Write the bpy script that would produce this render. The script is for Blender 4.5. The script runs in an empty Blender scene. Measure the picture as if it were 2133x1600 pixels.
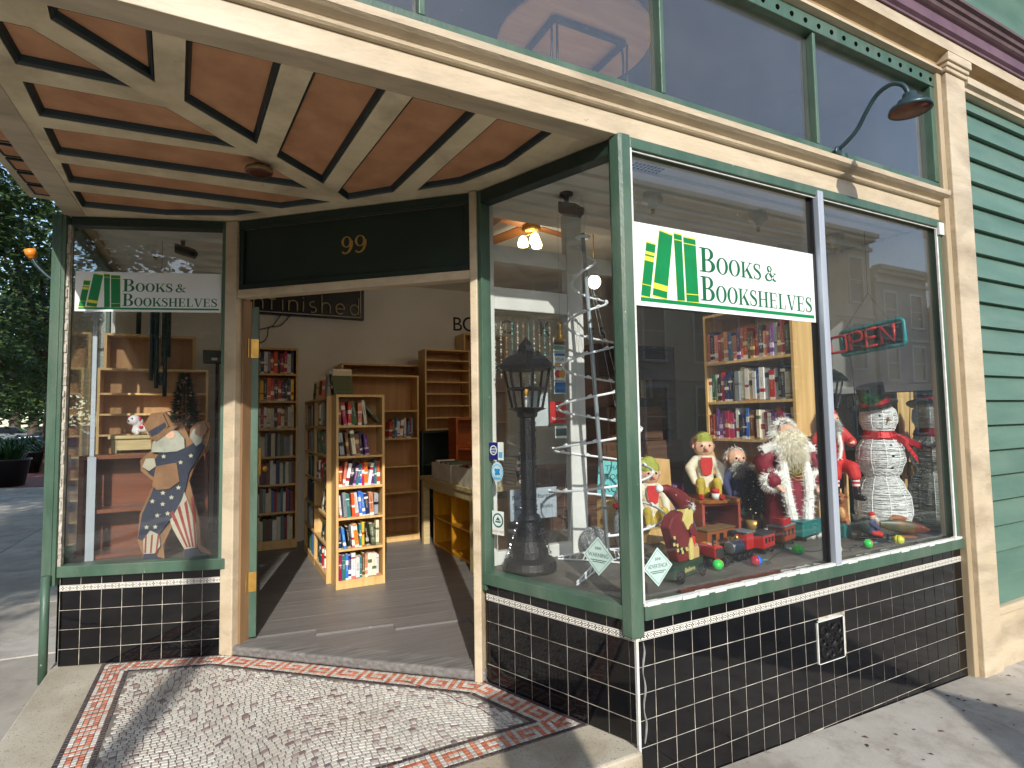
import bpy, bmesh, math, random
from math import sin, cos, pi, radians as R, sqrt, atan2
from mathutils import Vector as V, Matrix, geometry, noise as mnoise

scene = bpy.context.scene
COL = scene.collection
# ------------------------------------------------------------------ camera
cam_d = bpy.data.cameras.new('camera'); cam = bpy.data.objects.new('camera', cam_d); COL.objects.link(cam)
cam_d.sensor_fit = 'HORIZONTAL'; cam_d.sensor_width = 36.0; cam_d.lens = 1175.46 * 36.0 / 2133.0
cam_d.clip_start = 0.05; cam_d.clip_end = 1500
YAW, PIT, ROL = -0.4775, 0.0606, -0.0168
_f = V((-sin(YAW) * cos(PIT), cos(YAW) * cos(PIT), sin(PIT)))
_r = V((cos(YAW), sin(YAW), 0)); _u = _r.cross(_f)
_r2 = _r * cos(ROL) + _u * sin(ROL); _u2 = _u * cos(ROL) - _r * sin(ROL)
_m = Matrix((_r2, _u2, -_f)).transposed().to_4x4()
_m.translation = V((-1.5949, -1.9663, 1.3892))
cam.matrix_world = _m
scene.camera = cam
# ------------------------------------------------------------------ light
SUN_AZ = V((0.265, 0.964, 0)).normalized(); SUN_EL = R(30.0)
w = bpy.data.worlds.new('World'); scene.world = w; w.use_nodes = True
_nt = w.node_tree; _bg = _nt.nodes['Background']
_sky = _nt.nodes.new('ShaderNodeTexSky'); _sky.sky_type = 'NISHITA'; _sky.sun_disc = False
_sky.sun_elevation = SUN_EL; _sky.sun_rotation = atan2(-SUN_AZ.x, -SUN_AZ.y) % (2 * pi)
_sky.air_density = 1.0; _sky.dust_density = 0.8; _sky.ozone_density = 1.2
_nt.links.new(_sky.outputs[0], _bg.inputs[0]); _bg.inputs[1].default_value = 0.15
_sl = bpy.data.lights.new('sun', 'SUN'); _sl.energy = 2.6; _sl.angle = R(0.55); _sl.color = (1.0, 0.955, 0.895)
sun = bpy.data.objects.new('sun', _sl); COL.objects.link(sun); sun.location = (-6, -18, 14)
_dir = V((SUN_AZ.x * cos(SUN_EL), SUN_AZ.y * cos(SUN_EL), -sin(SUN_EL)))
sun.rotation_euler = _dir.to_track_quat('-Z', 'Y').to_euler()
scene.view_settings.view_transform = 'Standard'; scene.view_settings.look = 'None'
scene.view_settings.exposure = 0.85; scene.view_settings.gamma = 1.0; scene.view_settings.use_curve_mapping = False
cy = scene.cycles
cy.max_bounces = 9; cy.diffuse_bounces = 5; cy.glossy_bounces = 4; cy.transmission_bounces = 6; cy.transparent_max_bounces = 16
cy.sample_clamp_indirect = 6.0; cy.caustics_reflective = False; cy.caustics_refractive = False
cy.use_denoising = True

# ------------------------------------------------------------------ helpers
rnd = random.Random(7)
ORG = {}

def srgb(r, g, b):
    f = lambda c: (c / 255 / 12.92) if c / 255 <= 0.04045 else ((c / 255 + 0.055) / 1.055) ** 2.4
    return (f(r), f(g), f(b), 1.0)

class N:
    """little node-tree helper"""
    def __init__(s, name):
        s.m = bpy.data.materials.new(name); s.m.use_nodes = True; s.t = s.m.node_tree; s.t.nodes.clear()
        s.out = s.n('ShaderNodeOutputMaterial')
    def n(s, typ, **kw):
        nd = s.t.nodes.new(typ)
        for k, v in kw.items(): setattr(nd, k, v)
        return nd
    def l(s, a, b): s.t.links.new(a, b)
    def setin(s, nd, key, val):
        if hasattr(val, 'is_linked') or isinstance(val, bpy.types.NodeSocket): s.l(val, nd.inputs[key])
        else: nd.inputs[key].default_value = val
    def math(s, op, a, b=0.0, c=0.0):
        nd = s.n('ShaderNodeMath', operation=op)
        s.setin(nd, 0, a); s.setin(nd, 1, b); s.setin(nd, 2, c); return nd.outputs[0]
    def mix(s, fac, a, b, blend='MIX'):
        nd = s.n('ShaderNodeMix', data_type='RGBA', blend_type=blend)
        s.setin(nd, 0, fac); s.setin(nd, 6, a); s.setin(nd, 7, b); return nd.outputs[2]
    def coord(s, stretch=(1, 1, 1), out='Object', randshift=False, rot=(0, 0, 0)):
        tc = s.n('ShaderNodeTexCoord'); mp = s.n('ShaderNodeMapping')
        s.l(tc.outputs[out], mp.inputs[0]); mp.inputs['Scale'].default_value = stretch; mp.inputs['Rotation'].default_value = rot
        if randshift:
            oi = s.n('ShaderNodeObjectInfo'); k = s.math('MULTIPLY', oi.outputs['Random'], 37.0)
            cb = s.n('ShaderNodeCombineXYZ'); s.l(k, cb.inputs[0]); s.l(k, cb.inputs[1]); s.l(k, cb.inputs[2])
            s.l(cb.outputs[0], mp.inputs['Location'])
        return mp.outputs[0]
    def noise(s, vec, scale, detail=4, rough=0.55, dist=0.0):
        nd = s.n('ShaderNodeTexNoise'); s.l(vec, nd.inputs['Vector'])
        nd.inputs['Scale'].default_value = scale; nd.inputs['Detail'].default_value = detail
        nd.inputs['Roughness'].default_value = rough; nd.inputs['Distortion'].default_value = dist
        return nd.outputs[0]
    def ramp(s, fac, a, b):
        nd = s.n('ShaderNodeMapRange'); s.setin(nd, 0, fac); nd.inputs[1].default_value = a; nd.inputs[2].default_value = b
        return nd.outputs[0]
    def bsdf(s, col, rough=0.5, metal=0.0, spec=0.5, normal=None, coat=0.0, emis=None, estr=0.0, alpha=None):
        b = s.n('ShaderNodeBsdfPrincipled')
        s.setin(b, 'Base Color', col); s.setin(b, 'Roughness', rough); b.inputs['Metallic'].default_value = metal
        b.inputs['Specular IOR Level'].default_value = spec; b.inputs['Coat Weight'].default_value = coat
        b.inputs['Coat Roughness'].default_value = 0.08
        if normal is not None: s.l(normal, b.inputs['Normal'])
        if emis is not None: s.setin(b, 'Emission Color', emis); b.inputs['Emission Strength'].default_value = estr
        return b.outputs[0]
    def bump(s, h, strength, dist=0.01):
        nd = s.n('ShaderNodeBump'); s.setin(nd, 'Height', h); nd.inputs['Strength'].default_value = strength; nd.inputs['Distance'].default_value = dist
        return nd.outputs[0]
    def done(s, sh): s.l(sh, s.out.inputs[0]); return s.m

MATS = {}
def M(name, c, c2=None, rough=0.5, scale=6.0, detail=5, lo=0.35, hi=0.7, bump=0.0, bscale=60.0, stretch=(1, 1, 1), metal=0.0,
      spec=0.5, chips=None, coat=0.0, rand=0.0, shift=False, emis=0.0, rvar=0.12, grime=None):
    if name in MATS: return MATS[name]
    s = N(name); vec = s.coord(stretch, randshift=shift)
    n1 = s.noise(vec, scale, detail)
    c2 = c2 or tuple(x * 0.78 for x in c[:3]) + (1,)
    col = s.mix(s.ramp(n1, lo, hi), c, c2)
    if chips:                                   # (colour, scale, threshold)
        n2 = s.noise(vec, chips[1], 6, 0.65); col = s.mix(s.ramp(n2, chips[2], chips[2] + 0.03), col, chips[0])
    if grime:                                   # (colour, amount, scale, stretch): dirt streaks and smears
        gv = s.coord(grime[3], randshift=shift); n3 = s.noise(gv, grime[2], 7, .62, .4)
        col = s.mix(s.math('MULTIPLY', s.ramp(n3, .46, .74), grime[1]), col, grime[0])
    if rand:
        oi = s.n('ShaderNodeObjectInfo'); hv = s.n('ShaderNodeHueSaturation')
        s.l(s.math('MULTIPLY_ADD', oi.outputs['Random'], rand * 2, 1 - rand), hv.inputs['Value']); s.l(col, hv.inputs['Color']); col = hv.outputs[0]
    nb = s.noise(vec, bscale, 4)
    rr = s.math('MULTIPLY_ADD', nb, rvar, rough - rvar / 2)
    nrm = s.bump(nb, bump, 0.004) if bump else None
    MATS[name] = s.done(s.bsdf(col, rr, metal, spec, nrm, coat, c if emis else None, emis))
    return MATS[name]

class MB:
    def __init__(s): s.v = []; s.f = []; s.m = []
    def add(s, vs, fs, mi=0):
        o = len(s.v); s.v += [V(p) for p in vs]
        for f in fs: s.f.append(tuple(i + o for i in f)); s.m.append(mi)
        return s
    def box(s, a, b, mi=0):
        x0, y0, z0 = a; x1, y1, z1 = b
        return s.add([(x0, y0, z0), (x1, y0, z0), (x1, y1, z0), (x0, y1, z0), (x0, y0, z1), (x1, y0, z1), (x1, y1, z1), (x0, y1, z1)],
                     [(0, 3, 2, 1), (4, 5, 6, 7), (0, 1, 5, 4), (1, 2, 6, 5), (2, 3, 7, 6), (3, 0, 4, 7)], mi)
    def obox(s, c, ax, ay, az, mi=0):
        c, ax, ay, az = V(c), V(ax), V(ay), V(az)
        vs = [c + ax * i + ay * j + az * k for k in (-1, 1) for j in (-1, 1) for i in (-1, 1)]
        return s.add(vs, [(0, 2, 3, 1), (4, 5, 7, 6), (0, 1, 5, 4), (1, 3, 7, 5), (3, 2, 6, 7), (2, 0, 4, 6)], mi)
    def cyl(s, p0, p1, r0, r1=None, n=12, caps=True, mi=0):
        p0, p1 = V(p0), V(p1); r1 = r0 if r1 is None else r1
        d = (p1 - p0).normalized(); a = d.orthogonal().normalized(); b = d.cross(a)
        vs = [p0 + (a * cos(2 * pi * i / n) + b * sin(2 * pi * i / n)) * r0 for i in range(n)] + \
             [p1 + (a * cos(2 * pi * i / n) + b * sin(2 * pi * i / n)) * r1 for i in range(n)]
        fs = [(i, (i + 1) % n, n + (i + 1) % n, n + i) for i in range(n)]
        if caps: fs += [tuple(range(n - 1, -1, -1)), tuple(range(n, 2 * n))]
        return s.add(vs, fs, mi)
    def tube(s, pts, r, n=8, closed=False, mi=0, caps=True):
        pts = [V(p) for p in pts]; k = len(pts); rr = r if hasattr(r, '__len__') else [r] * k
        vs = []; prev = None
        for i, p in enumerate(pts):
            d = (pts[(i + 1) % k] - pts[i - 1]) if closed else (pts[min(i + 1, k - 1)] - pts[max(i - 1, 0)])
            d.normalize()
            a = d.orthogonal().normalized() if prev is None else (prev - d * prev.dot(d)).normalized()
            prev = a; b = d.cross(a)
            vs += [p + (a * cos(2 * pi * j / n) + b * sin(2 * pi * j / n)) * rr[i] for j in range(n)]
        fs = []
        for i in range(k if closed else k - 1):
            i2 = (i + 1) % k
            fs += [(i * n + j, i * n + (j + 1) % n, i2 * n + (j + 1) % n, i2 * n + j) for j in range(n)]
        if caps and not closed: fs += [tuple(range(n - 1, -1, -1)), tuple(range((k - 1) * n, k * n))]
        return s.add(vs, fs, mi)
    def lathe(s, prof, c=(0, 0, 0), n=24, mi=0, axis=None, sx=1.0, sy=1.0):
        c = V(c); q = axis.to_track_quat('Z', 'Y') if axis is not None else None
        vs = []
        for r, z in prof:
            for i in range(n):
                p = V((r * cos(2 * pi * i / n) * sx, r * sin(2 * pi * i / n) * sy, z))
                vs.append(c + (q @ p if q else p))
        fs = [(k * n + i, k * n + (i + 1) % n, (k + 1) * n + (i + 1) % n, (k + 1) * n + i) for k in range(len(prof) - 1) for i in range(n)]
        if prof[0][0] > 1e-5: fs.append(tuple(range(n - 1, -1, -1)))
        if prof[-1][0] > 1e-5: fs.append(tuple(range((len(prof) - 1) * n, len(prof) * n)))
        return s.add(vs, fs, mi)
    def ell(s, c, r, n=16, m=10, mi=0, rot=None):
        c = V(c); r = (r, r, r) if not hasattr(r, '__len__') else r; vs = []
        for k in range(m + 1):
            t = pi * k / m; z = -cos(t); q = max(sin(t), 0.02)
            for i in range(n):
                p = V((r[0] * q * cos(2 * pi * i / n), r[1] * q * sin(2 * pi * i / n), r[2] * z))
                vs.append(c + (rot @ p if rot else p))
        fs = [(k * n + i, k * n + (i + 1) % n, (k + 1) * n + (i + 1) % n, (k + 1) * n + i) for k in range(m) for i in range(n)]
        fs += [tuple(range(n - 1, -1, -1)), tuple(range(m * n, (m + 1) * n))]
        return s.add(vs, fs, mi)
    def cap(s, p0, p1, r0, r1, n=12, mi=0):
        """limb: capsule"""
        s.cyl(p0, p1, r0, r1, n, False, mi); s.ell(p0, r0, n, 8, mi); return s.ell(p1, r1, n, 8, mi)
    def prism(s, poly, o, u, v, d0, d1, mi=0, holes=()):
        """2D polygon (with holes) in frame o,u,v extruded along u x v from d0 to d1"""
        o, u, v = V(o), V(u), V(v); nrm = u.cross(v)
        loops = [list(poly)] + [list(h) for h in holes]
        flat = [p for lp in loops for p in lp]; k = len(flat)
        tris = geometry.tessellate_polygon([[V((p[0], p[1], 0)) for p in lp] for lp in loops])
        vs = [o + u * p[0] + v * p[1] + nrm * d0 for p in flat] + [o + u * p[0] + v * p[1] + nrm * d1 for p in flat]
        fs = []
        for t in tris:
            a, b, c = (V(flat[i]) for i in t)
            t = t if (b - a).cross(c - a) > 0 else t[::-1]
            fs.append(tuple(i + k for i in t)); fs.append(tuple(t[::-1]))
        o2 = 0
        for li, lp in enumerate(loops):
            ar = sum(lp[i][0] * lp[(i + 1) % len(lp)][1] - lp[(i + 1) % len(lp)][0] * lp[i][1] for i in range(len(lp)))
            for i in range(len(lp)):
                a, b = o2 + i, o2 + (i + 1) % len(lp)
                q = (a, b, b + k, a + k)
                fs.append(q if (ar > 0) == (li == 0) else q[::-1])
            o2 += len(lp)
        return s.add(vs, fs, mi)
    def tuft(s, p, d, L, wd, mi=0):
        p, d = V(p), V(d).normalized(); a = d.orthogonal().normalized(); b = d.cross(a)
        return s.add([p + a * wd, p - a * wd * .5 + b * wd * .87, p - a * wd * .5 - b * wd * .87, p + d * L], [(0, 1, 3), (1, 2, 3), (2, 0, 3)], mi)
    def build(s, name, mat, parent=None, smooth=False, bev=0.0, org=None, remesh=0.0, kind=None, seg=2):
        me = bpy.data.meshes.new(name)
        o0 = ORG.get(parent.name, V((0, 0, 0))) if parent else (V(org) if org is not None else V((0, 0, 0)))
        me.from_pydata([tuple(p - o0) for p in s.v], [], s.f)
        mats = mat if isinstance(mat, (list, tuple)) else [mat]
        for m in mats: me.materials.append(m)
        if len(mats) > 1: me.polygons.foreach_set('material_index', s.m)
        if smooth: me.polygons.foreach_set('use_smooth', [True] * len(me.polygons))
        me.update(); me.validate()
        ob = bpy.data.objects.new(name, me); COL.objects.link(ob)
        if parent: ob.parent = parent; ORG[ob.name] = o0
        else: ob.location = o0; ORG[ob.name] = o0
        if remesh:
            md = ob.modifiers.new('remesh', 'REMESH'); md.mode = 'VOXEL'; md.voxel_size = remesh; md.use_smooth_shade = True
            sm = ob.modifiers.new('smooth', 'SMOOTH'); sm.iterations = 3; sm.factor = 0.5
        if bev:
            md = ob.modifiers.new('bevel', 'BEVEL'); md.width = bev; md.segments = seg; md.limit_method = 'ANGLE'; md.angle_limit = R(40)
        if kind: ob['kind'] = kind
        return ob

def tag(o, label=None, cat=None, group=None, kind=None):
    if label: o['label'] = label
    if cat: o['category'] = cat
    if group: o['group'] = group
    if kind: o['kind'] = kind
    return o

def thing(name, label, cat, loc=(0, 0, 0), group=None):
    o = bpy.data.objects.new(name, None); COL.objects.link(o); o.location = loc; o.empty_display_size = 0.1
    ORG[o.name] = V(loc); return tag(o, label, cat, group)

def put(name, me, parent, loc, rotz=0.0, scale=(1, 1, 1), rot=None):
    """an object sharing mesh data; loc in world"""
    o = bpy.data.objects.new(name, me); COL.objects.link(o)
    o0 = ORG.get(parent.name, V((0, 0, 0))) if parent else V((0, 0, 0))
    if parent: o.parent = parent
    o.location = V(loc) - o0; o.rotation_euler = rot or (0, 0, rotz); o.scale = scale
    ORG[o.name] = V(loc); return o

def meshdata(mb, name, mats, smooth=False):
    me = bpy.data.meshes.new(name); me.from_pydata([tuple(p) for p in mb.v], [], mb.f)
    for m in (mats if isinstance(mats, (list, tuple)) else [mats]): me.materials.append(m)
    me.polygons.foreach_set('material_index', mb.m)
    if smooth: me.polygons.foreach_set('use_smooth', [True] * len(me.polygons))
    me.update(); return me

def bevbox(sx, sy, sz, b):
    """box centred on origin with chamfered edges on the -y (front) side: cheap tile"""
    x, z = sx / 2, sz / 2
    vs = [(-x, sy, -z), (x, sy, -z), (x, sy, z), (-x, sy, z), (-x, b, -z), (x, b, -z), (x, b, z), (-x, b, z),
          (-x + b, 0, -z + b), (x - b, 0, -z + b), (x - b, 0, z - b), (-x + b, 0, z - b)]
    fs = [(0, 3, 2, 1), (8, 9, 10, 11)] + [(i, (i + 1) % 4, 4 + (i + 1) % 4, 4 + i) for i in range(4)] + [(4 + i, 4 + (i + 1) % 4, 8 + (i + 1) % 4, 8 + i) for i in range(4)]
    return MB().add(vs, fs)

class Fr:
    """vertical wall frame: s along, d inwards, z up"""
    def __init__(s, P, Q, inward):
        s.P = V((P[0], P[1], 0)); q = V((Q[0], Q[1], 0)); s.len = (q - s.P).length; s.u = (q - s.P).normalized()
        n = V((-s.u.y, s.u.x, 0)); s.n = n if n.dot(V((inward[0], inward[1], 0))) > 0 else -n
        s.ang = atan2(s.u.y, s.u.x)
    def p(s, a, d, z): return s.P + s.u * a + s.n * d + V((0, 0, z))
    def box(s, mb, s0, s1, d0, d1, z0, z1, mi=0):
        c = s.p((s0 + s1) / 2, (d0 + d1) / 2, (z0 + z1) / 2)
        return mb.obox(c, s.u * (s1 - s0) / 2, s.n * (d1 - d0) / 2, V((0, 0, (z1 - z0) / 2)), mi)

def smoothpath(pts, k=6):
    pts = [V(p) for p in pts]; out = []
    for i in range(len(pts) - 1):
        p0, p1, p2, p3 = pts[max(i - 1, 0)], pts[i], pts[i + 1], pts[min(i + 2, len(pts) - 1)]
        for j in range(k):
            t = j / k
            out.append(0.5 * ((2 * p1) + (p2 - p0) * t + (2 * p0 - 5 * p1 + 4 * p2 - p3) * t * t + (3 * p1 - p0 - 3 * p2 + p3) * t ** 3))
    return out + [pts[-1]]

ORD = ['', 'first', 'second', 'third', 'fourth', 'fifth', 'sixth', 'seventh', 'eighth', 'ninth', 'tenth', 'eleventh', 'twelfth', 'thirteenth', 'fourteenth',
       'fifteenth', 'sixteenth', 'seventeenth', 'eighteenth', 'nineteenth', 'twentieth', 'twenty-first', 'twenty-second', 'twenty-third', 'twenty-fourth',
       'twenty-fifth', 'twenty-sixth', 'twenty-seventh', 'twenty-eighth', 'twenty-ninth', 'thirtieth']
# ------------------------------------------------------------------ materials
CHIP = srgb(225, 220, 205)
GREEN = M('green_paint', srgb(74, 102, 84), srgb(58, 84, 68), 0.42, 5, chips=(CHIP, 48, 0.715), grime=(srgb(120, 128, 112), .45, 5, (1, 1, .25)), bump=0.4, bscale=90, stretch=(1, 1, .5), shift=True)
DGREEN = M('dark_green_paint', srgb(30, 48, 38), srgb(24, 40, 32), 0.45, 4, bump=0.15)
SIDING = M('siding_green', srgb(92, 122, 106), srgb(76, 106, 92), 0.5, 4, chips=(srgb(150, 170, 156), 55, 0.73), grime=(srgb(110, 128, 112), .5, 3, (.5, 1, 1.5)), bump=0.3, bscale=120, stretch=(.3, 1, 2), rand=.05, shift=True)
CREAM = M('cream_paint', srgb(206, 190, 162), srgb(190, 172, 142), 0.5, 3.5, chips=(srgb(140, 118, 92), 30, 0.69), grime=(srgb(132, 116, 94), .65, 5.5, (.3, 1, 1)), bump=0.6, bscale=60, stretch=(.3, 1, 1.2))
CREAMD = M('soffit_cream', srgb(234, 218, 182), srgb(210, 192, 156), 0.6, 5, grime=(srgb(120, 104, 82), .6, 3, (1, 1, 1)), chips=(srgb(110, 95, 75), 26, 0.70), bump=0.3)
BROWN = M('soffit_brown', srgb(206, 152, 112), srgb(180, 128, 92), 0.65, 7, chips=(srgb(80, 52, 38), 45, 0.735), bump=0.3)
MOULD = M('soffit_mould', srgb(44, 56, 54), srgb(34, 44, 44), 0.5, 9)
PURPLE = M('purple_paint', srgb(112, 84, 92), srgb(96, 70, 80), 0.5, 6)
PUTTY = M('white_putty', srgb(228, 228, 222), srgb(200, 200, 192), 0.6, 20, bump=0.4)
ALU = M('aluminium', srgb(176, 184, 192), srgb(158, 166, 176), 0.4, 30, stretch=(1, 1, .05), metal=0.1)
WHITEP = M('white_paint', srgb(226, 226, 220), srgb(204, 203, 196), 0.55, 4, chips=(srgb(150, 145, 135), 45, 0.74), bump=0.2)
WALLW = M('interior_white', srgb(238, 236, 230), srgb(226, 222, 214), 0.7, 1.6, bump=0.15)
CEILW = M('ceiling_white', srgb(238, 237, 230), srgb(224, 222, 212), 0.7, 2.2)
PINE = M('pine', srgb(226, 190, 128), srgb(198, 156, 96), 0.45, 3, stretch=(9, 9, .7), lo=.3, hi=.75, chips=(srgb(150, 100, 58), 7, 0.76), rand=.05)
PINEB = M('pine_back', srgb(190, 146, 98), srgb(164, 120, 76), 0.55, 3, stretch=(7, 7, .5), lo=.3, hi=.75, rand=.05)
WALNUT = M('walnut', srgb(128, 72, 44), srgb(96, 50, 30), 0.35, 3, stretch=(1, 8, 8))
ORANGEW = M('orange_wood', srgb(186, 96, 36), srgb(150, 70, 24), 0.35, 3, stretch=(1, 1, 8))
YELLOWW = M('yellow_wood', srgb(214, 154, 40), srgb(186, 124, 26), 0.35, 4, stretch=(6, 6, .6))
REDW = M('red_stained_wood', srgb(168, 78, 62), srgb(140, 60, 48), 0.45, 4)
OLIVEW = M('unpainted_table', srgb(196, 176, 128), srgb(170, 150, 104), 0.55, 5, stretch=(1, 6, 6))
GREYFL = M('grey_floor_paint', srgb(122, 118, 114), srgb(104, 100, 97), 0.42, 5, stretch=(.5, 8, 1), chips=(srgb(190, 176, 154), 26, 0.70), rand=.05, bump=0.3, bscale=30, shift=True)
DISPFL = M('display_floor', srgb(104, 98, 90), srgb(80, 76, 70), 0.6, 5, bump=0.2)
BLACK = M('black_plastic', srgb(22, 22, 24), srgb(30, 30, 33), 0.4)
BLACKM = M('black_metal', srgb(28, 28, 30), srgb(40, 40, 42), 0.4, metal=.5)
PEWTER = M('teal_enamel', srgb(60, 80, 84), srgb(46, 64, 68), 0.35, 12, metal=.3, bump=.1)
BRASS = M('brass', srgb(202, 160, 84), srgb(170, 128, 60), 0.35, 12, metal=.85)
GOLD = M('gold_paint', srgb(206, 170, 96), srgb(180, 144, 76), 0.35, 30, metal=.5)
RUST = M('rusty_rim', srgb(120, 66, 46), srgb(82, 44, 32), 0.6, 25)
ASPH = M('asphalt', srgb(74, 74, 76), srgb(58, 58, 60), 0.85, 1.2, bump=.5, bscale=150)
STONE = M('terrazzo_stone', srgb(196, 188, 168), srgb(172, 162, 140), 0.6, 3, chips=(srgb(112, 98, 78), 110, 0.6), grime=(srgb(128, 108, 80), .7, 2.4, (1, 1, 1)), bump=.35, bscale=160)
BRICKP = M('brick_paving', srgb(150, 92, 76), srgb(124, 74, 62), 0.8, 9, bump=.3)
KERB = M('kerb_concrete', srgb(168, 162, 152), srgb(146, 140, 130), 0.8, 4, bump=.3)

def _concrete():
    s = N('sidewalk_concrete'); vec = s.coord(randshift=True)
    n1 = s.noise(vec, 1.1, 6, .6); n2 = s.noise(vec, 7, 6, .65); n3 = s.noise(vec, 190, 3)
    col = s.mix(s.ramp(n1, .35, .68), srgb(188, 182, 170), srgb(146, 138, 124))
    col = s.mix(s.math('MULTIPLY', s.ramp(n2, .48, .70), .6), col, srgb(130, 122, 108))
    col = s.mix(s.math('MULTIPLY', s.ramp(n3, .58, .7), .45), col, srgb(110, 104, 96))
    n4 = s.noise(vec, 16, 3, .4); col = s.mix(s.math('MULTIPLY', s.ramp(n4, .70, .73), .35), col, srgb(84, 78, 72))
    return s.done(s.bsdf(col, .8, normal=s.bump(n3, .35, .004)))
CONC = _concrete()

def _tile():
    s = N('black_glazed_tile'); vec = s.coord(randshift=True)
    n1 = s.noise(vec, 9, 4); n2 = s.noise(vec, 60, 6, .7); n3 = s.noise(vec, 5, 2)
    col = s.mix(s.ramp(n1, .4, .7), (.003, .003, .004, 1), (.007, .0065, .007, 1))
    col = s.mix(s.math('MULTIPLY', s.ramp(n2, .73, .76), .5), col, srgb(205, 200, 190))
    rg = s.math('MULTIPLY_ADD', s.ramp(n2, .4, .7), .08, .03)
    return s.done(s.bsdf(col, rg, normal=s.bump(n3, .10, .01)))
TILE = _tile()
GROUT = M('grout', srgb(206, 198, 182), srgb(120, 112, 100), 0.85, 14, bump=.3)

def _glass(name, f0=.05, tint=(.93, .96, .95, 1), dirt=.012):
    s = N(name); lw = s.n('ShaderNodeLayerWeight'); lw.inputs[0].default_value = .5
    f = s.math('MULTIPLY_ADD', s.math('POWER', lw.outputs['Facing'], 5.0), 1 - f0, f0)
    tr = s.n('ShaderNodeBsdfTransparent'); tr.inputs[0].default_value = tint
    gl = s.n('ShaderNodeBsdfGlossy'); gl.inputs['Roughness'].default_value = 0.0; gl.inputs[0].default_value = (1, 1, 1, 1)
    vec = s.coord(); nz = s.noise(vec, .9, 2); s.l(s.bump(nz, .03, .02), gl.inputs['Normal'])
    mx = s.n('ShaderNodeMixShader'); s.l(f, mx.inputs[0]); s.l(tr.outputs[0], mx.inputs[1]); s.l(gl.outputs[0], mx.inputs[2])
    # dust film and specks on the pane; on the transoms also a pale veil
    df = s.n('ShaderNodeBsdfDiffuse'); df.inputs[0].default_value = srgb(200, 200, 196)
    d1 = s.noise(vec, 4, 6, .7); d2 = s.noise(vec, 60, 3, .5)
    dm = s.math('ADD', s.math('MULTIPLY', s.math('MULTIPLY_ADD', s.ramp(d1, .35, .8), .35, .65), dirt), s.math('MULTIPLY', s.ramp(d2, .76, .78), .5))
    m2 = s.n('ShaderNodeMixShader'); s.l(dm, m2.inputs[0]); s.l(mx.outputs[0], m2.inputs[1]); s.l(df.outputs[0], m2.inputs[2])
    return s.done(m2.outputs[0])
GLASS = _glass('window_glass', .05, (.97, .985, .98, 1), dirt=.012)
GLASSD = _glass('veiled_transom_glass', .06, (.94, .95, .96, 1), .045)  # stronger film puts a milky veil like reflected sky into the panes
BULBGL = _glass('clear_bulb_glass', .05, dirt=0)
MIRROR = N('mirror'); MIRROR = MIRROR.done(MIRROR.bsdf((.8, .84, .8, 1), .02, 1.0))

def _trim():
    s = N('patterned_trim'); tc = s.n('ShaderNodeTexCoord'); sp = s.n('ShaderNodeSeparateXYZ'); s.l(tc.outputs['Object'], sp.inputs[0])
    x, z = sp.outputs[0], sp.outputs[2]
    fx = s.math('ABSOLUTE', s.math('MULTIPLY', s.math('SUBTRACT', s.math('FRACT', s.math('MULTIPLY_ADD', x, 1 / .0375, 50)), .5), .0375))
    az = s.math('ABSOLUTE', z); dsum = s.math('ADD', fx, az)
    dia = s.math('MULTIPLY', s.math('LESS_THAN', dsum, .0108), s.math('GREATER_THAN', s.math('ABSOLUTE', s.math('SUBTRACT', fx, az)), .0013))
    lnk = s.math('MULTIPLY', s.math('GREATER_THAN', fx, .0115), s.math('MULTIPLY', s.math('GREATER_THAN', az, .0022), s.math('LESS_THAN', az, .0062)))
    edge = s.math('MULTIPLY', s.math('GREATER_THAN', az, .0110), s.math('LESS_THAN', az, .0134))
    msk = s.math('MAXIMUM', s.math('MAXIMUM', dia, lnk), edge)
    return s.done(s.bsdf(s.mix(msk, srgb(236, 232, 220), srgb(34, 36, 34)), .25))
TRIM = _trim()

def _vcol(name, rough=.5, attr='Col', bump=0.0, dirt=None):
    s = N(name); a = s.n('ShaderNodeVertexColor'); a.layer_name = attr
    col = a.outputs[0]
    if dirt:
        nz = s.noise(s.coord(), 2.2, 6, .65); col = s.mix(s.math('MULTIPLY', s.ramp(nz, .45, .75), dirt), col, srgb(140, 118, 92))
    return s.done(s.bsdf(col, rough))
VCOL = _vcol('tessera_mix', .45, dirt=.4)
# ------------------------------------------------------------------ ground
C0 = V((0, 0)); JR = V((-.32, .85)); JL = V((-1.543, 1.947)); LC = V((-2.442, 2.25))
FF = Fr((0, 0), (3, 0), (0, 1)); FR = Fr(JR, C0, (1, .3)); FL = Fr(LC, JL, (.3, 1)); FD = Fr(JL, JR, (.7, .7))
ZT, ZS, ZSILL, ZSB, ZI, ZW = .425, 2.654, .573, .513, .05, 2.60
def gz(x, y): return -.207 - .03 * max(min(x, 9), -7) + .03 * max(min(y, 2.3), -4)

mb = MB(); nx = 40
xs = [-400, -120, -40, -20, -12, -7, -4, 0, 4, 9, 16, 30, 80, 400]; ys = [-400, -120, -40, -18, -8, -4, 0, 2.3, 6, 12, 25, 60, 150, 400]
mb.add([(x, y, gz(x, y) - .16) for y in ys for x in xs], [(j * 14 + i, j * 14 + i + 1, j * 14 + i + 15, j * 14 + i + 14) for j in range(13) for i in range(13)])
tag(mb.build('ground', ASPH), kind='structure')

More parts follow.
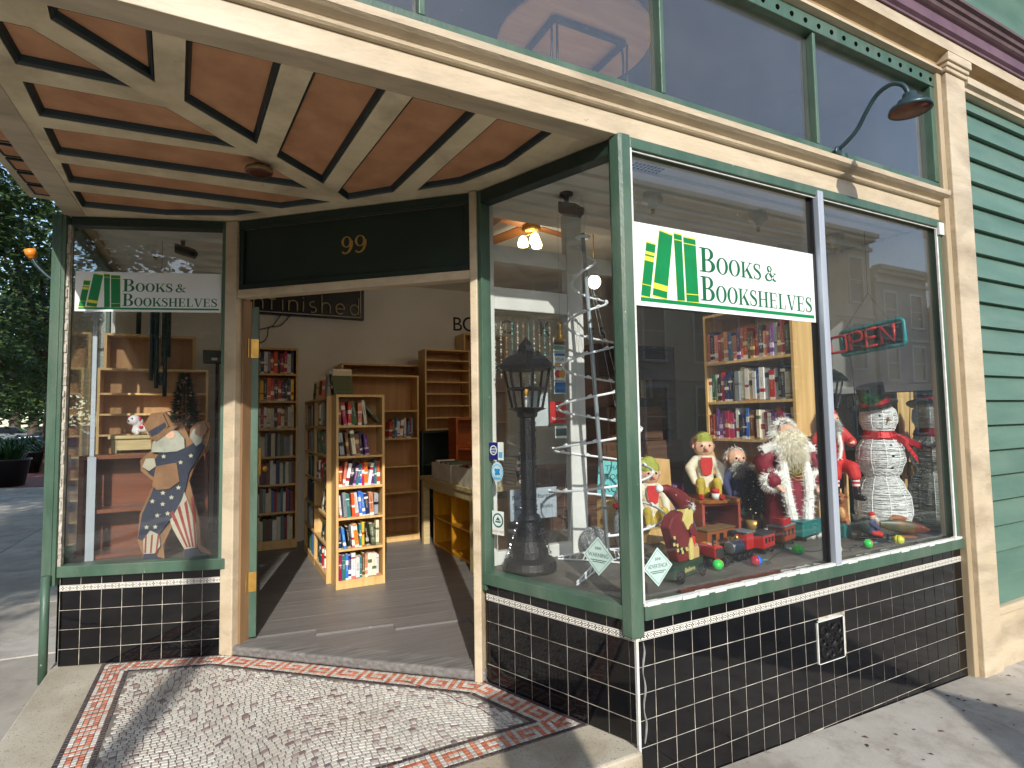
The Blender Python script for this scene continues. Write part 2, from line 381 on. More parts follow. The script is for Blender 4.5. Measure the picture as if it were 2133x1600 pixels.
def slab_grid(name, x0, x1, y0, y1, px, py, mat, ox, oy, parent=None):
    k = 0
    i0 = math.floor((x0 - ox) / px); i1 = math.ceil((x1 - ox) / px); j0 = math.floor((y0 - oy) / py); j1 = math.ceil((y1 - oy) / py)
    for i in range(i0, i1):
        for j in range(j0, j1):
            a, b = max(ox + i * px, x0) + .004, min(ox + (i + 1) * px, x1) - .004
            c, d = max(oy + j * py, y0) + .004, min(oy + (j + 1) * py, y1) - .004
            if b - a < .03 or d - c < .03: continue
            dz = rnd.uniform(-.002, .002); e = .006
            vs = [(a, c), (b, c), (b, d), (a, d)]
            top = [(a + e, c + e), (b - e, c + e), (b - e, d - e), (a + e, d - e)]
            m = MB().add([(x, y, gz(x, y) - .12) for x, y in vs] + [(x, y, gz(x, y) - e + dz) for x, y in vs] + [(x, y, gz(x, y) + dz) for x, y in top],
                         [(8, 9, 10, 11)] + [(q, (q + 1) % 4, 4 + (q + 1) % 4, 4 + q) for q in range(4)] + [(4 + q, 4 + (q + 1) % 4, 8 + (q + 1) % 4, 8 + q) for q in range(4)])
            m.build(name, mat, parent, org=None if parent else (a, c, 0)); k += 1
mb = MB()
def sheet(mb, x0, x1, y0, y1, dz):
    xs = sorted({x0, x1} | {v for v in (-7, 9) if x0 < v < x1}); ys = sorted({y0, y1} | {v for v in (-4, 2.3) if y0 < v < y1})
    mb.add([(x, y, gz(x, y) + dz) for y in ys for x in xs], [(j * len(xs) + i, j * len(xs) + i + 1, (j + 1) * len(xs) + i + 1, (j + 1) * len(xs) + i) for j in range(len(ys) - 1) for i in range(len(xs) - 1)])
sheet(mb, -6.4, 30, -3.4, .6, -.012); sheet(mb, -6.4, -2.2, .6, 14.5, -.012)
walk = tag(mb.build('sidewalk', M('joint_dirt', srgb(96, 88, 76), srgb(70, 64, 56), .9, 12)), kind='structure')
slab_grid('paving_slab', -6.25, 12, -3.25, .1, 1.8, 1.62, CONC, 2.12, -1.62, walk)
slab_grid('paving_slab', -6.25, -2.30, .1, 14.4, 1.3, 1.3, CONC, -2.47, .1, walk)
mb = MB(); sheet(mb, -30, -2.2, 14.5, 22, .0)
tag(mb.build('brick_paving', BRICKP), kind='structure')
mb = MB()
for a, b, c, d in ((-6.4, 30, -3.4, -3.25), (-6.4, -6.25, -3.25, 14.5)):
    vs = [(a, c), (b, c), (b, d), (a, d)]
    mb.add([(x, y, gz(x, y) - .2) for x, y in vs] + [(x, y, gz(x, y)) for x, y in vs], [(4, 5, 6, 7), (0, 1, 5, 4), (1, 2, 6, 5), (2, 3, 7, 6), (3, 0, 4, 7)])
tag(mb.build('kerb', KERB, bev=.012), kind='structure')
# fallen leaves and grit along the foot of the wall
mb = MB()
for i in range(80):
    x = rnd.uniform(.6, 5.0); y = -abs(rnd.gauss(0, .18)) - .1 if rnd.random() < .7 else -rnd.uniform(.1, 1.4)
    if x < 2.6: y -= .0
    a = rnd.uniform(0, 6.3); L = rnd.uniform(.006, .02); z = gz(x, y) + .004
    mb.add([(x + L * cos(a), y + L * sin(a), z), (x + .4 * L * cos(a + 1.6), y + .4 * L * sin(a + 1.6), z + .005), (x - L * cos(a), y - L * sin(a), z + .001), (x - .4 * L * cos(a + 1.6), y - .4 * L * sin(a + 1.6), z + .004)], [(0, 1, 2, 3)])
tag(mb.build('leaf_litter', M('dead_leaf', srgb(92, 60, 40), srgb(60, 42, 32), .8, 30)), 'dead leaves and grit scattered along the foot of the shop wall', 'leaves', kind='stuff')

# ------------------------------------------------------------------ landing with mosaic
land = MB().prism([(-2.45, -.04), (-.012, -.04), (-.012, .12), (-.2, .92), (-1.42, 2.06), (-2.3, 2.42), (-2.45, 2.42)], (0, 0, 0), (1, 0, 0), (0, 1, 0), -.34, -.006).build('entry_landing', STONE, bev=.012)
tag(land, kind='structure')
outer = [V((-2.19, .235)), V((-.088, .235)), JR.copy(), JL.copy(), V((-2.19, 2.165))]
def inset(poly, d):
    n = len(poly); L = []
    for i in range(n):
        a, b = poly[i], poly[(i + 1) % n]; u = (b - a).normalized(); nn = V((-u.y, u.x)); L.append((a + nn * d, u))
    out = []
    for i in range(n):
        p, u = L[i - 1]; q, v = L[i]; den = u.x * v.y - u.y * v.x; t = ((q - p).x * v.y - (q - p).y * v.x) / den; out.append(p + u * t)
    return out
BW = .154; inner = inset(outer, BW)
bed = MB().prism(outer, (0, 0, 0), (1, 0, 0), (0, 1, 0), -.02, -.0035).build('mosaic_bed', M('mosaic_grout', srgb(136, 128, 116), srgb(106, 100, 92), .85, 6), land)
def inpoly(p, poly):
    return all((poly[(i + 1) % len(poly)] - poly[i]).cross(p - poly[i]) > 0 for i in range(len(poly)))
TW = [srgb(206, 202, 190), srgb(194, 190, 178), srgb(200, 192, 180), srgb(180, 176, 166)]
TP = [srgb(146, 126, 124), srgb(124, 104, 106), srgb(168, 150, 142)]
TR_ = [srgb(192, 112, 84), srgb(178, 98, 74), srgb(204, 128, 98)]
TK = [srgb(58, 48, 52), srgb(70, 60, 62)]
tess = []     # (quad pts, colour, class)
KEY = ["11111010", "10001010", "10111010", "10000010", "11111110"]
cell = BW / 7
for i in range(5):
    a, b = outer[i], outer[(i + 1) % 5]; u = (b - a).normalized(); nn = V((-u.y, u.x)); Ln = (b - a).length
    trap = [outer[i], outer[(i + 1) % 5], inner[(i + 1) % 5], inner[i]]
    for k in range(int(Ln / cell) + 1):
        for r in range(7):
            c = a + u * (k + .5) * cell + nn * (r + .5) * cell
            if not inpoly(c, trap): continue
            g = .0016; h = cell / 2 - g
            q = [c + u * (x * h + rnd.uniform(-.001, .001)) + nn * (y * h + rnd.uniform(-.001, .001)) for x, y in ((-1, -1), (1, -1), (1, 1), (-1, 1))]
            cl = 'k' if r in (0, 6) else ('w' if KEY[r - 1][k % 8] == '1' else 'r')
            tess.append((q, rnd.choice({'k': TK, 'w': TW, 'r': TR_}[cl]), cl))
y = .2
rowh = .0250
for j in range(-10, 110):
    x = -2.3 + rnd.uniform(0, .03)
    def wav(px, jj): return .2 + jj * rowh + .035 * sin(px * 5.2 + jj * .045) + .02 * sin(px * 11 + jj * .1 + 1) - .09 * (px + 1.1) ** 2
    while x < 0:
        wd = rnd.uniform(.022, .035); g = .0018
        x1 = x + wd
        q = [V((x + g + rnd.uniform(0, .002), wav(x, j) + g)), V((x1 - g, wav(x1, j) + g + rnd.uniform(0, .002))), V((x1 - g - rnd.uniform(0, .002), wav(x1, j + 1) - g)), V((x + g, wav(x, j + 1) - g - rnd.uniform(0, .002)))]
        if all(inpoly(p, inner) for p in q):
            cl = 'p' if rnd.random() < .10 else 'w'
            tess.append((q, rnd.choice(TP if cl == 'p' else TW), cl))
        x = x1
cp = V((-1.595, -1.966))
tess.sort(key=lambda t: (sum(t[0], V((0, 0))) / 4 - cp).length + (50 if not (-2.05 < t[0][0].x) else 0))
TM = {'w': M('tessera_white', srgb(208, 202, 188), srgb(186, 178, 166), .45, 8, rand=.06, shift=True), 'p': M('tessera_mauve', srgb(152, 124, 124), srgb(130, 104, 106), .45, 9, rand=.1),
      'r': M('tessera_terracotta', srgb(192, 112, 84), srgb(176, 96, 72), .5, 9, rand=.08), 'k': M('tessera_black', srgb(60, 50, 54), srgb(48, 42, 44), .45, 9)}
rest = MB(); rcol = []
def tquad(mb, q, dz=0.0):
    c = sum(q, V((0, 0))) / 4; e = .0012
    t = [p + (c - p).normalized() * e for p in q]
    mb.add([(p.x, p.y, -.008) for p in q] + [(p.x, p.y, -.0012 + dz) for p in q] + [(p.x, p.y, dz) for p in t],
           [(8, 9, 10, 11)] + [(i, (i + 1) % 4, 4 + (i + 1) % 4, 4 + i) for i in range(4)] + [(4 + i, 4 + (i + 1) % 4, 8 + (i + 1) % 4, 8 + i) for i in range(4)])
for i, (q, colr, cl) in enumerate(tess):
    dz = rnd.uniform(-.0008, .0008)
    if i < 300:
        m = MB(); tquad(m, q, dz); m.build('tessera', TM[cl], bed)
    else:
        n0 = len(rest.f); tquad(rest, q, dz); rcol += [colr] * (len(rest.f) - n0)
ck = MB(); cpts = smoothpath([(-.70, 1.06, .0016), (-.665, .99, .0016), (-.62, .93, .0016), (-.60, .86, .0016), (-.555, .80, .0016), (-.53, .70, .0016), (-.47, .60, .0016), (-.455, .52, .0016)], 5)
for i in range(len(cpts) - 1):
    a_, b_ = cpts[i], cpts[i + 1]; n_ = V((-(b_ - a_).y, (b_ - a_).x, 0)).normalized() * (.0016 + .0018 * abs(sin(i * 2.3))); ck.add([a_ - n_, b_ - n_, b_ + n_, a_ + n_], [(0, 1, 2, 3)])
ck.build('crack', M('rusty_crack', srgb(116, 78, 50), srgb(80, 56, 40), .9, 30), bed)
ro = rest.build('mosaic_field', VCOL, bed, kind='stuff')
ca = ro.data.color_attributes.new('Col', 'BYTE_COLOR', 'CORNER'); li = 0
for p in ro.data.polygons:
    for l in p.loop_indices: ca.data[l].color_srgb = tuple((12.92 * c if c < .0031308 else 1.055 * c ** (1 / 2.4) - .055) for c in rcol[p.index][:3]) + (1,)

# ------------------------------------------------------------------ the shop building
shop = thing('corner_shop', 'green and cream timber corner shopfront with recessed tiled entrance', 'building')
def bulkhead(fr, s0, s1, zb, first, rows_down, label, skip=None):
    m = MB(); fr.box(m, s0, s1, -.0016, .10, 0 if callable(zb) else zb, ZSB)
    if callable(zb): m = MB(); fr.box(m, s0, s1, -.0016, .10, -.42, ZSB)
    bk = m.build('bulkhead', GROUT, shop)
    P = .111; ts = .1078
    def tile(sa, sb, za, zb_):
        w_, h_ = sb - sa - .0026, zb_ - za - .0026
        if w_ < .012 or h_ < .012: return
        put('tile', tile_me, bk, fr.p((sa + sb) / 2, -.004, (za + zb_) / 2), scale=(w_ / ts, 1, h_ / ts), rot=(rnd.uniform(-.007, .007), 0, fr.ang + rnd.uniform(-.007, .007)) if fr.n.dot(V((-sin(fr.ang), cos(fr.ang), 0))) > 0 else (0, 0, fr.ang))
    sa = s0; k = 0
    while sa < s1 - .001:
        sb = min(sa + (first if k == 0 else P), s1)
        tile(sa, sb, ZT + .032, ZSB)
        z = ZT
        for r in range(rows_down):
            zt = z; zl = z - P; lim = (gz(fr.p(sa, 0, 0).x, 0) - .02) if callable(zb) else -.004
            if zt - lim < .02: break
            zl = max(zl, lim)
            if skip is None or not skip((sa + sb) / 2, (zt + zl) / 2): tile(sa, sb, zl, zt)
            z = zl
        sa = sb; k += 1
    # patterned trim course
    sa = s0
    while sa < s1 - .004:
        sb = min(sa + .15, s1)
        m = MB(); L = (sb - sa) / 2 - .0004
        me = meshdata(MB().box((-L, 0, -.0155), (L, .012, .0155)), 'trim_tile', TRIM)
        put('trim_tile', me, bk, fr.p((sa + sb) / 2, -.006, ZT + .016), fr.ang); sa = sb
    return bk
tile_me = meshdata(bevbox(.1078, .008, .1078, .0022), 'tile', TILE)
bF = bulkhead(FF, 0.002, 2.66, lambda s: 0, .096, 7, 'F', lambda s, z: 1.185 < s < 1.405 and .085 < z < .30)
bR = bulkhead(FR, .012, FR.len - .006, 0, .085, 4, 'R')
bL = bulkhead(FL, .03, FL.len - .0, 0, .111, 4, 'L')
MB().box((-.006, -.008, -.3), (.006, .006, ZSB)).build('corner_bead', PUTTY, bF)
m = MB(); m.tube(smoothpath([(.034 + .006 * sin(k * 1.7), -.0045, .42 - k * .042) for k in range(11)], 4), [.002 + .0035 * abs(sin(k * .23)) for k in range(41)], 6); m.build('sealant_streak', M('grey_sealant', srgb(150, 150, 148), srgb(110, 110, 108), .6, 30), bF)
# cast vent in the tile wall
vent = MB(); vent.box((1.183, -.012, .082), (1.407, .0, .086)); vent.box((1.183, -.012, .296), (1.407, 0, .302)); vent.box((1.183, -.012, .082), (1.19, 0, .302)); vent.box((1.40, -.012, .082), (1.407, 0, .302))
ventf = vent.build('vent_frame', PUTTY, bF)
vg = MB(); vg.box((1.19, -.0045, .086), (1.40, -.0018, .296)); vg.box((1.19, -.011, .086), (1.20, -.0045, .296)); vg.box((1.39, -.011, .086), (1.40, -.0045, .296)); vg.box((1.20, -.011, .086), (1.39, -.0045, .096)); vg.box((1.20, -.011, .286), (1.39, -.0045, .296))
for cx_, cz_, r_ in ((1.295, .191, .034), (1.24, .24, .026), (1.35, .24, .026), (1.24, .14, .026), (1.35, .14, .026), (1.295, .262, .02), (1.295, .12, .02), (1.222, .191, .02), (1.368, .191, .02)):
    vg.tube([(cx_ + r_ * cos(a * pi / 8), -.009, cz_ + r_ * sin(a * pi / 8)) for a in range(16)], .007, 6, closed=True)
for a in range(4):
    an = a * pi / 4 + .2; vg.cyl((1.295 + .09 * cos(an), -.006, .191 + .09 * sin(an)), (1.295 - .09 * cos(an), -.006, .191 - .09 * sin(an)), .006, n=6)
vg.build('vent_grille', M('cast_iron_black', (.008, .008, .009, 1), (.012, .011, .011, 1), .5, 20, bump=.5, spec=.25), ventf)

# sills, frames, posts
def frame_bar(name, fr, s0, s1, d0, d1, z0, z1, mat=GREEN, bev=.004, parent=None):
    m = MB(); fr.box(m, s0, s1, d0, d1, z0, z1); return m.build(name, mat, parent or shop, bev=bev)
frame_bar('window_sill', FF, .031, 2.655, -.03, .05, ZSB, ZSILL)
frame_bar('window_sill', FR, .015, FR.len - .034, -.03, .05, ZSB, ZSILL)
frame_bar('window_sill', FL, .025, FL.len - .0, -.03, .05, ZSB - .005, ZSILL)
m = MB(); FF.box(m, .032, 2.64, -.024, -.002, ZSILL - .001, ZSILL + .012)
for i in range(26):
    a = .045 + i * .1; FF.box(m, a, a + rnd.uniform(.04, .1), -.026 - rnd.uniform(0, .006), -.004, ZSILL - .004, ZSILL + .008 + rnd.uniform(0, .009))
m.build('putty_line', PUTTY, shop)
frame_bar('window_head', FF, .031, 2.64, -.02, .05, ZW, ZS - .003)
m = MB(); FF.box(m, .04, 2.63, -.008, .0, ZW - .009, ZW - .001); m.build('putty_line', PUTTY, shop)
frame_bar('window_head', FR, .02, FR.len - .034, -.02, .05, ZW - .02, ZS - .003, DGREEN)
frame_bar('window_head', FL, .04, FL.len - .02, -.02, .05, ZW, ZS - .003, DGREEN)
# corner post: two faced
MB().prism([(-.045, .03), (-.032, -.014), (-.018, -.024), (.03, -.024), (.03, .045), (-.035, .055)], (0, 0, 0), (1, 0, 0), (0, 1, 0), .445, ZS + .004).build('corner_post', GREEN, shop, bev=.006)
m = MB(); FF.box(m, .0305, .040, -.020, -.002, ZSILL + .012, ZW); m.build('putty_line', PUTTY, shop)
frame_bar('window_stile', FR, -.005, .026, -.022, .05, ZSB - .035, ZS - .004)
frame_bar('window_stile', FL, FL.len - .05, FL.len - .005, -.02, .05, ZSB, ZS - .004, GREEN)
frame_bar('window_stile', FF, 2.60, 2.635, -.015, .05, ZSILL + .012, ZW, GREEN)
m = MB(); FF.box(m, 2.585, 2.60, -.012, -.001, ZSILL + .012, ZW); FF.box(m, 2.59, 2.66, -.03, -.016, ZW - .05, ZW + .03); m.build('putty_line', PUTTY, shop)
lp = MB(); FL.box(lp, -.05, .024, -.04, .05, ZSB - .05, ZS + .002); FL.box(lp, -.03, .005, -.046, -.04, ZSB - .05, ZS)
lp.build('corner_post', GREEN, shop, bev=.006)
m = MB(); FL.box(m, .025, .042, -.02, .004, ZSILL, ZW)
for i in range(30):
    z = ZSILL + i * .066; FL.box(m, .027, .040 + rnd.uniform(-.006, .006), -.024 - rnd.uniform(0, .006), 0, z, z + rnd.uniform(.03, .06))
m.build('putty_line', M('cracked_putty', srgb(196, 190, 176), srgb(140, 132, 118), .7, 22, bump=.6), shop)
m = MB(); m.cyl((-2.472, 2.195, gz(-2.49, 2.17)), (-2.472, 2.195, .53), .022, n=14); m.build('drain_pipe', GREEN, shop, True)
# mullion
mm = MB(); FF.box(mm, 1.342, 1.390, -.03, .045, ZSILL + .002, ZW + .028); mm.build('mullion', ALU, shop, bev=.004)
mm = MB(); FF.box(mm, 1.330, 1.3415, .0, .04, ZSILL + .012, ZW); mm.build('mullion_shadow_strip', BLACK, shop)  # black strip stands for the shadow left of the mullion
# panes
def pane(fr, s0, s1, z0, z1, d=.018, mat=GLASS, name='pane', parent=None):
    m = MB(); fr.box(m, s0, s1, d, d + .006, z0, z1); return m.build(name, mat, parent or shop)
pane(FF, .028, 1.336, ZSILL - .01, ZW + .005); pane(FF, 1.39, 2.61, ZSILL - .01, ZW + .005)
pane(FR, .02, FR.len - .03, ZSILL - .01, ZW - .015); pane(FL, .03, FL.len - .045, ZSILL - .01, ZW + .005)
# door surround
frame_bar('door_jamb', FD, -.03, .06, -.03, .10, 0.0, ZS - .001, CREAM, .006)
frame_bar('door_jamb', FD, .0605, .076, .02, .10, .0, 2.164, M('jamb_shade_brown', srgb(150, 118, 82), srgb(124, 94, 66), .55, 6, stretch=(1, 1, .2)), .004)  # brown puts the shade of the inner reveal into the colour
frame_bar('door_jamb', FD, FD.len - .055, FD.len - .012, -.035, .10, 0.0, ZS - .001, CREAM, .006)
frame_bar('door_lintel', FD, .061, FD.len - .056, -.02, .06, 2.165, 2.215, CREAM, .006)
hp = frame_bar('head_panel', FD, .061, FD.len - .056, .015, .08, 2.216, 2.60, DGREEN, 0)
m = MB(); FD.box(m, .061, FD.len - .056, -.012, .014, 2.5995, ZS - .002); FD.box(m, .061, FD.len - .056, -.008, .014, 2.216, 2.25); FD.box(m, .061, .09, -.008, .014, 2.251, 2.599); FD.box(m, FD.len - .09, FD.len - .056, -.008, .014, 2.251, 2.599)
m.build('head_panel_frame', DGREEN, hp, bev=.004)
frame_bar('threshold', FD, .0, FD.len, -.02, .13, .0, ZI + .004, M('worn_grey_sill', srgb(132, 130, 126), srgb(96, 92, 88), .5, 5, stretch=(1, 10, 10), bump=.12), .012)

# beam over the street window and the entrance; XL / XRT the ends
XL, XRT = -2.44, 2.68
def _prof(name, pts, x0, x1, mat, bev=0.0):
    k = len(pts); m = MB()
    m.add([(x0, y, z) for y, z in pts] + [(x1, y, z) for y, z in pts], [(i, (i + 1) % k, k + (i + 1) % k, k + i) for i in range(k)] + [tuple(range(k - 1, -1, -1)), tuple(range(k, 2 * k))])
    bm = bmesh.new(); o = m.build(name, mat, shop, bev=bev); bm.from_mesh(o.data); bmesh.ops.recalc_face_normals(bm, faces=bm.faces); bm.to_mesh(o.data); bm.free(); return o
_prof('beam', [(-.004, ZS), (-.004, 2.752), (.11, 2.752), (.11, ZS)], XL, XRT, CREAM, .003)
_prof('beam_moulding', [(-.006, 2.7525), (-.02, 2.756), (-.028, 2.764), (-.018, 2.772), (-.022, 2.786), (-.05, 2.800), (-.066, 2.812), (-.068, 2.840), (-.03, 2.846), (.10, 2.846), (.10, 2.7525)], XL - .02, XRT, CREAM)
_prof('transom_sill', [(-.026, 2.8465), (-.026, 2.90), (-.01, 2.908), (.06, 2.908), (.06, 2.8465)], XL, XRT - .02, GREEN, .003)
_prof('transom_head', [(-.026, 3.565), (-.026, 3.66), (.06, 3.66), (.06, 3.565)], XL, XRT - .02, GREEN, .003)
for i in range(24):
    MB().lathe([(.001, 0), (.0135, 0), (.015, .004), (.015, .006)], (2.60 - i * .117, -.0305, 3.607), 14, axis=V((0, 1, 0))).build('vent_hole', M('hole_black', (.002, .002, .002, 1), None, .9, spec=.05), shop)
for x in (-.94, .248, 1.394): frame_bar('transom_mullion', FF, x - .013, x + .013, -.018, .05, 2.9085, 3.5645, GREEN, .004)
frame_bar('transom_stile', FF, 2.60, 2.66, -.022, .055, 2.9085, 3.5645, GREEN, .004)
for a, b in ((-2.43, -.953), (-.927, .235), (.261, 1.381), (1.407, 2.60)): pane(FF, a, b, 2.905, 3.57, .02, GLASSD, 'transom_pane')
X9 = 7.5
_prof('cornice_bead', [(-.026, 3.6605), (-.06, 3.672), (-.06, 3.69), (-.03, 3.70), (.05, 3.70), (.05, 3.6605)], XL, XRT + .01, CREAM)
_prof('cornice_cove', [(-.03, 3.7005), (-.035, 3.735), (-.06, 3.765), (-.11, 3.78), (.05, 3.78), (.05, 3.7005)], XL, X9, M('cove_tan', srgb(176, 150, 108), srgb(150, 126, 90), .55, 6))
_prof('cornice_band', [(-.10, 3.7805), (-.10, 3.87), (.05, 3.87), (.05, 3.7805)], XL, X9, CREAM, .003)
_prof('cornice_purple_step', [(-.112, 3.8705), (-.112, 3.885), (-.13, 3.90), (-.13, 3.965), (-.145, 3.975), (.05, 3.975), (.05, 3.8705)], XL, X9, PURPLE)
_prof('cornice_purple_crown', [(-.14, 3.9755), (-.155, 3.99), (-.16, 4.012), (-.175, 4.02), (-.18, 4.045), (-.2, 4.055), (-.2, 4.075), (.05, 4.075), (.05, 3.9755)], XL, X9, M('purple_shadow_brown', srgb(104, 80, 78), srgb(86, 64, 64), .5, 8))  # browner purple paints in the shadow along the crown
_prof('upper_wall', [(-.05, 4.0755), (-.05, 4.78), (.1, 4.78), (.1, 4.0755)], XL, X9, SIDING)
_prof('upper_cornice', [(-.052, 4.7805), (-.09, 4.80), (-.09, 4.83), (-.13, 4.85), (-.14, 4.90), (-.2, 4.93), (-.2, 4.97), (.1, 4.97), (.1, 4.7805)], XL, X9, CREAM)
_prof('eaves', [(-.55, 4.9705), (-.55, 5.12), (.1, 5.12), (.1, 4.9705)], XL - .5, X9, M('eaves_olive', srgb(92, 80, 62), srgb(78, 66, 50), .6, 6))
_prof('wall_above', [(0.0, 5.1205), (0.0, 8.6), (.15, 8.6), (.15, 5.1205)], XL, X9, SIDING)
# pier and siding at the right
pier = MB().box((2.70, -.075, -.5), (2.94, .12, 3.66)).build('pier', CREAM, shop, bev=.006)
MB().box((2.645, -.045, -.5), (2.699, .1, 3.655)).build('pier_reveal', M('tan_reveal', srgb(184, 166, 136), srgb(160, 142, 112), .55, 5, bump=.3, stretch=(1, 1, .2)), shop, bev=.005)
m = MB(); m.box((2.685, -.088, 3.6605), (2.955, .05, 3.69)); m.box((2.68, -.098, 3.6905), (2.96, .05, 3.72)); m.box((2.67, -.11, 3.7205), (2.97, .05, 3.7795)); m.build('pier_capital', CREAM, shop, bev=.006)
_prof('siding_bead', [(-.03, 3.60), (-.055, 3.61), (-.055, 3.635), (-.08, 3.65), (-.08, 3.7), (.05, 3.7), (.05, 3.60)], 2.972, X9, CREAM)
z = .10; k = 0
while z < 3.6:
    z1 = min(z + .172, 3.6)
    m = MB(); m.add([(2.941, -.036, z), (X9, -.036, z), (X9, -.006, z1), (2.941, -.006, z1), (2.941, .03, z), (X9, .03, z), (X9, .03, z1), (2.941, .03, z1)],
                   [(0, 1, 2, 3), (1, 5, 6, 2), (5, 4, 7, 6), (4, 0, 3, 7), (4, 5, 1, 0), (3, 2, 6, 7)])
    m.build('siding_board', SIDING, shop); z = z1 - .002 if z1 < 3.599 else 9; k += 1
MB().box((2.941, -.05, -.6), (X9, .04, .045)).build('plinth', CREAM, shop, bev=.004)
MB().box((2.941, -.075, .0452), (X9, .04, .0985)).build('plinth_cap', CREAM, shop, bev=.012)
# left street front
mb = MB(); mb.box((-2.445, 0.106, ZS), (-2.335, 2.32, 2.752)); mb.build('beam', CREAM, shop, bev=.003)
mb = MB(); mb.box((-2.50, -.02, 2.7525), (-2.32, 9, 2.846)); mb.build('beam_moulding', CREAM, shop, bev=.02)
mb = MB(); mb.box((-2.445, 0.16, 2.8465), (-2.33, 11, 8.6)); mb.build('side_wall', SIDING, shop)
mb = MB(); mb.box((-2.445, 3.62, -.4), (-2.41, 11, 2.752)); mb.build('side_wall_lower', SIDING, shop)
mb = MB(); mb.box((-2.445, 2.34, -.4), (-2.41, 3.619, .56)); mb.build('side_bulkhead', TILE, shop)
mb = MB(); mb.box((-2.46, 2.34, .5605), (-2.39, 3.619, .60)); mb.build('window_sill', GREEN, shop, bev=.004); mb = MB(); mb.box((-2.445, 2.34, 2.60), (-2.39, 3.619, 2.6525)); mb.build('window_head', GREEN, shop, bev=.004)
mb = MB(); mb.box((-2.445, 2.34, 2.653), (-2.345, 3.619, 2.752)); mb.build('beam', CREAM, shop)
mb = MB(); mb.box((-2.425, 2.33, .60), (-2.419, 3.619, 2.60)); mb.build('pane', GLASS, shop)
mb = MB(); mb.box((-2.44, .16, 8.6005), (X9, 11, 8.7)); mb.build('roof', ASPH, shop)
mb = MB(); mb.box((X9 - .1, .16, -.4), (X9, 11, 8.6)); mb.box((-2.3, 10.9, -.4), (X9 - .11, 11, 8.6)); mb.build('rear_wall', SIDING, shop)
# bracketed side bay soffit seen at the far left
bay = MB(); bay.box((-2.66, 1.0, 2.80), (-2.446, 2.42, 2.90)); bay.box((-2.70, .9, 2.9005), (-2.446, 2.5, 4.4)); bays = bay.build('side_bay', CREAMD, shop, bev=.006)
for i in range(7):
    y0 = 1.06 + i * .185; m = MB(); m.box((-2.60, y0, 2.792), (-2.475, y0 + .13, 2.7995)); pn = m.build('bay_panel', BROWN, bays)
    m = MB(); m.box((-2.61, y0 - .01, 2.788), (-2.60, y0 + .14, 2.799)); m.box((-2.475, y0 - .01, 2.788), (-2.465, y0 + .14, 2.799)); m.box((-2.5995, y0 - .01, 2.788), (-2.4755, y0, 2.799)); m.box((-2.5995, y0 + .13, 2.788), (-2.4755, y0 + .14, 2.799)); m.build('bay_panel_moulding', MOULD, bays)

# soffit with recessed panels
PAN = [[(-2.075, .117), (-1.806, .110), (-1.826, .434), (-2.083, .189)], [(-1.712, .114), (-1.419, .110), (-1.462, .784), (-1.737, .529)],
       [(-1.31, .112), (-1.043, .112), (-1.119, 1.11), (-1.372, .878)], [(-.94, .112), (-.665, .114), (-.752, 1.06), (-.96, 1.279), (-1.032, 1.19)],
       [(-.568, .113), (-.292, .117), (-.331, .503), (-.453, .791), (-.645, .988)],
       [(-2.252, .265), (-2.15, .261), (-1.905, .509), (-2.248, .517)], [(-2.258, .632), (-1.807, .609), (-1.545, .864), (-2.27, .906)],
       [(-2.28, 1.008), (-1.476, .927), (-1.182, 1.209), (-2.291, 1.285)], [(-2.295, 1.381), (-1.034, 1.345), (-1.285, 1.576), (-2.313, 1.647)],
       [(-2.321, 1.768), (-1.381, 1.681), (-1.531, 1.821), (-1.898, 1.981), (-2.325, 2.031)]]
soff = MB().prism([(-2.334, .111), (-.02, .111), (-.30, .87), (-1.53, 1.98), (-2.334, 2.30)], (0, 0, 0), (1, 0, 0), (0, 1, 0), ZS + .003, ZS + .045, holes=PAN).build('soffit', CREAMD, shop)
MB().box((-2.33, .115, ZS + .09), (.1, 2.3, ZS + .11)).build('soffit_backing', BROWN, shop)
for poly in PAN:
    P2 = [V(p) for p in poly]
    if sum(P2[i].cross(P2[(i + 1) % len(P2)]) for i in range(len(P2))) < 0: P2 = P2[::-1]
    MB().prism(inset(P2, -.004), (0, 0, 0), (1, 0, 0), (0, 1, 0), ZS + .034, ZS + .044).build('soffit_panel', BROWN, soff)
    i1 = inset(P2, .004); i2 = inset(P2, .020); k = len(P2); m = MB()
    m.add([(p.x, p.y, ZS + .004) for p in i1] + [(p.x, p.y, ZS + .012) for p in inset(P2, .012)] + [(p.x, p.y, ZS + .033) for p in i2] + [(p.x, p.y, ZS + .033) for p in i1],
          [(r * k + i, ((r + 1) % 4) * k + i, ((r + 1) % 4) * k + (i + 1) % k, r * k + (i + 1) % k) for r in range(4) for i in range(k)])
    m.build('panel_moulding', MOULD, soff)
# lath strips between plaster ceilings and wall head behind the soffit edge
m = MB(); FR.box(m, 0, FR.len, .0, .04, ZS - .002, ZS + .06); FL.box(m, 0, FL.len, .0, .04, ZS - .002, ZS + .06); FD.box(m, 0, FD.len, .0, .12, ZS, ZS + .06); m.build('wall_head', CREAMD, shop)

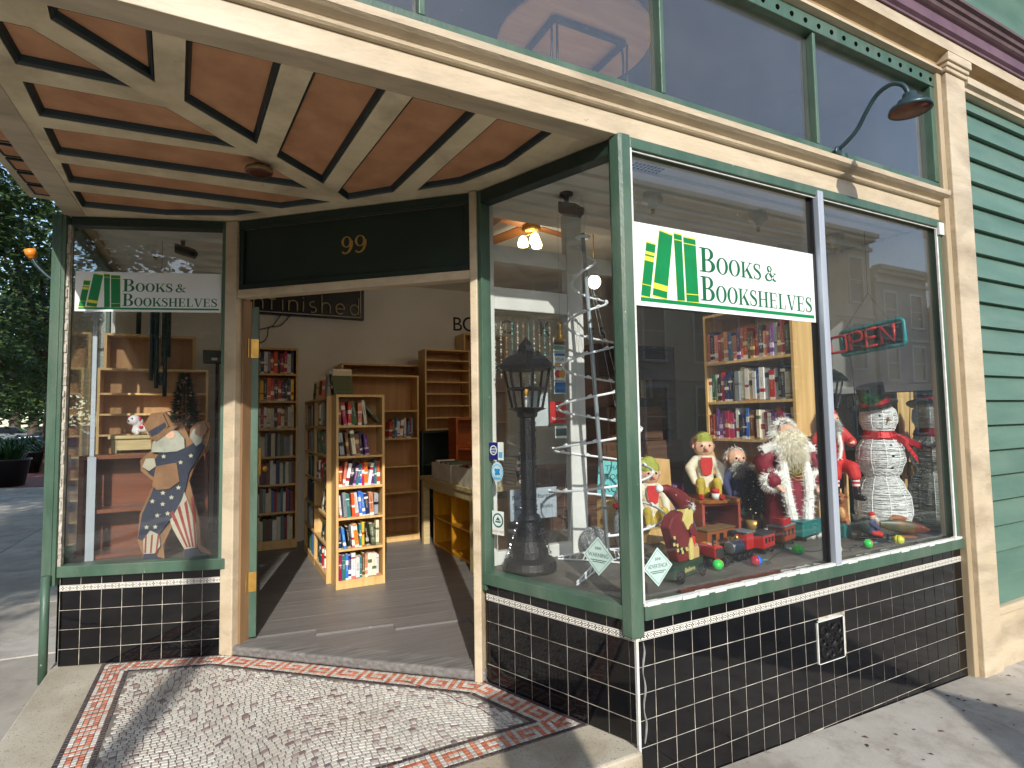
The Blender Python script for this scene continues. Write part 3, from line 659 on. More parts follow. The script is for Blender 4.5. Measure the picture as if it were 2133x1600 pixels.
# ------------------------------------------------------------------ inside of the shop
YB, XE, ZC = 4.9, 5.6, 3.08
mb = MB(); ang = -.14; ca_, sa_ = cos(ang), sin(ang)
sub = tag(MB().prism([tuple(p) for p in [(-2.33, 2.36), (-1.50, 2.04), (-.22, .93), (.0, .95), (XE, .95), (XE, YB), (-2.33, YB)]], (0, 0, 0), (1, 0, 0), (0, 1, 0), -.05, ZI - .012).build('shop_floor', GREYFL), kind='structure')
for i in range(58):
    off = -1.0 + i * .092
    y0 = 1.0 + i * .092 - 1.0
    # plank clipped to the room roughly
    a = V((-1.1, y0 + .9)); u = V((ca_, sa_))
    p0 = V((-2.28, a.y + (-2.28 + 1.1) * sa_ / ca_)); s0 = 0.0
    # start where the plank leaves the entrance wall line JL-JR
    def inside(p): return (p - (JL + V(FD.n.xy) * .131)).dot(V(FD.n.xy)) > 0 and (p - (LC + V(FL.n.xy) * .12)).dot(V(FL.n.xy)) > 0 and p.y < YB and p.x > -2.32 and p.y > .9
    ts = [t * .01 for t in range(0, 300) if inside(p0 + u * t * .01)]
    if not ts: continue
    t0, t1 = ts[0], ts[-1]
    m = MB(); c = p0 + u * (t0 + t1) / 2
    m.obox((0, 0, 0), ((t1 - t0) / 2, 0, 0), (0, .0445, 0), (0, 0, .006))
    me = meshdata(m, 'floor_plank', GREYFL); put('floor_plank', me, sub, (c.x, c.y, ZI - .006 + rnd.uniform(-.0008, .0008)), ang)
m = MB(); m.box((-2.33, YB, -.1), (XE, YB + .1, 3.4)); tag(m.build('back_wall', WALLW), kind='structure')
m = MB(); m.box((XE, .95, -.1), (XE + .1, YB, 3.4)); tag(m.build('side_wall', WALLW), kind='structure')
m = MB(); m.box((-2.40, 3.62, -.1), (-2.372, YB, 3.4)); tag(m.build('side_wall', WALLW), kind='structure')
m = MB(); m.prism([(-2.3, 2.42), (-1.45, 2.1), (-.2, .98), (XE, .98), (XE, YB), (-2.3, YB)], (0, 0, 0), (1, 0, 0), (0, 1, 0), ZC, ZC + .03); tag(m.build('shop_ceiling', CEILW), kind='structure')
# display platforms and their ceilings
m = MB(); m.prism([(.03, .02), (2.80, .02), (2.80, 1.62), (.44, 1.62), (.44, .995), (-.28, .995), (-.27, .84)], (0, 0, 0), (1, 0, 0), (0, 1, 0), .53, ZSILL - .008); tag(m.build('display_platform', DISPFL), kind='structure')
m = MB(); m.box((.1, .97, ZI), (.43, .99, .529)); m.box((.44, 1.60, ZI), (2.8, 1.62, .529)); tag(m.build('platform_front', WHITEP), kind='structure')
m = MB(); a = FL.p(.03, .02, 0); b = FL.p(FL.len, .02, 0); m.prism([(a.x, a.y), (b.x, b.y), (b.x + .1, 3.6), (-2.405, 3.6), (-2.405, a.y)], (0, 0, 0), (1, 0, 0), (0, 1, 0), .50, .54); tag(m.build('display_platform', DISPFL), kind='structure')
# board ceilings over the displays
def board_ceiling(poly, z, wd, axis):
    cl = tag(MB().prism(poly, (0, 0, 0), (1, 0, 0), (0, 1, 0), z + .012, z + .03).build('display_ceiling', CEILW), kind='structure')
    return cl
board_ceiling([(.02, .03), (3.2, .03), (3.2, 1.25), (-.25, 1.25), (-.29, .88)], 2.672, .1, 0)
a = FL.p(.03, .03, 0); b = FL.p(FL.len, .03, 0)
board_ceiling([(a.x, a.y), (b.x, b.y), (b.x + .15, 3.6), (-2.372, 3.6), (-2.372, a.y)], 2.672, .1, 0)
m = MB(); m.box((-2.37, 3.6, 2.67), (-1.3, 3.64, 3.08)); m.build('bulkhead_wall', WALLW, shop)
for i in range(7): 
    m = MB(); m.box((-.2, .12 + i * .16, 2.664), (3.19, .128 + i * .16, 2.683)); m.build('ceiling_bead', CEILW, shop)
for i in range(5): 
    m = MB(); m.box((-2.37, 2.45 + i * .22, 2.655), (-1.46, 2.475 + i * .22, 2.683)); m.build('ceiling_bead', CEILW, shop)
# right end wall of the display with mirror below
m = MB(); m.box((2.80, .03, 1.585), (2.86, 1.15, 2.68)); m.build('display_end_wall', WHITEP, shop)
m = MB(); m.box((2.77, .06, 1.535), (2.80, 1.05, 1.584)); m.build('display_end_ledge', WHITEP, shop, bev=.004)
m = MB(); m.box((2.81, .03, .5), (2.86, 1.15, 1.584)); m.build('display_end_lining', BLACK, shop)
mir = thing('mirror', 'tall mirror panel closing the right end of the window display', 'mirror', (2.805, .5, .57))
MB().box((2.797, .07, .60), (2.806, 1.02, 1.53)).build('mirror_glass', MIRROR, mir)
m = MB(); m.box((2.785, .04, .566), (2.8095, 1.05, .599)); m.box((2.785, .04, .5995), (2.8095, .069, 1.534)); m.build('mirror_frame', M('grey_frame', srgb(150, 148, 144), None, .5), mir, bev=.003)
# white glazed partition behind the display
part = thing('glazed_partition', 'white painted glazed partition standing behind the window display', 'partition', (-.27, .95, .565))
for a, b, c, d in ((-.275, -.20, .566, 2.66), (.30, .415, .566, 2.66)):
    MB().box((a, .93, c), (b, .99, d)).build('post', WHITEP, part, bev=.005)
for c, d in ((2.30, 2.40), (2.02, 2.15)): MB().box((-.199, .935, c), (.299, .985, d)).build('rail', WHITEP, part, bev=.005)
MB().box((.416, .935, 2.30), (1.75, .985, 2.40)).build('rail', WHITEP, part, bev=.005)
MB().box((-.199, .935, .566), (.299, .985, .64)).build('rail', WHITEP, part, bev=.005)
MB().box((-.199, .958, .64), (.299, .962, 2.02)).build('pane', GLASS, part)
# loft behind transom
m = MB(); m.box((-2.3, .06, 2.86), (2.75, 1.6, 2.90)); m.build('loft_floor', M('loft_boards', srgb(226, 214, 190), srgb(206, 192, 166), .7, 5), shop)
m = MB(); m.box((-2.3, 1.6, 2.87), (2.75, 1.66, 4.0)); m.box((-2.3, .06, 3.75), (2.75, 1.6, 3.8)); m.box((2.72, .06, 2.901), (2.75, 1.6, 3.75)); m.build('loft_lining', M('loft_grey', srgb(84, 84, 90), srgb(70, 70, 76), .8, 3), shop)
# ------------------------------------------------------------------ street: houses across the road, trees, cars, poles
def house(x0, x1, y, h, storeys, nwin, wallm, label, roofm, yb=12):
    g = gz((x0 + x1) / 2, y) - .2
    t = thing('terrace_house', label, 'building', ((x0 + x1) / 2, y, g), 'houses across the road')
    MB().box((x0, y - yb, g), (x1, y, h)).build('wall', wallm, t)
    co = MB(); co.box((x0 - .1, y - .05, h - .9), (x1 + .1, y + .18, h - .65)); co.box((x0 - .2, y - .05, h - .15), (x1 + .2, y + .55, h + .12)); co.box((x0 - .15, y - .05, h - .35), (x1 + .15, y + .35, h - .15)); co.build('cornice', roofm, t, bev=.04)
    fl = (h - 1.0 - g) / storeys
    for s in range(storeys):
        if s: MB().box((x0, y, g + s * fl - .1), (x1, y + .12, g + s * fl + .08)).build('string_course', roofm, t)
        for k in range(nwin):
            cx_ = x0 + (k + .5) * (x1 - x0) / nwin; w_ = .62; z0 = g + s * fl + .85; z1 = g + (s + 1) * fl - .45
            f = MB(); f.box((cx_ - w_ - .12, y, z0 - .12), (cx_ - w_, y + .09, z1 + .15)); f.box((cx_ + w_, y, z0 - .12), (cx_ + w_ + .12, y + .09, z1 + .15)); f.box((cx_ - w_, y, z1), (cx_ + w_, y + .09, z1 + .15)); f.box((cx_ - w_ - .05, y, z0 - .12), (cx_ + w_ + .05, y + .14, z0)); f.box((cx_ - w_, y, (z0 + z1) / 2 - .03), (cx_ + w_, y + .05, (z0 + z1) / 2 + .03))
            wn = f.build('window', WHITEP, t); MB().box((cx_ - w_, y + .004, z0), (cx_ + w_, y + .012, z1)).build('pane', M('house_pane', (.03, .035, .04, 1), None, .08), wn)
HW = M('stucco_cream', srgb(196, 186, 166), srgb(178, 168, 148), .8, .8); HW2 = M('stucco_grey', srgb(160, 160, 158), srgb(142, 142, 142), .8, .8); HT = M('house_trim', srgb(206, 200, 186), None, .7, 3)
house(5.2, 33.4, -18, 12.0, 3, 9, HW, 'long cream three storey house with heavy cornice across the road', HT)
house(33.8, 39.5, -18, 10.2, 3, 2, HW2, 'narrow grey house next to the long cream house across the road', HT)
house(40, 62, -18, 8.2, 2, 5, HW, 'low two storey cream house farthest along the road', HT)
house(-44, -20, -24, 8.0, 2, 6, HW2, 'grey two storey house across the junction', HT)

LEAF = N('leaf')
_v = LEAF.coord(); _n = LEAF.noise(_v, 1.3, 4); _n2 = LEAF.noise(_v, 14, 2)
_c = LEAF.mix(LEAF.ramp(_n, .35, .65), srgb(48, 72, 34), srgb(84, 104, 48)); _c = LEAF.mix(LEAF.ramp(_n2, .5, .8), _c, srgb(34, 54, 28))
_b = LEAF.n('ShaderNodeBsdfPrincipled'); LEAF.l(_c, _b.inputs['Base Color']); _b.inputs['Roughness'].default_value = .55
_t = LEAF.n('ShaderNodeBsdfTranslucent'); LEAF.l(_c, _t.inputs[0]); _x = LEAF.n('ShaderNodeMixShader'); _x.inputs[0].default_value = .25
LEAF.l(_b.outputs[0], _x.inputs[1]); LEAF.l(_t.outputs[0], _x.inputs[2]); LEAF = LEAF.done(_x.outputs[0])
BARK = M('bark', srgb(92, 78, 64), srgb(62, 52, 44), .85, 9, stretch=(1, 1, .2), bump=.8, bscale=30)

def tree(x, y, trunk_h, cc, cr, nclump, nleaf, lsz, seed, label, tr=.16, group=None):
    rg = random.Random(seed); g = gz(x, y) - .15
    t = thing('street_tree', label, 'tree', (x, y, g), group)
    top = V((cc[0], cc[1], cc[2])); base = V((x, y, g))
    tk = MB(); path = smoothpath([base, base.lerp(V((x, y, trunk_h)), .5) + V((rg.uniform(-.1, .1), rg.uniform(-.1, .1), 0)), V((x, y, trunk_h)), V((x, y, trunk_h)).lerp(top, .6)], 4)
    tk.tube(path, [tr * (1.25 - .9 * i / len(path)) for i in range(len(path))], 9)
    clumps = []
    for i in range(nclump):
        while True:
            p = V((rg.uniform(-1, 1), rg.uniform(-1, 1), rg.uniform(-1, 1)))
            if .25 < p.length < 1: break
        p = p * (.72 + .3 * rg.random()); clumps.append(V((cc[0] + p.x * cr[0], cc[1] + p.y * cr[1], cc[2] + p.z * cr[2])))
    for c in clumps[::max(1, nclump // 14)]:
        s = path[len(path) * 2 // 3]; mid = s.lerp(c, .5) + V((0, 0, .25))
        tk.tube(smoothpath([s, mid, c], 3), [tr * .5, tr * .42, tr * .36, tr * .3, tr * .22, tr * .15, tr * .08], 6)
    tk.build('trunk', BARK, t, True)
    cw = MB()
    for c in clumps:
        rad = rg.uniform(.35, .75) * (cr[0] + cr[2]) / 6
        for k in range(nleaf):
            d = V((rg.gauss(0, 1), rg.gauss(0, 1), rg.gauss(0, .75))) * rad * .55
            p = c + d; a = V((rg.gauss(0, 1), rg.gauss(0, 1), rg.gauss(0, .5))).normalized(); b = a.orthogonal().normalized(); L = lsz * rg.uniform(.6, 1.3)
            cw.add([p - a * L, p + b * L * .45, p + a * L, p - b * L * .45], [(0, 1, 2, 3)])
    cw.build('crown', LEAF, t)
tree(-6.6, -5.4, 3.0, (-7.2, -4.3, 5.6), (2.2, 3.6, 2.0), 120, 120, .085, 3, 'street tree on the kerb whose leaves dapple the side pavement', .14)
tree(-7.4, .2, 3.0, (-7.4, -.2, 5.6), (2.4, 3.0, 2.0), 80, 100, .09, 4, 'second street tree along the side kerb', .14)
tree(-8.2, 6.6, 3.0, (-8.0, 6.4, 5.6), (2.6, 3.0, 2.2), 80, 90, .1, 6, 'third street tree along the side kerb', .14)
tree(-6.05, 19.0, 2.6, (-6.0, 15.0, 4.9), (3.2, 5.0, 3.6), 95, 100, .10, 5, 'dark leafy tree whose trunk stands just left of the green corner post', .2)
tree(-10.5, 30, 3.0, (-9.8, 28.0, 6.2), (4.5, 5.0, 5.2), 80, 90, .16, 8, 'big dark tree behind the parked cars', .28)
tree(-6.1, 9.3, 3.3, (-4.9, 9.2, 5.4), (1.9, 2.8, 1.9), 50, 100, .075, 11, 'nearest overhanging tree above the side pavement', .12)
for k, (tx, ty, th) in enumerate(((-24, -23, 9.0), (-15, -25, 10), (-6.5, -26, 8.6), (1.0, -25, 9.2))): tree(tx, ty, 3.2, (tx, ty, th * .58), (4.8, 4.0, th * .46), 80, 70, .2, 40 + k, '%s of the four big trees in the row across the road' % ORD[k + 1], .25, 'trees across the road')
t = thing('terrace_house', 'unseen brown house added along the side street to darken the glass reflections', 'building', (-21, 0, -.3)); MB().box((-33, -15, -.4), (-21, 21, 9.6)).build('wall', M('brick_brown', srgb(112, 78, 62), srgb(92, 62, 50), .85, 3), t); MB().box((-21.05, -15.1, 9.3), (-20.6, 21.1, 9.75)).build('cornice', HT, t, bev=.04)  # unseen block added so the entrance glass reflects something dark
for k in range(9):
    for fz in (1.0, 4.1, 7.0):
        yc = -13 + k * 4.0; wn = MB().box((-21.0, yc - .75, fz - .12), (-20.93, yc + .75, fz + 1.75)).build('window', HT, t); MB().box((-20.93, yc - .62, fz), (-20.92, yc + .62, fz + 1.62)).build('pane', MATS['house_pane'], wn)
tree(-12.6, 46, 3.4, (-11.2, 46, 5.6), (6.5, 4.0, 3.7), 90, 90, .24, 61, 'wide dark tree over the back row of parked cars', .3)
tree(-17.5, 62, 4.0, (-17, 62, 7.5), (9, 7, 7), 90, 80, .32, 14, 'far tree beyond the car park', .4)

def car(x, y, rz, paint, label):
    g = gz(x, y) - .16; t = thing('parked_car', label, 'car', (x, y, g), 'cars in the car park beyond the pavement')
    q = Matrix.Rotation(rz, 3, 'Z'); T = lambda p: V((x, y, g)) + q @ V(p)
    def tr(mb): mb.v = [T(p) for p in mb.v]; return mb
    ux, uz = V((1, 0, 0)), V((0, 0, 1))
    body = [(-2.2, .32), (2.15, .30), (2.22, .55), (2.1, .78), (1.1, .93), (-1.5, .98), (-2.15, .92), (-2.25, .6)]
    tr(MB().prism([(p[0], p[1]) for p in body], (0, .86, 0), ux, uz, 0, 1.72)).build('body', paint, t, bev=.09, seg=3)
    cab = [(-1.75, .94), (.95, .90), (.25, 1.40), (-.15, 1.46), (-1.0, 1.44)]
    m = MB(); k = len(cab); m.add([(a, -.76, b) if b < 1 else (a, -.6, b) for a, b in cab] + [(a, .76, b) if b < 1 else (a, .6, b) for a, b in cab], [tuple(range(k)), tuple(range(2 * k - 1, k - 1, -1))] + [(i, k + i, k + (i + 1) % k, (i + 1) % k) for i in range(k)])
    tr(m).build('cabin_glass', M('car_glass', (.02, .024, .028, 1), None, .06), t, bev=.05)
    m = MB(); m.box((-1.05, -.59, 1.43), (.2, .59, 1.475)); tr(m).build('roof', paint, t, bev=.03)
    for sx in (-1.35, 1.38):
        for sy in (-.84, .84):
            s = 1 if sy > 0 else -1
            m = MB().lathe([(.2, -.1), (.31, -.1), (.33, -.06), (.33, .06), (.31, .1), (.2, .1)], (sx, sy, .33), 22, axis=V((0, 1, 0))); wh = tr(m).build('tyre', M('rubber', (.015, .015, .016, 1), None, .8), t, True)
            m = MB().lathe([(.0, .06), (.05, .07), (.06, .04), (.18, .05), (.205, .09), (.21, .0)], (sx, sy, .33), 16, axis=V((0, s, 0))); tr(m).build('rim', M('alloy', srgb(190, 192, 196), None, .3, metal=.8), wh)
    for sy in (-.62, .62):
        tr(MB().ell((-2.16, sy, .8), (.09, .2, .09), 10, 6)).build('tail_light', M('tail_red', srgb(190, 24, 24), None, .2), t, True)
        tr(MB().ell((2.08, sy, .66), (.12, .2, .08), 10, 6)).build('headlight', M('lamp_clear', srgb(220, 224, 228), None, .1), t, True)
    return t
PB = M('car_blue', srgb(28, 52, 110), None, .25, coat=1.0); PG = M('car_grey', srgb(74, 80, 86), None, .28, coat=1.0); PS = M('car_silver', srgb(176, 180, 186), None, .28, metal=.4, coat=1.0); PR = M('car_red', srgb(140, 30, 34), None, .3, coat=1.0)
car(-9.0, 37.5, .06, PB, 'dark blue parked car showing its red tail light')
car(-9.6, 25.2, .10, PG, 'dark grey car nearest the planters, bonnet in view')
car(-15.9, 54, .5, PS, 'silver parked car at the left edge of the picture')
car(-13.2, 57, .4, PG, 'dark saloon car in the back row of the car park')
car(-12.0, 60, .4, PS, 'silver car at the right end of the back row')
car(-15.3, 63, .9, PR, 'red car between the silver ones in the back row')

PLANT = M('strap_leaf', srgb(44, 82, 40), srgb(26, 54, 28), .4, 6)
def planter(x, y, r, h, seed, label):
    rg = random.Random(seed); g = gz(x, y); t = thing('planter', label, 'planter', (x, y, g), 'planters on the pavement')
    MB().lathe([(r * .8, 0), (r, h * .9), (r * 1.06, h * .92), (r * 1.06, h), (r * .95, h), (r * .93, h * .93), (.01, h * .92)], (x, y, g), 20).build('tub', M('black_tub', srgb(24, 24, 26), None, .5), t, True)
    m = MB()
    for i in range(120):
        a = rg.uniform(0, 6.28); L = rg.uniform(.35, .75); o = V((cos(a), sin(a), 0)); b = V((-sin(a), cos(a), 0)); p = V((x, y, g + h * .9)) + o * rg.uniform(0, r * .7); wd = .022
        pts = [p, p + o * L * .3 + V((0, 0, L * .6)), p + o * L * .7 + V((0, 0, L * .72)), p + o * L * 1.05 + V((0, 0, L * .45))]
        vs = []
        for k, q in enumerate(pts): ww = wd * (1, 1, .7, .05)[k]; vs += [q - b * ww, q + b * ww]
        m.add(vs, [(0, 1, 3, 2), (2, 3, 5, 4), (4, 5, 7, 6)])
    m.build('foliage', PLANT, t)
planter(-5.95, 14.9, .45, .62, 1, 'black tub of strappy leaves nearest on the side pavement')
planter(-6.45, 19.2, .5, .62, 2, 'black tub of strappy leaves beside the tree trunk')
planter(-7.6, 18.2, .5, .62, 3, 'black tub of strappy leaves at the left edge behind the nearer tub')

# wooden utility pole, sign post and an added unseen sail, shaped for its shadow, on the kerb behind the viewer: their shadows fall on the landing and pavement
p = thing('utility_pole', 'tall wooden utility pole on the kerb casting a broad shadow on the landing', 'pole', (-3.62, -5.0, gz(-3.62, -5)))
MB().cyl((-3.62, -5.0, -.4), (-3.62, -5.0, 9.5), .078, .07, 14).build('shaft', BARK, p, True); MB().box((-4.5, -5.05, 8.6), (-2.74, -4.95, 8.74)).build('cross_arm', BARK, p)
p = thing('sign_post', 'thin steel sign post on the kerb casting a narrow shadow', 'post', (-1.42, -3.6, gz(-1.4, -3.6)))
MB().cyl((-1.42, -3.6, -.35), (-1.42, -3.6, 2.6), .028, n=10).build('shaft', ALU, p, True); MB().box((-1.60, -3.65, 2.1), (-1.24, -3.635, 2.6)).build('plate', WHITEP, p)
ax, ay, az_ = 1.02, -4.35, 2.32
ss = thing('shadow_sail', 'unseen triangular sheet added to throw the shadow on the right pavement', 'shade sail', (ax, ay, az_))  # invented sheet, its outline taken from the pavement shadow
e1, e2 = V((.44, -.9, 0)), V((-.62, -.78, 0)); A = V((ax, ay, az_)); B = A + e1 * 3.2; Cc = A + e2 * 3.4
MB().add([A, B, Cc, A + V((0, 0, .01)), B + V((0, 0, .01)), Cc + V((0, 0, .01))], [(0, 2, 1), (3, 4, 5), (0, 1, 4, 3), (1, 2, 5, 4), (2, 0, 3, 5)]).build('canvas', M('canvas', srgb(150, 140, 120), None, .8), ss)
for q in (A, B, Cc): MB().cyl((q.x, q.y, gz(q.x, q.y) - .2), (q.x, q.y, q.z + .1), .03, n=8).build('pole', ALU, ss, True)

# lamps on the outside of the building
gl = thing('gooseneck_lamp', 'teal gooseneck lamp with round enamel shade above the street window', 'lamp', (1.5, 0, 2.87))
path = smoothpath([(1.498, -.02, 2.868), (1.505, -.09, 2.895), (1.515, -.16, 2.95), (1.52, -.215, 3.03), (1.525, -.27, 3.095), (1.53, -.34, 3.115), (1.537, -.395, 3.08), (1.54, -.415, 3.02)], 5)
MB().tube(path, .0115, 10).build('arm', PEWTER, gl, True)
MB().lathe([(.001, 0), (.022, 0), (.03, .004), (.03, .012), (.001, .016)], (1.498, -.068, 2.868), 16, axis=V((0, 1, 0))).build('wall_plate', PEWTER, gl, True)
sh = MB().lathe([(.016, .075), (.03, .07), (.034, .045), (.055, .035), (.06, .015), (.092, 0), (.098, -.022), (.094, -.022), (.086, -.004), (.05, .012), (.01, .02)], (1.541, -.418, 2.955), 28).build('shade', PEWTER, gl, True)
MB().lathe([(.09, -.02), (.084, -.002), (.048, .008), (.012, .014)], (1.541, -.418, 2.955), 24).build('shade_lining', RUST, sh, True)
MB().lathe([(.001, -.012), (.016, -.012), (.018, .0), (.016, .012)], (1.541, -.418, 2.955), 14).build('socket', PUTTY, sh, True)
g2 = thing('gooseneck_lamp', 'gooseneck lamp arm with orange tip on the side street wall', 'lamp', (-2.445, 3.0, 2.38))
MB().tube(smoothpath([(-2.445, 3.0, 2.36), (-2.56, 3.0, 2.375), (-2.66, 3.0, 2.42), (-2.74, 3.0, 2.50), (-2.77, 3.0, 2.555)], 5), .012, 8).build('arm', PEWTER, g2, True)
MB().lathe([(.012, 0), (.022, .005), (.026, .02), (.03, .022), (.036, .065), (.001, .066)], (-2.772, 3.0, 2.553), 16, axis=V((-.25, 0, 1))).build('socket', M('orange_socket', srgb(240, 150, 50), srgb(220, 120, 30), .4), g2, True)
cl = thing('ceiling_lamp', 'rusty round ceiling lamp on the panelled entrance soffit', 'lamp', (-1.44, 1.007, 2.654))
MB().lathe([(.001, .0), (.03, 0), (.034, -.012), (.062, -.02), (.066, -.034), (.060, -.04)], (-1.44, 1.007, 2.657), 22).build('rim', M('aged_brass', srgb(150, 128, 88), srgb(110, 88, 60), .5, 20, metal=.4), cl, True)
MB().lathe([(.059, -.040), (.045, -.046), (.001, -.048)], (-1.44, 1.007, 2.657), 12).build('lens', M('rust_glass', srgb(96, 44, 26), srgb(60, 28, 20), .3, 30), cl)
# ------------------------------------------------------------------ bookcases and books
def book_mat(name, c, c2, c3):
    s = N(name); tc = s.n('ShaderNodeTexCoord'); sp = s.n('ShaderNodeSeparateXYZ'); s.l(tc.outputs['Object'], sp.inputs[0])
    x, y_, z = sp.outputs; oi = s.n('ShaderNodeObjectInfo'); r = oi.outputs['Random']
    r2 = s.math('FRACT', s.math('MULTIPLY', r, 17.3)); r3 = s.math('FRACT', s.math('MULTIPLY', r, 91.7))
    hv = s.n('ShaderNodeHueSaturation'); hv.inputs['Color'].default_value = c; s.l(s.math('MULTIPLY_ADD', r2, .5, .75), hv.inputs['Value']); s.l(s.math('MULTIPLY_ADD', r3, .03, .485), hv.inputs['Hue'])
    band = s.math('LESS_THAN', s.math('ABSOLUTE', s.math('SUBTRACT', z, s.math('MULTIPLY_ADD', r, .7, .15))), s.math('MULTIPLY', r2, .09))
    foot = s.math('LESS_THAN', z, s.math('MULTIPLY', r3, .14))
    cb = s.n('ShaderNodeCombineXYZ'); s.l(s.math('MULTIPLY', x, 5.0), cb.inputs[0]); s.l(s.math('MULTIPLY_ADD', z, 46.0, s.math('MULTIPLY', r, 500.0)), cb.inputs[2])
    nz = s.noise(cb.outputs[0], 1.0, 1)
    txt = s.math('MULTIPLY', s.math('GREATER_THAN', nz, .55), s.math('MULTIPLY', s.math('LESS_THAN', s.math('ABSOLUTE', s.math('SUBTRACT', x, .5)), .2), s.math('LESS_THAN', s.math('ABSOLUTE', s.math('SUBTRACT', z, .56)), s.math('MULTIPLY_ADD', r3, .2, .1))))
    col = s.mix(band, hv.outputs[0], c2); col = s.mix(s.math('MULTIPLY', foot, .8), col, c2); col = s.mix(s.math('MULTIPLY', txt, .85), col, c3)
    return s.done(s.bsdf(col, .38))
W_, K_ = srgb(232, 230, 222), srgb(24, 24, 28)
BK = {'red': book_mat('book_red', srgb(176, 30, 36), W_, srgb(236, 200, 120)), 'crimson': book_mat('book_crimson', srgb(150, 24, 64), srgb(220, 200, 150), W_), 'white': book_mat('book_white', srgb(232, 232, 228), srgb(176, 40, 44), K_),
      'cream': book_mat('book_cream', srgb(224, 214, 186), srgb(90, 110, 80), K_), 'black': book_mat('book_black', srgb(28, 28, 32), srgb(180, 176, 166), W_), 'navy': book_mat('book_navy', srgb(28, 42, 92), W_, srgb(226, 200, 110)),
      'blue': book_mat('book_blue', srgb(52, 108, 186), W_, W_), 'teal': book_mat('book_teal', srgb(48, 122, 124), srgb(230, 226, 210), W_), 'green': book_mat('book_green', srgb(44, 104, 62), srgb(230, 214, 110), W_),
      'olive': book_mat('book_olive', srgb(96, 104, 72), srgb(60, 60, 50), W_), 'yellow': book_mat('book_yellow', srgb(228, 188, 48), srgb(180, 40, 40), K_), 'orange': book_mat('book_orange', srgb(226, 112, 38), W_, K_),
      'purple': book_mat('book_purple', srgb(96, 48, 116), srgb(222, 200, 230), W_), 'grey': book_mat('book_grey', srgb(146, 152, 158), K_, K_), 'brown': book_mat('book_brown', srgb(112, 70, 48), srgb(214, 184, 120), srgb(230, 210, 160)),
      'salmon': book_mat('book_salmon', srgb(214, 128, 100), W_, K_)}
PAGES = M('page_edges', srgb(236, 228, 206), srgb(214, 204, 178), .8, 60, stretch=(1, .1, .1))
_cov = MB(); _cov.box((0, 0, 0), (1, .035, 1)); _cov.box((0, .035, 0), (.09, 1, 1)); _cov.box((.91, .035, 0), (1, 1, 1))
_pg = meshdata(MB().box((.09, .036, .015), (.91, .97, .985)), 'page_block', PAGES)
COVER = {k: meshdata(_cov, 'book_' + k, m) for k, m in BK.items()}
ALLC = list(BK)
NB = [0]
def add_book(P, u, n, colr, w_, h_, d_, lean, label, group, flat=False):
    """P bottom-left-front corner; u right, n inwards"""
    up = V((0, 0, 1)); u, n = V(u).normalized(), V(n).normalized()
    Rm = Matrix((u, n, up)).transposed()
    if lean: Rm = Rm @ Matrix.Rotation(lean, 3, 'Y')
    o = bpy.data.objects.new('book', COVER[colr]); COL.objects.link(o)
    o.matrix_world = Matrix.Translation(P) @ Rm.to_4x4() @ Matrix.Diagonal((w_, d_, h_, 1))
    c = bpy.data.objects.new('page_block', _pg); COL.objects.link(c); c.parent = o
    tag(o, label, 'book', group); NB[0] += 1
    return o

def bookcase(label, P, u, n, w_, h_, d_, zs, mat=PINE, back=PINEB, t=.02, tops=True, name='bookcase', div=0, group=None):
    """P = front left bottom; zs = heights of shelf tops above P"""
    P = V(P); u, n = V(u).normalized(), V(n).normalized(); up = V((0, 0, 1))
    th = thing(name, label, 'bookcase', P, group)
    def B(nm, s0, s1, d0, d1, z0, z1, m=mat, bev=.0015):
        mb = MB(); mb.obox(P + u * (s0 + s1) / 2 + n * (d0 + d1) / 2 + up * (z0 + z1) / 2, u * (s1 - s0) / 2, n * (d1 - d0) / 2, up * (z1 - z0) / 2)
        return mb.build(nm, m, th)
    B('side', 0, t, 0, d_, 0, h_); B('side', w_ - t, w_, 0, d_, 0, h_)
    for k in range(div): x = w_ * (k + 1) / (div + 1); B('divider', x - t / 2, x + t / 2, 0.001, d_, 0, h_ - t - .0005)
    B('top', t + .0003, w_ - t - .0003, .0, d_, h_ - t, h_)
    for i, z in enumerate(zs): B('shelf', t + .0003, w_ - t - .0003, .002, d_ - .011, z - t * .9, z)
    if zs[0] > .05: B('plinth', t + .0003, w_ - t - .0003, .004, .02, 0, zs[0] - t * .9 - .0003)
    if back: B('back_panel', t + .0004, w_ - t - .0004, d_ - .01, d_ - .002, .001, h_ - t - .0004, back)
    th['_f'] = 0; del th['_f']
    return dict(P=P, u=u, n=n, w=w_, t=t, zs=zs, h=h_, d=d_, th=th)

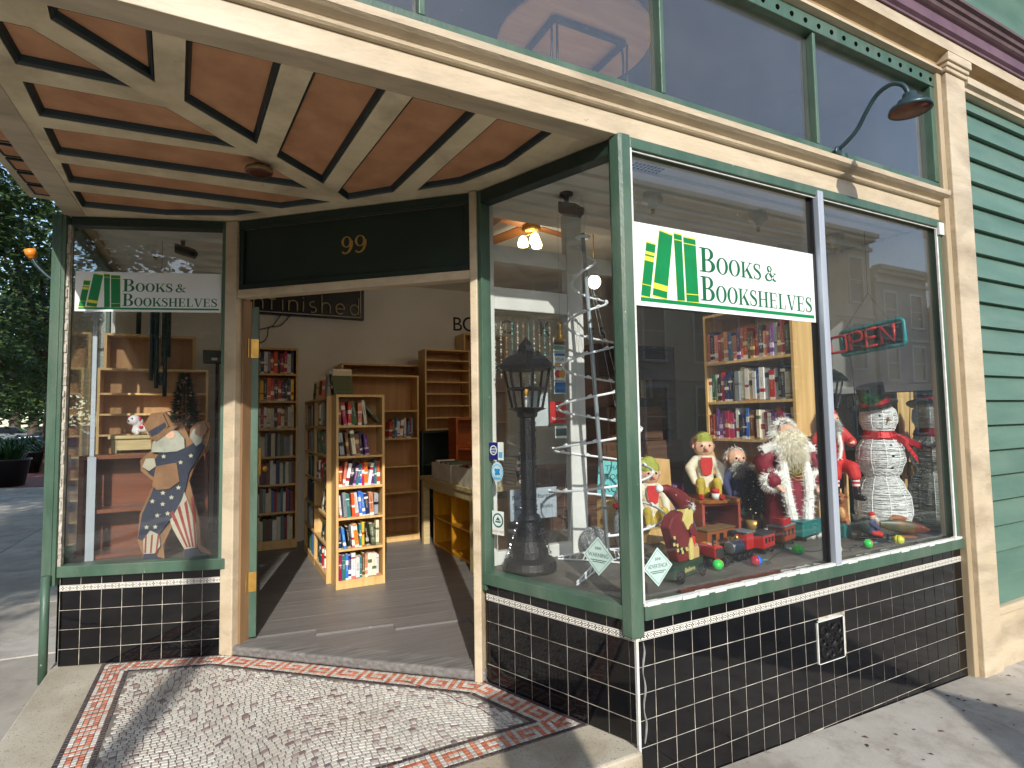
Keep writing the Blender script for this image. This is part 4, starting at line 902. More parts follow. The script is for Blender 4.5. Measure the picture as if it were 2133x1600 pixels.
STUFF = MB(); STUFFC = []
def fill(bc, row, case_words, x0=0.0, x1=None, seed=1, hmin=.17, hmax=.235, lean=0.0, leanp=0.0, pal=None, cols=None, gapp=0.0, wmin=.014, wmax=.036, inset_=.012, shelf_word=None, group=None, stuff=False):
    rg = random.Random(seed * 101 + row); P = bc['P']; z = bc['zs'][row]; x = bc['t'] + .003 + x0; lim = (bc['w'] - bc['t'] - .004) if x1 is None else x1
    nrow = len(bc['zs']) - row; k = 0
    sw = shelf_word or (ORD[nrow] + ' shelf down')
    while True:
        wd = rg.uniform(wmin, wmax); h = rg.uniform(hmin, hmax); a = 0.0
        if leanp and rg.random() < leanp: a = lean * rg.uniform(.6, 1.2)
        if a > 0: need = wd / cos(a) + (h * sin(a) if x + wd + h * sin(a) > lim else 0) + .004
        else: need = wd / cos(a) + .001 + (h * abs(sin(a)) * .55 if a else 0)
        if x + need > lim: break
        c = cols[k % len(cols)] if cols else rg.choice(pal or ALLC)
        dd = min(bc['d'] - .03, rg.uniform(.13, .17)); ins = inset_ + rg.uniform(0, .02)
        if a > 0:    # leaning right, pivot bottom right
            p = P + bc['u'] * (x + wd * (1 - cos(a))) + bc['n'] * ins + V((0, 0, z + wd * sin(a) + .0005))
        else:
            if a < 0: x += min(h * abs(sin(a)), .06) * (0 if k and rg.random() < .6 else .8)
            p = P + bc['u'] * x + bc['n'] * ins + V((0, 0, z + .0005))
        k += 1
        thick = 'thick ' if wd > .030 else ('slim ' if wd < .018 else '')
        if stuff:
            u, n, up = bc['u'], bc['n'], V((0, 0, 1)); ua = u * cos(a) - up * sin(a); za = up * cos(a) + u * sin(a)
            STUFF.obox(p + ua * wd / 2 + n * dd / 2 + za * h / 2, ua * wd / 2, n * dd / 2, za * h / 2, ALLC.index(c))
        else: add_book(p, bc['u'], bc['n'], c, wd, h, dd, a, '%s%s book, %s from left, %s, %s' % (thick, c, ORD[k], sw, case_words), group or ('books in the ' + case_words))
        x += wd / cos(a) + .0012 + (.05 if gapp and rg.random() < gapp else 0)
    return x

MIXD = ['black', 'navy', 'white', 'cream', 'olive', 'brown', 'grey', 'red', 'green', 'crimson', 'teal', 'blue', 'black', 'cream']
# tall full bookcase seen beside the door leaf
A_ = bookcase('tall pine bookcase full of books against the back wall beside the door leaf', (-1.60, 4.56, ZI), (1, 0, 0), (0, 1, 0), .755, 2.14, .26, [.09 + .295 * i for i in range(7)])
for r in range(7):
    pal = [MIXD, MIXD, MIXD, ['white', 'cream', 'grey', 'black', 'olive'], ['white', 'cream', 'green', 'black', 'red', 'brown'], ['black', 'navy', 'red', 'orange', 'yellow', 'blue', 'white'], ['red', 'red', 'orange', 'crimson', 'blue', 'grey', 'white', 'navy', 'black']][r]
    fill(A_, r, 'tall bookcase by the door', x0=.33, seed=10, pal=pal, hmin=.2, hmax=.262, wmin=.022, wmax=.038, stuff=r < 4)
# double bay side shelf behind the end case
B_ = bookcase('long low pine bookcase turned sideways behind the narrow end case', (-.80, 4.35, ZI), (0, -1, 0), (1, 0, 0), 1.385, 1.55, .26, [.06 + .247 * i for i in range(6)], div=1)
for r in range(6):
    fill(B_, r, 'far bay of sideways bookcase', stuff=True, x0=.02, x1=.66, seed=20, pal=MIXD, hmin=.15, hmax=.21, leanp=.12, lean=-.15)
    if r not in (1, 2): fill(B_, r, 'near bay of sideways bookcase', wmin=.024, wmax=.04, x0=.70, x1=1.34 if r > 2 else 1.2, seed=21, pal=MIXD + ['white', 'white', 'purple'], hmin=.16, hmax=.215)
    else: fill(B_, r, 'near bay of sideways bookcase', x0=.92, x1=1.36, seed=22, pal=['olive', 'brown', 'grey', 'cream', 'black'], hmin=.19, hmax=.22, lean=.5, leanp=1, wmin=.02, wmax=.04)
C_ = bookcase('narrow pine end bookcase standing sunlit in the doorway', (-.762, 2.74, ZI), (1, 0, 0), (0, 1, 0), .393, 1.555, .225, [.065 + .2475 * i for i in range(6)], t=.019)
CC = [['crimson', 'teal', 'blue', 'navy', 'white', 'white', 'teal', 'brown', 'salmon', 'cream', 'cream', 'white', 'black', 'olive'], ['navy', 'blue', 'black', 'white', 'orange', 'teal', 'yellow', 'black', 'olive', 'cream', 'red', 'red'],
      ['white', 'grey', 'teal', 'orange', 'white', 'blue', 'blue', 'navy', 'salmon', 'grey', 'red', 'crimson', 'red'], ['red', 'salmon', 'white', 'black', 'purple', 'teal', 'blue', 'red', 'orange', 'white', 'purple', 'teal', 'red', 'salmon'],
      ['grey', 'brown', 'cream', 'brown', 'navy', 'purple', 'crimson', 'white', 'red', 'salmon', 'grey', 'black', 'cream'], ['brown', 'crimson', 'red', 'green', 'olive', 'salmon', 'cream', 'navy', 'brown', 'olive']]
LN = [(0, 0), (-.12, .8), (-.1, .8), (.16, .7), (-.12, .7), (-.14, .8)]
for r in range(6):
    fill(C_, r, 'narrow end bookcase', x1=.365 if r not in (5, 4) else .30, seed=31, cols=CC[r], hmin=.165, hmax=.205, lean=LN[r][0], leanp=LN[r][1], wmin=.017, wmax=.034)
add_book(C_['P'] + V((.345, .02, C_['zs'][5] + .022)), C_['u'], C_['n'], 'olive', .022, .2, .15, -.72, 'olive book slumped against the right side, top shelf of narrow end bookcase', 'books in the narrow end bookcase')
# books propped on the top of the sideways case
for i, (yy, c, ln, hh) in enumerate([(4.2, 'olive', .5, .2), (4.02, 'cream', .45, .2), (3.86, 'brown', .55, .21), (3.66, 'salmon', .5, .2), (3.48, 'grey', .42, .23), (3.34, 'white', .5, .25), (3.18, 'cream', .55, .26), (3.1, 'black', -.6, .24), (2.98, 'olive', -.5, .2)]):
    add_book(V((-.74, yy, ZI + 1.552 + (.03 * sin(ln) if ln > 0 else 0))), (0, -1, 0), (1, 0, 0), c, .03, hh, .16, ln, '%s book propped up, %s from the back, on the sideways bookcase' % (c, ORD[i + 1]), 'books propped on the sideways bookcase')
D_ = bookcase('wide empty pine bookcase standing behind the narrow end case', (-.35, 4.25, ZI), (1, 0, 0), (0, 1, 0), .77, 1.845, .22, [.06, .27, .54, .83, 1.14, 1.45])
fill(D_, 4, 'wide empty bookcase', x0=.40, seed=41, pal=['grey', 'navy', 'cream', 'red', 'blue', 'black', 'white', 'olive'], hmin=.18, hmax=.225, leanp=.3, lean=.08, shelf_word='only filled shelf')
E_ = bookcase('broad empty pine bookcase against the back wall', (-.375, 4.6, ZI), (1, 0, 0), (0, 1, 0), .945, 2.0, .26, [.07, .42, .77, 1.12, 1.47])
F_ = bookcase('closely shelved empty pine rack raised above the green cabinet', (.515, 4.30, 1.26), (1, 0, 0), (0, 1, 0), .565, .955, .26, [.02, .155, .295, .435, .575, .715, .83], t=.016)
G_ = bookcase('dark green empty cabinet under the closely shelved rack', (.46, 4.27, ZI), (1, 0, 0), (0, 1, 0), .7, 1.205, .3, [.08, .45, .83], mat=M('cabinet_green', srgb(30, 52, 40), None, .45), back=M('cabinet_green_back', srgb(22, 38, 30), None, .6))
bookcase('tall pine bookcase at the right of the back wall', (1.12, 4.58, ZI), (1, 0, 0), (0, 1, 0), .6, 2.42, .28, [.08, .5, .9, 1.3, 1.7, 2.05])
# table with boxes, cube shelf below
tb = thing('work_table', 'pale wooden work table holding boxes of books inside the door', 'table', (.38, 3.3, ZI))
MB().box((.36, 2.60, .735), (1.15, 4.08, .775)).build('table_top', OLIVEW, tb, bev=.004)
MB().box((.375, 2.66, .665), (.40, 4.0, .7345)).build('apron', OLIVEW, tb)
for x_, y_ in ((.37, 2.62), (.37, 3.96), (1.06, 2.62), (1.06, 3.96)): MB().box((x_, y_, ZI), (x_ + .07, y_ + .07, .7348)).build('leg', OLIVEW, tb, bev=.003)
cu = thing('cube_shelf', 'yellow stained two by two cube shelf under the work table', 'shelf', (.46, 3.4, ZI))
MB().box((.46, 2.86, ZI), (.83, 2.90, .65)).build('side', YELLOWW, cu); MB().box((.46, 3.86, ZI), (.83, 3.90, .65)).build('side', YELLOWW, cu)
MB().box((.46, 2.9005, .62), (.83, 3.8595, .65)).build('top', YELLOWW, cu); MB().box((.46, 2.9005, ZI), (.83, 3.8595, ZI + .03)).build('bottom', YELLOWW, cu)
MB().box((.46, 2.9005, .34), (.83, 3.8595, .36)).build('shelf', YELLOWW, cu); MB().box((.465, 3.37, ZI + .0305), (.82, 3.39, .3395)).build('divider', YELLOWW, cu); MB().box((.465, 3.37, .3605), (.82, 3.39, .6195)).build('divider', YELLOWW, cu)
MB().box((.815, 2.9005, ZI + .031), (.828, 3.8595, .6195)).build('back_panel', YELLOWW, cu)
CARD = M('white_card', srgb(206, 196, 176), srgb(186, 174, 150), .7, 6)
for k, (y0, y1) in enumerate(((2.64, 3.16), (3.2, 3.74))):
    bx = thing('cardboard_box', ('nearer' if k == 0 else 'farther') + ' open white cardboard box of books on the work table', 'box', (.40, y0, .776), 'boxes of books on the table')
    for nm, a, b in (('panel', (.39, y0, .776), (.395, y1, .945)), ('panel', (.68, y0, .776), (.685, y1, .945)), ('panel', (.3955, y0, .776), (.6795, y0 + .005, .945)), ('panel', (.3955, y1 - .005, .776), (.6795, y1, .945)), ('base', (.3955, y0 + .0055, .776), (.6795, y1 - .0055, .781))):
        MB().box(a, b).build(nm, CARD, bx)
    rg = random.Random(50 + k); yy = y1 - .03; i = 0
    while yy > y0 + .05:
        wd = rg.uniform(.03, .05); c = rg.choice(['brown', 'cream', 'grey', 'olive', 'black', 'white']); i += 1
        add_book(V((.41, yy, .783)), (0, -1, 0), (1, 0, 0), c, wd, rg.uniform(.15, .19), .2, .0, '%s book, %s from the back, in the %s cardboard box' % (c, ORD[i], 'nearer' if k == 0 else 'farther'), 'books in the cardboard boxes'); yy -= wd + .004
def flat_stack(P, rz, specs, words, group):
    z = P[2]
    for i, (c, th_, ww, dd) in enumerate(specs):
        o = bpy.data.objects.new('book', COVER[c]); COL.objects.link(o); a = rz + rnd.uniform(-.12, .12)
        # lying flat: local x (thickness) -> up
        u = V((cos(a), sin(a), 0)); n = V((-sin(a), cos(a), 0))
        o.matrix_world = Matrix.Translation(V((P[0], P[1], z + .0006)) - u * ww / 2 - n * dd / 2) @ Matrix((V((0, 0, 1)), n, u)).transposed().to_4x4() @ Matrix.Diagonal((th_, dd, ww, 1))
        pb = bpy.data.objects.new('page_block', _pg); COL.objects.link(pb); pb.parent = o
        tag(o, '%s book, %s from the bottom of the stack %s' % (c, ORD[i + 1], words), 'book', group); z += th_ + .0012
flat_stack((.86, 3.1, .776), .3, [('brown', .035, .2, .26), ('cream', .03, .19, .25), ('black', .03, .2, .26), ('grey', .028, .18, .24), ('black', .03, .19, .25), ('cream', .025, .18, .23), ('white', .03, .17, .22)], 'on the work table', 'books stacked on the table')
flat_stack((.90, 2.78, .776), .1, [('cream', .035, .2, .26), ('brown', .03, .19, .25), ('black', .03, .2, .26), ('grey', .03, .18, .24), ('white', .03, .19, .25), ('black', .028, .17, .22), ('cream', .03, .18, .24), ('black', .03, .16, .22)], 'at the near table end', 'books stacked on the table')
ob = thing('wooden_cabinet', 'small orange wooden cabinet with open front on the work table', 'cabinet', (.72, 3.82, .776))
for nm, a, b in (('side', (.70, 3.82, .776), (.725, 4.05, 1.405)), ('side', (1.115, 3.82, .776), (1.14, 4.05, 1.405)), ('top', (.7255, 3.82, 1.38), (1.1145, 4.05, 1.405)), ('bottom', (.7255, 3.82, .776), (1.1145, 4.05, .80)), ('shelf', (.7255, 3.825, 1.05), (1.1145, 4.03, 1.07)), ('back_panel', (.7255, 4.035, .8005), (1.1145, 4.048, 1.3795))):
    MB().box(a, b).build(nm, ORANGEW, ob)
# bookcase turned sideways in the street window
H_ = bookcase('pine bookcase full of books turned sideways behind the bearded doll', (2.05, 1.52, .566), (0, -1, 0), (1, 0, 0), .84, 1.66, .235, [.04, .335, .63, .93, 1.255], t=.022, back=PINEB)
fill(H_, 4, 'bookcase behind the bearded doll', seed=61, pal=['brown', 'crimson', 'purple', 'red', 'grey', 'black', 'olive', 'salmon', 'navy', 'blue'], hmin=.2, hmax=.26, wmin=.024, wmax=.042)
fill(H_, 3, 'bookcase behind the bearded doll', seed=62, pal=['white', 'cream', 'navy', 'blue', 'black', 'white', 'red', 'green', 'grey', 'cream'], hmin=.19, hmax=.27, wmin=.024, wmax=.042)
fill(H_, 2, 'bookcase behind the bearded doll', seed=63, pal=['white', 'red', 'salmon', 'cream', 'navy', 'brown', 'white', 'crimson', 'purple', 'blue'], hmin=.19, hmax=.25, wmin=.024, wmax=.042)
# dim furniture deep in the shop, seen through the street window
DW = M('dark_wood', srgb(96, 66, 46), srgb(70, 46, 32), .5, 4, stretch=(1, 1, 7))
def chest(P, u, n, w_, h_, d_, nd, label):
    P = V(P); u, n = V(u).normalized(), V(n).normalized(); t = thing('drawer_chest', label, 'chest', P, 'dark furniture deep in the shop')
    c = P + u * w_ / 2 + n * d_ / 2 + V((0, 0, h_ / 2)); MB().obox(c, u * w_ / 2, n * d_ / 2, V((0, 0, h_ / 2))).build('carcass', DW, t, bev=.004)
    for k in range(nd):
        z0 = h_ * (k + .06) / nd; z1 = h_ * (k + .94) / nd
        dr = MB().obox(P + u * w_ / 2 - n * .008 + V((0, 0, (z0 + z1) / 2)), u * (w_ / 2 - .03), n * .0075, V((0, 0, (z1 - z0) / 2))).build('drawer', DW, t, bev=.003)
        MB().ell(P + u * w_ / 2 - n * .025 + V((0, 0, (z0 + z1) / 2)), .014, 8, 6).build('knob', BRASS, dr, True)
chest((1.55, 2.3, ZI), (1, -.1, 0), (.1, 1, 0), .9, 1.1, .45, 4, 'wide dark chest of drawers standing behind the display')
chest((1.62, 2.32, 1.155), (1, -.1, 0), (.1, 1, 0), .62, .32, .4, 1, 'low dark drawer box stacked on the wide chest')
chest((1.60, 2.34, 1.48), (1, .2, 0), (-.2, 1, 0), .34, .28, .35, 1, 'small dark drawer box on top of the stack')
I_ = bookcase('dark tall bookcase at the right of the shop interior', (2.3, 3.4, ZI), (1, 0, 0), (0, 1, 0), 1.2, 2.2, .3, [.08, .45, .82, 1.19, 1.56], mat=DW, back=DW)
for r in (2, 3, 4): fill(I_, r, 'dark bookcase deep in the shop', stuff=True, seed=71, pal=['brown', 'black', 'olive', 'cream', 'grey', 'navy'], hmin=.2, hmax=.28, wmin=.025, wmax=.05, x1=.9)
chest((.62, 1.75, ZI), (1, 0, 0), (0, 1, 0), .55, .95, .4, 3, 'pale fronted dark chest just behind the glazed partition')
# shelves in the left window
LM = -2.385
L1 = bookcase('pale pine paperback rack at the back of the left window', (LM + .005, 3.2, .541), (1, 0, 0), (0, 1, 0), .60, 1.545, .16, [.03 + .205 * i for i in range(7)], t=.018, back=PINEB)
L2 = bookcase('lower pale pine rack standing in front of the taller paperback rack', (LM + .005, 2.98, .541), (1, 0, 0), (0, 1, 0), .70, 1.26, .16, [.03 + .15 * i for i in range(8)], t=.016, back=PINEB)
L3 = bookcase('reddish brown wooden case lying behind the cut-out figure', (LM + .002, 2.47, .541), (1, -.03, 0), (.03, 1, 0), .72, .655, .2, [.025, .31], mat=WALNUT, back=WALNUT, t=.025)
lt = thing('side_table', 'small unpainted side table behind the reddish brown case', 'table', (-2.15, 2.80, .541))
MB().box((-2.27, 2.70, 1.29), (-1.93, 2.95, 1.315)).build('table_top', OLIVEW, lt, bev=.006); MB().box((-2.245, 2.715, 1.215), (-1.955, 2.73, 1.2895)).build('apron', OLIVEW, lt)
for x_, y_ in ((-2.25, 2.71), (-1.985, 2.71), (-2.25, 2.91), (-1.985, 2.91)): MB().box((x_, y_, .541), (x_ + .03, y_ + .03, 1.2898)).build('leg', OLIVEW, lt)
ox = thing('wooden_box', 'bright orange wooden box under the little tree in the left window', 'box', (-1.83, 2.70, .541))
for nm, a, b in (('side', (-1.975, 2.70, .541), (-1.955, 2.90, 1.285)), ('side', (-1.715, 2.70, .541), (-1.695, 2.90, 1.285)), ('top', (-1.9545, 2.70, 1.265), (-1.7155, 2.90, 1.285)), ('front_panel', (-1.9545, 2.702, .541), (-1.7155, 2.715, 1.2645))): MB().box(a, b).build(nm, ORANGEW, ox)
al = thing('metal_strip', 'upright aluminium strip standing at the left edge of the left window', 'strip', (-2.315, 2.45, .541)); MB().box((-2.325, 2.44, 1.19), (-2.30, 2.452, 2.12)).build('upright', ALU, al, bev=.002); MB().box((-2.335, 2.445, .541), (-2.29, 2.449, 1.189)).build('foot', ALU, al)

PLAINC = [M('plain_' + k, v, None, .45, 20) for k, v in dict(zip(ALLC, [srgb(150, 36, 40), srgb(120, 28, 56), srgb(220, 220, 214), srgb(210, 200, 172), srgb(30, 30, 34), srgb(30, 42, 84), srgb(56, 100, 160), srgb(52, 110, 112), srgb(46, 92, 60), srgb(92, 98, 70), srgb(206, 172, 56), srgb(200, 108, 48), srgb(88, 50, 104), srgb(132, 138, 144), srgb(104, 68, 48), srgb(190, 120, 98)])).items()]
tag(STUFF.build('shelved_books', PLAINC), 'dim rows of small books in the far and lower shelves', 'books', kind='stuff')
# ------------------------------------------------------------------ lettering
def rect(x0, y0, x1, y1): return [(x0, y0), (x1, y0), (x1, y1), (x0, y1)]
def arc_band(cx_, cy_, ro, ri, a0, a1, n=18):
    o = [(cx_ + ro[0] * cos(R(a0 + (a1 - a0) * i / n)), cy_ + ro[1] * sin(R(a0 + (a1 - a0) * i / n))) for i in range(n + 1)]
    i_ = [(cx_ + ri[0] * cos(R(a0 + (a1 - a0) * i / n)), cy_ + ri[1] * sin(R(a0 + (a1 - a0) * i / n))) for i in range(n + 1)]
    return o + i_[::-1]
def ribbon(pts, ws, k=5):
    P = smoothpath([(p[0], p[1], 0) for p in pts], k); n = len(P); out = []; inn = []
    for i, p in enumerate(P):
        d = (P[min(i + 1, n - 1)] - P[max(i - 1, 0)]).normalized(); nn = V((-d.y, d.x, 0)); t = i / (n - 1) * (len(ws) - 1); j = min(int(t), len(ws) - 2); w_ = ws[j] + (ws[j + 1] - ws[j]) * (t - j)
        out.append((p + nn * w_ / 2).xy[:]); inn.append((p - nn * w_ / 2).xy[:])
    return out + inn[::-1]
def ring(cx_, cy_, ro, ri): return [arc_band(cx_, cy_, ro, ri, 0, 180), arc_band(cx_, cy_, ro, ri, 180, 360)]
SF = .05
GLY = {
 'B': (.74, [rect(.1, 0, .27, 1), rect(0, 0, .1, SF), rect(0, 1 - SF, .1, 1), rect(.27, 0, .38, SF), rect(.27, .48, .38, .48 + SF), rect(.27, 1 - SF, .38, 1), arc_band(.38, .755, (.27, .245), (.11, .195), -90, 90), arc_band(.38, .265, (.34, .265), (.16, .215), -90, 90)]),
 'O': (.82, ring(.41, .5, (.41, .52), (.22, .47))),
 'K': (.86, [rect(.1, 0, .27, 1), rect(0, 0, .1, SF), rect(0, 1 - SF, .1, 1), rect(.27, 0, .36, SF), rect(.27, 1 - SF, .36, 1), [(.27, .36), (.34, .36), (.74, .95), (.66, .95)], [(.36, .52), (.48, .66), (.86, SF), (.64, SF)], rect(.56, 0, .9, SF), rect(.58, 1 - SF, .86, 1)]),
 'S': (.62, [ribbon([(.53, .76), (.47, .92), (.30, .98), (.13, .88), (.12, .70), (.28, .56), (.46, .43), (.54, .26), (.46, .08), (.28, .02), (.12, .08), (.05, .26)], [.05, .06, .07, .10, .15, .18, .18, .15, .10, .07, .06, .05]), rect(.5, .68, .55, .98), rect(.04, .02, .08, .32)]),
 'H': (.9, [rect(.1, 0, .27, 1), rect(.63, 0, .80, 1), rect(.27, .47, .63, .53)] + [rect(a, b, a + .1, b + SF) for a in (0, .27, .53, .80) for b in (0, 1 - SF)]),
 'E': (.74, [rect(.1, 0, .27, 1), rect(0, 0, .1, SF), rect(0, 1 - SF, .1, 1), rect(.27, 0, .66, SF), rect(.27, .49, .52, .54), rect(.27, 1 - SF, .64, 1), rect(.62, SF, .68, .26), rect(.60, .74, .66, 1 - SF), rect(.50, .40, .54, .63)]),
 'L': (.7, [rect(.1, 0, .27, 1), rect(0, 0, .1, SF), rect(0, 1 - SF, .1, 1), rect(.27, 1 - SF, .36, 1), rect(.27, 0, .62, SF), rect(.60, SF, .66, .28)]),
 'V': (.86, [[(.36, 0), (.48, 0), (.26, .95), (.08, .95)], [(.42, 0), (.48, 0), (.78, .95), (.71, .95)], rect(0, .95, .36, 1), rect(.6, .95, .9, 1)]),
 '&': (.86, [ribbon([(.84, .52), (.68, .40), (.56, .18), (.36, .03), (.14, .08), (.06, .26), (.2, .46), (.44, .62), (.50, .82), (.36, .96), (.22, .84), (.30, .62), (.52, .30), (.70, .08), (.88, .06)], [.05, .06, .08, .08, .14, .16, .08, .08, .1, .06, .12, .16, .18, .14, .06]), rect(.66, .5, .9, .55)]),
 '9': (.62, [arc_band(.30, .68, (.28, .32), (.16, .27), -20, 340, 30), ribbon([(.575, .72), (.56, .42), (.44, .14), (.24, .02), (.08, .08)], [.13, .14, .11, .07, .09]), arc_band(.10, .10, (.06, .06), (.001, .001), 0, 359, 10)]),
}
def letters(text, sizes, o, u, v, width, d0, d1, nm, mat, parent, gap=.06):
    """one mesh for a line of letters; sizes per char (cap heights); fitted to width"""
    tot = sum(GLY[c][0] * h if c in GLY else .3 * h for c, h in zip(text, sizes)) + gap * (len(text) - 1) * sizes[-1]
    kx = width / tot; x = 0; m = MB()
    for c, h in zip(text, sizes):
        if c in GLY:
            for poly in GLY[c][1]:
                m.prism([((x + px * h) * kx, py * h) for px, py in poly], o, u, v, d0, d1)
            x += GLY[c][0] * h
        else: x += .3 * h
        x += gap * sizes[-1]
    return m.build(nm, mat, parent)
def ftext(txt, size, o, u, v, nm, mat, parent, ext=.0004, width=None, align='CENTER'):
    cu_ = bpy.data.curves.new(nm, 'FONT'); cu_.body = txt; cu_.size = size; cu_.extrude = ext; cu_.align_x = align
    tmp = bpy.data.objects.new('tmp', cu_); COL.objects.link(tmp); dg = bpy.context.evaluated_depsgraph_get(); me = bpy.data.meshes.new_from_object(tmp.evaluated_get(dg))
    bpy.data.objects.remove(tmp); bpy.data.curves.remove(cu_)
    u, v = V(u).normalized(), V(v).normalized(); n = u.cross(v); vs = [p.co.copy() for p in me.vertices]
    sx = 1.0
    if width and vs: w_ = max(p.x for p in vs) - min(p.x for p in vs); sx = width / max(w_, 1e-6)
    o = V(o); m = MB(); m.v = [o + u * p.x * sx + v * p.y + n * p.z for p in vs]; m.f = [tuple(p.vertices) for p in me.polygons]; m.m = [0] * len(m.f)
    bpy.data.meshes.remove(me); return m.build(nm, mat, parent)
SGW = M('sign_white', srgb(236, 240, 240), srgb(228, 234, 234), .35, 3); SGG = M('sign_green', srgb(14, 132, 72), srgb(10, 122, 64), .4, 8); SGD = M('sign_letter_green', srgb(24, 104, 60), None, .4, 8); SGY = M('sign_yellow', srgb(226, 222, 74), None, .4, 8)
UP = V((0, 0, 1))
def shop_sign(o, u, Wd, Ht, label):
    """o = top-left front, faces -n; u to the right"""
    o = V(o); u = V(u).normalized(); n = u.cross(UP)      # towards viewer
    t = thing('shop_sign', label, 'sign', o - UP * Ht, 'shop name signs in the windows')
    MB().prism(rect(0, -Ht, Wd, 0), o, u, UP, -.004, 0).build('board', SGW, t)
    def uv(x, y):
        tp = 705 + (x - 145) * .1677; bt = 1420 + (x - 155) * .0881; return ((x - 148) / 1585 * Wd, -(y - tp) / (bt - tp) * Ht)
    for bk, bands in (([(190, 1335), (255, 1350), (308, 905), (240, 885)], [(.78, .84, .0), (.66, .75, .0), (.2, .215, 0)]), ([(275, 1330), (380, 1360), (440, 820), (340, 780)], [(.10, .19, 0)]),
                      ([(462, 1372), (520, 1375), (512, 815), (450, 800)], [(.905, .92, 0)]), ([(535, 1380), (632, 1385), (622, 850), (525, 830)], [(.105, .12, 0), (.90, .915, 0)])):
        q = [V(uv(*p)) for p in bk]
        c = sum(q, V((0, 0))) / 4; big = [p + (p - c).normalized() * .006 * Wd for p in q]
        e = MB().prism([tuple(p) for p in big], o, u, UP, .0004, .0009).build('emblem_edge', SGY, t)
        MB().prism([tuple(p) for p in q], o, u, UP, .0013, .0018).build('emblem_book', SGG, t)
        for b0, b1, _ in bands:
            l0, l1 = q[0].lerp(q[3], b0), q[0].lerp(q[3], b1); r0, r1 = q[1].lerp(q[2], b0), q[1].lerp(q[2], b1)
            MB().prism([tuple(l0), tuple(r0), tuple(r1), tuple(l1)], o, u, UP, .0022, .0026).build('emblem_band', SGY, t)
    MB().prism(rect(.025 * Wd, -.945 * Ht, .985 * Wd, -.90 * Ht), o, u, UP, .0004, .001).build('underline', SGG, t)
    h1, h2 = .315 * Ht, .215 * Ht
    letters('BOOKS &', [h1] + [h2] * 4 + [h2 * .6, h2], o + u * .318 * Wd - UP * .49 * Ht, u, UP, .43 * Wd, .0004, .001, 'lettering', SGD, t)
    letters('BOOKSHELVES', [h1] + [h2] * 10, o + u * .318 * Wd - UP * .86 * Ht, u, UP, .655 * Wd, .0004, .001, 'lettering', SGD, t)
    return t
shop_sign((.062, .012, 2.275), (1, 0, 0), 1.275, .385, 'large white shop sign with green books in the street window')
_o = FL.p(.055, .012, 2.325); shop_sign(_o, FL.u, .83, .245, 'smaller white shop sign with green books in the left window')
# house number
m = MB(); o = FD.p(.765, .0148, 2.385)
n99 = letters('99', [.105, .105], o, FD.u, UP, .165, .0, .003, 'house_number', GOLD, hp, .12)

# neon sign on the back wall
ns = thing('neon_sign', 'black neon sign board with script letters on the back wall', 'sign', (-.7, 4.86, 2.6))
MB().box((-1.5, 4.83, 2.60), (-.07, 4.895, 3.02)).build('board', BLACK, ns, bev=.004)
NT = M('neon_tube_off', srgb(206, 190, 150), srgb(190, 172, 130), .35, 30); NW = M('neon_tube_white', srgb(222, 222, 226), None, .35)
MB().tube([(-1.47, 4.815, 2.622), (-.115, 4.815, 2.622)], .006, 6).build('border_tube', NW, ns, True); MB().tube([(-.115, 4.815, 2.622), (-.115, 4.815, 3.0)], .006, 6).build('border_tube', NW, ns, True)
def arcp(cx_, cz_, r, a0, a1, n=9, rz=None): return [(cx_ + r * cos(R(a0 + (a1 - a0) * i / n)), cz_ + (rz or r) * sin(R(a0 + (a1 - a0) * i / n))) for i in range(n + 1)]
STR = {'u': [[(0, .1), (0, .04)] + arcp(.035, .035, .035, 180, 360) + [(.07, .1)], [(.07, .1), (.07, 0)]], 'n': [[(0, .1), (0, 0)], arcp(.035, .065, .035, 180, 0) + [(.07, 0)]],
       'f': [[(.02, 0), (.02, .13)] + arcp(.045, .13, .025, 180, 60), [(0, .1), (.05, .1)]], 'i': [[(0, 0), (0, .1)], [(0, .125), (0, .135)]], 's': [arcp(.03, .075, .027, 60, 270) + arcp(.03, .025, .027, 90, -130)],
       'h': [[(0, .17), (0, 0)], arcp(.035, .065, .035, 180, 0) + [(.07, 0)]], 'e': [[(0, .05), (.075, .05)] + arcp(.0375, .05, .0375, 0, 310, 12, .05)], 'd': [arcp(.0375, .05, .0375, 20, 340, 12, .05), [(.075, .17), (.075, 0)]]}
wds = [max(a for st in STR[ch] for a, b in st) for ch in 'unfinished']; kx = 1.32; gp = (1.30 - sum(wds) * kx) / 9; x = -1.44
for ch, wc in zip('unfinished', wds):
    m = MB()
    for st in STR[ch]: m.tube([(x + a * kx, 4.812, 2.648 + b * 1.22) for a, b in st], .0075, 6)
    m.build('neon_letter', NT, ns, True); x += wc * kx + gp
m = MB(); m.tube(smoothpath([(-1.0, 4.86, 2.6), (-1.05, 4.85, 2.52), (-1.1, 4.85, 2.46), (-1.25, 4.87, 2.42), (-1.4, 4.87, 2.4)], 5), .006, 6); m.tube(smoothpath([(-.9, 4.86, 2.6), (-1.0, 4.85, 2.48), (-1.12, 4.85, 2.45), (-1.14, 4.86, 2.35), (-1.2, 4.87, 2.28), (-1.4, 4.87, 2.26)], 5), .006, 6); m.build('cable', BLACK, ns, True)
# painted words on the back wall
wl = thing('wall_lettering', 'black letters painted along the white back wall', 'lettering', (1.1, 4.9, 2.5))
for ch, xx, sz in (('B', 1.16, .26), ('O', 1.34, .28), ('O', 1.9, .27), ('K', 2.50, .3), ('S', 2.75, .28), ('E', 3.30, .24), ('S', 3.5, .27)): ftext(ch, sz, (xx, 4.897, 2.55), (1, 0, 0), UP, 'letter', BLACK, wl, .001)

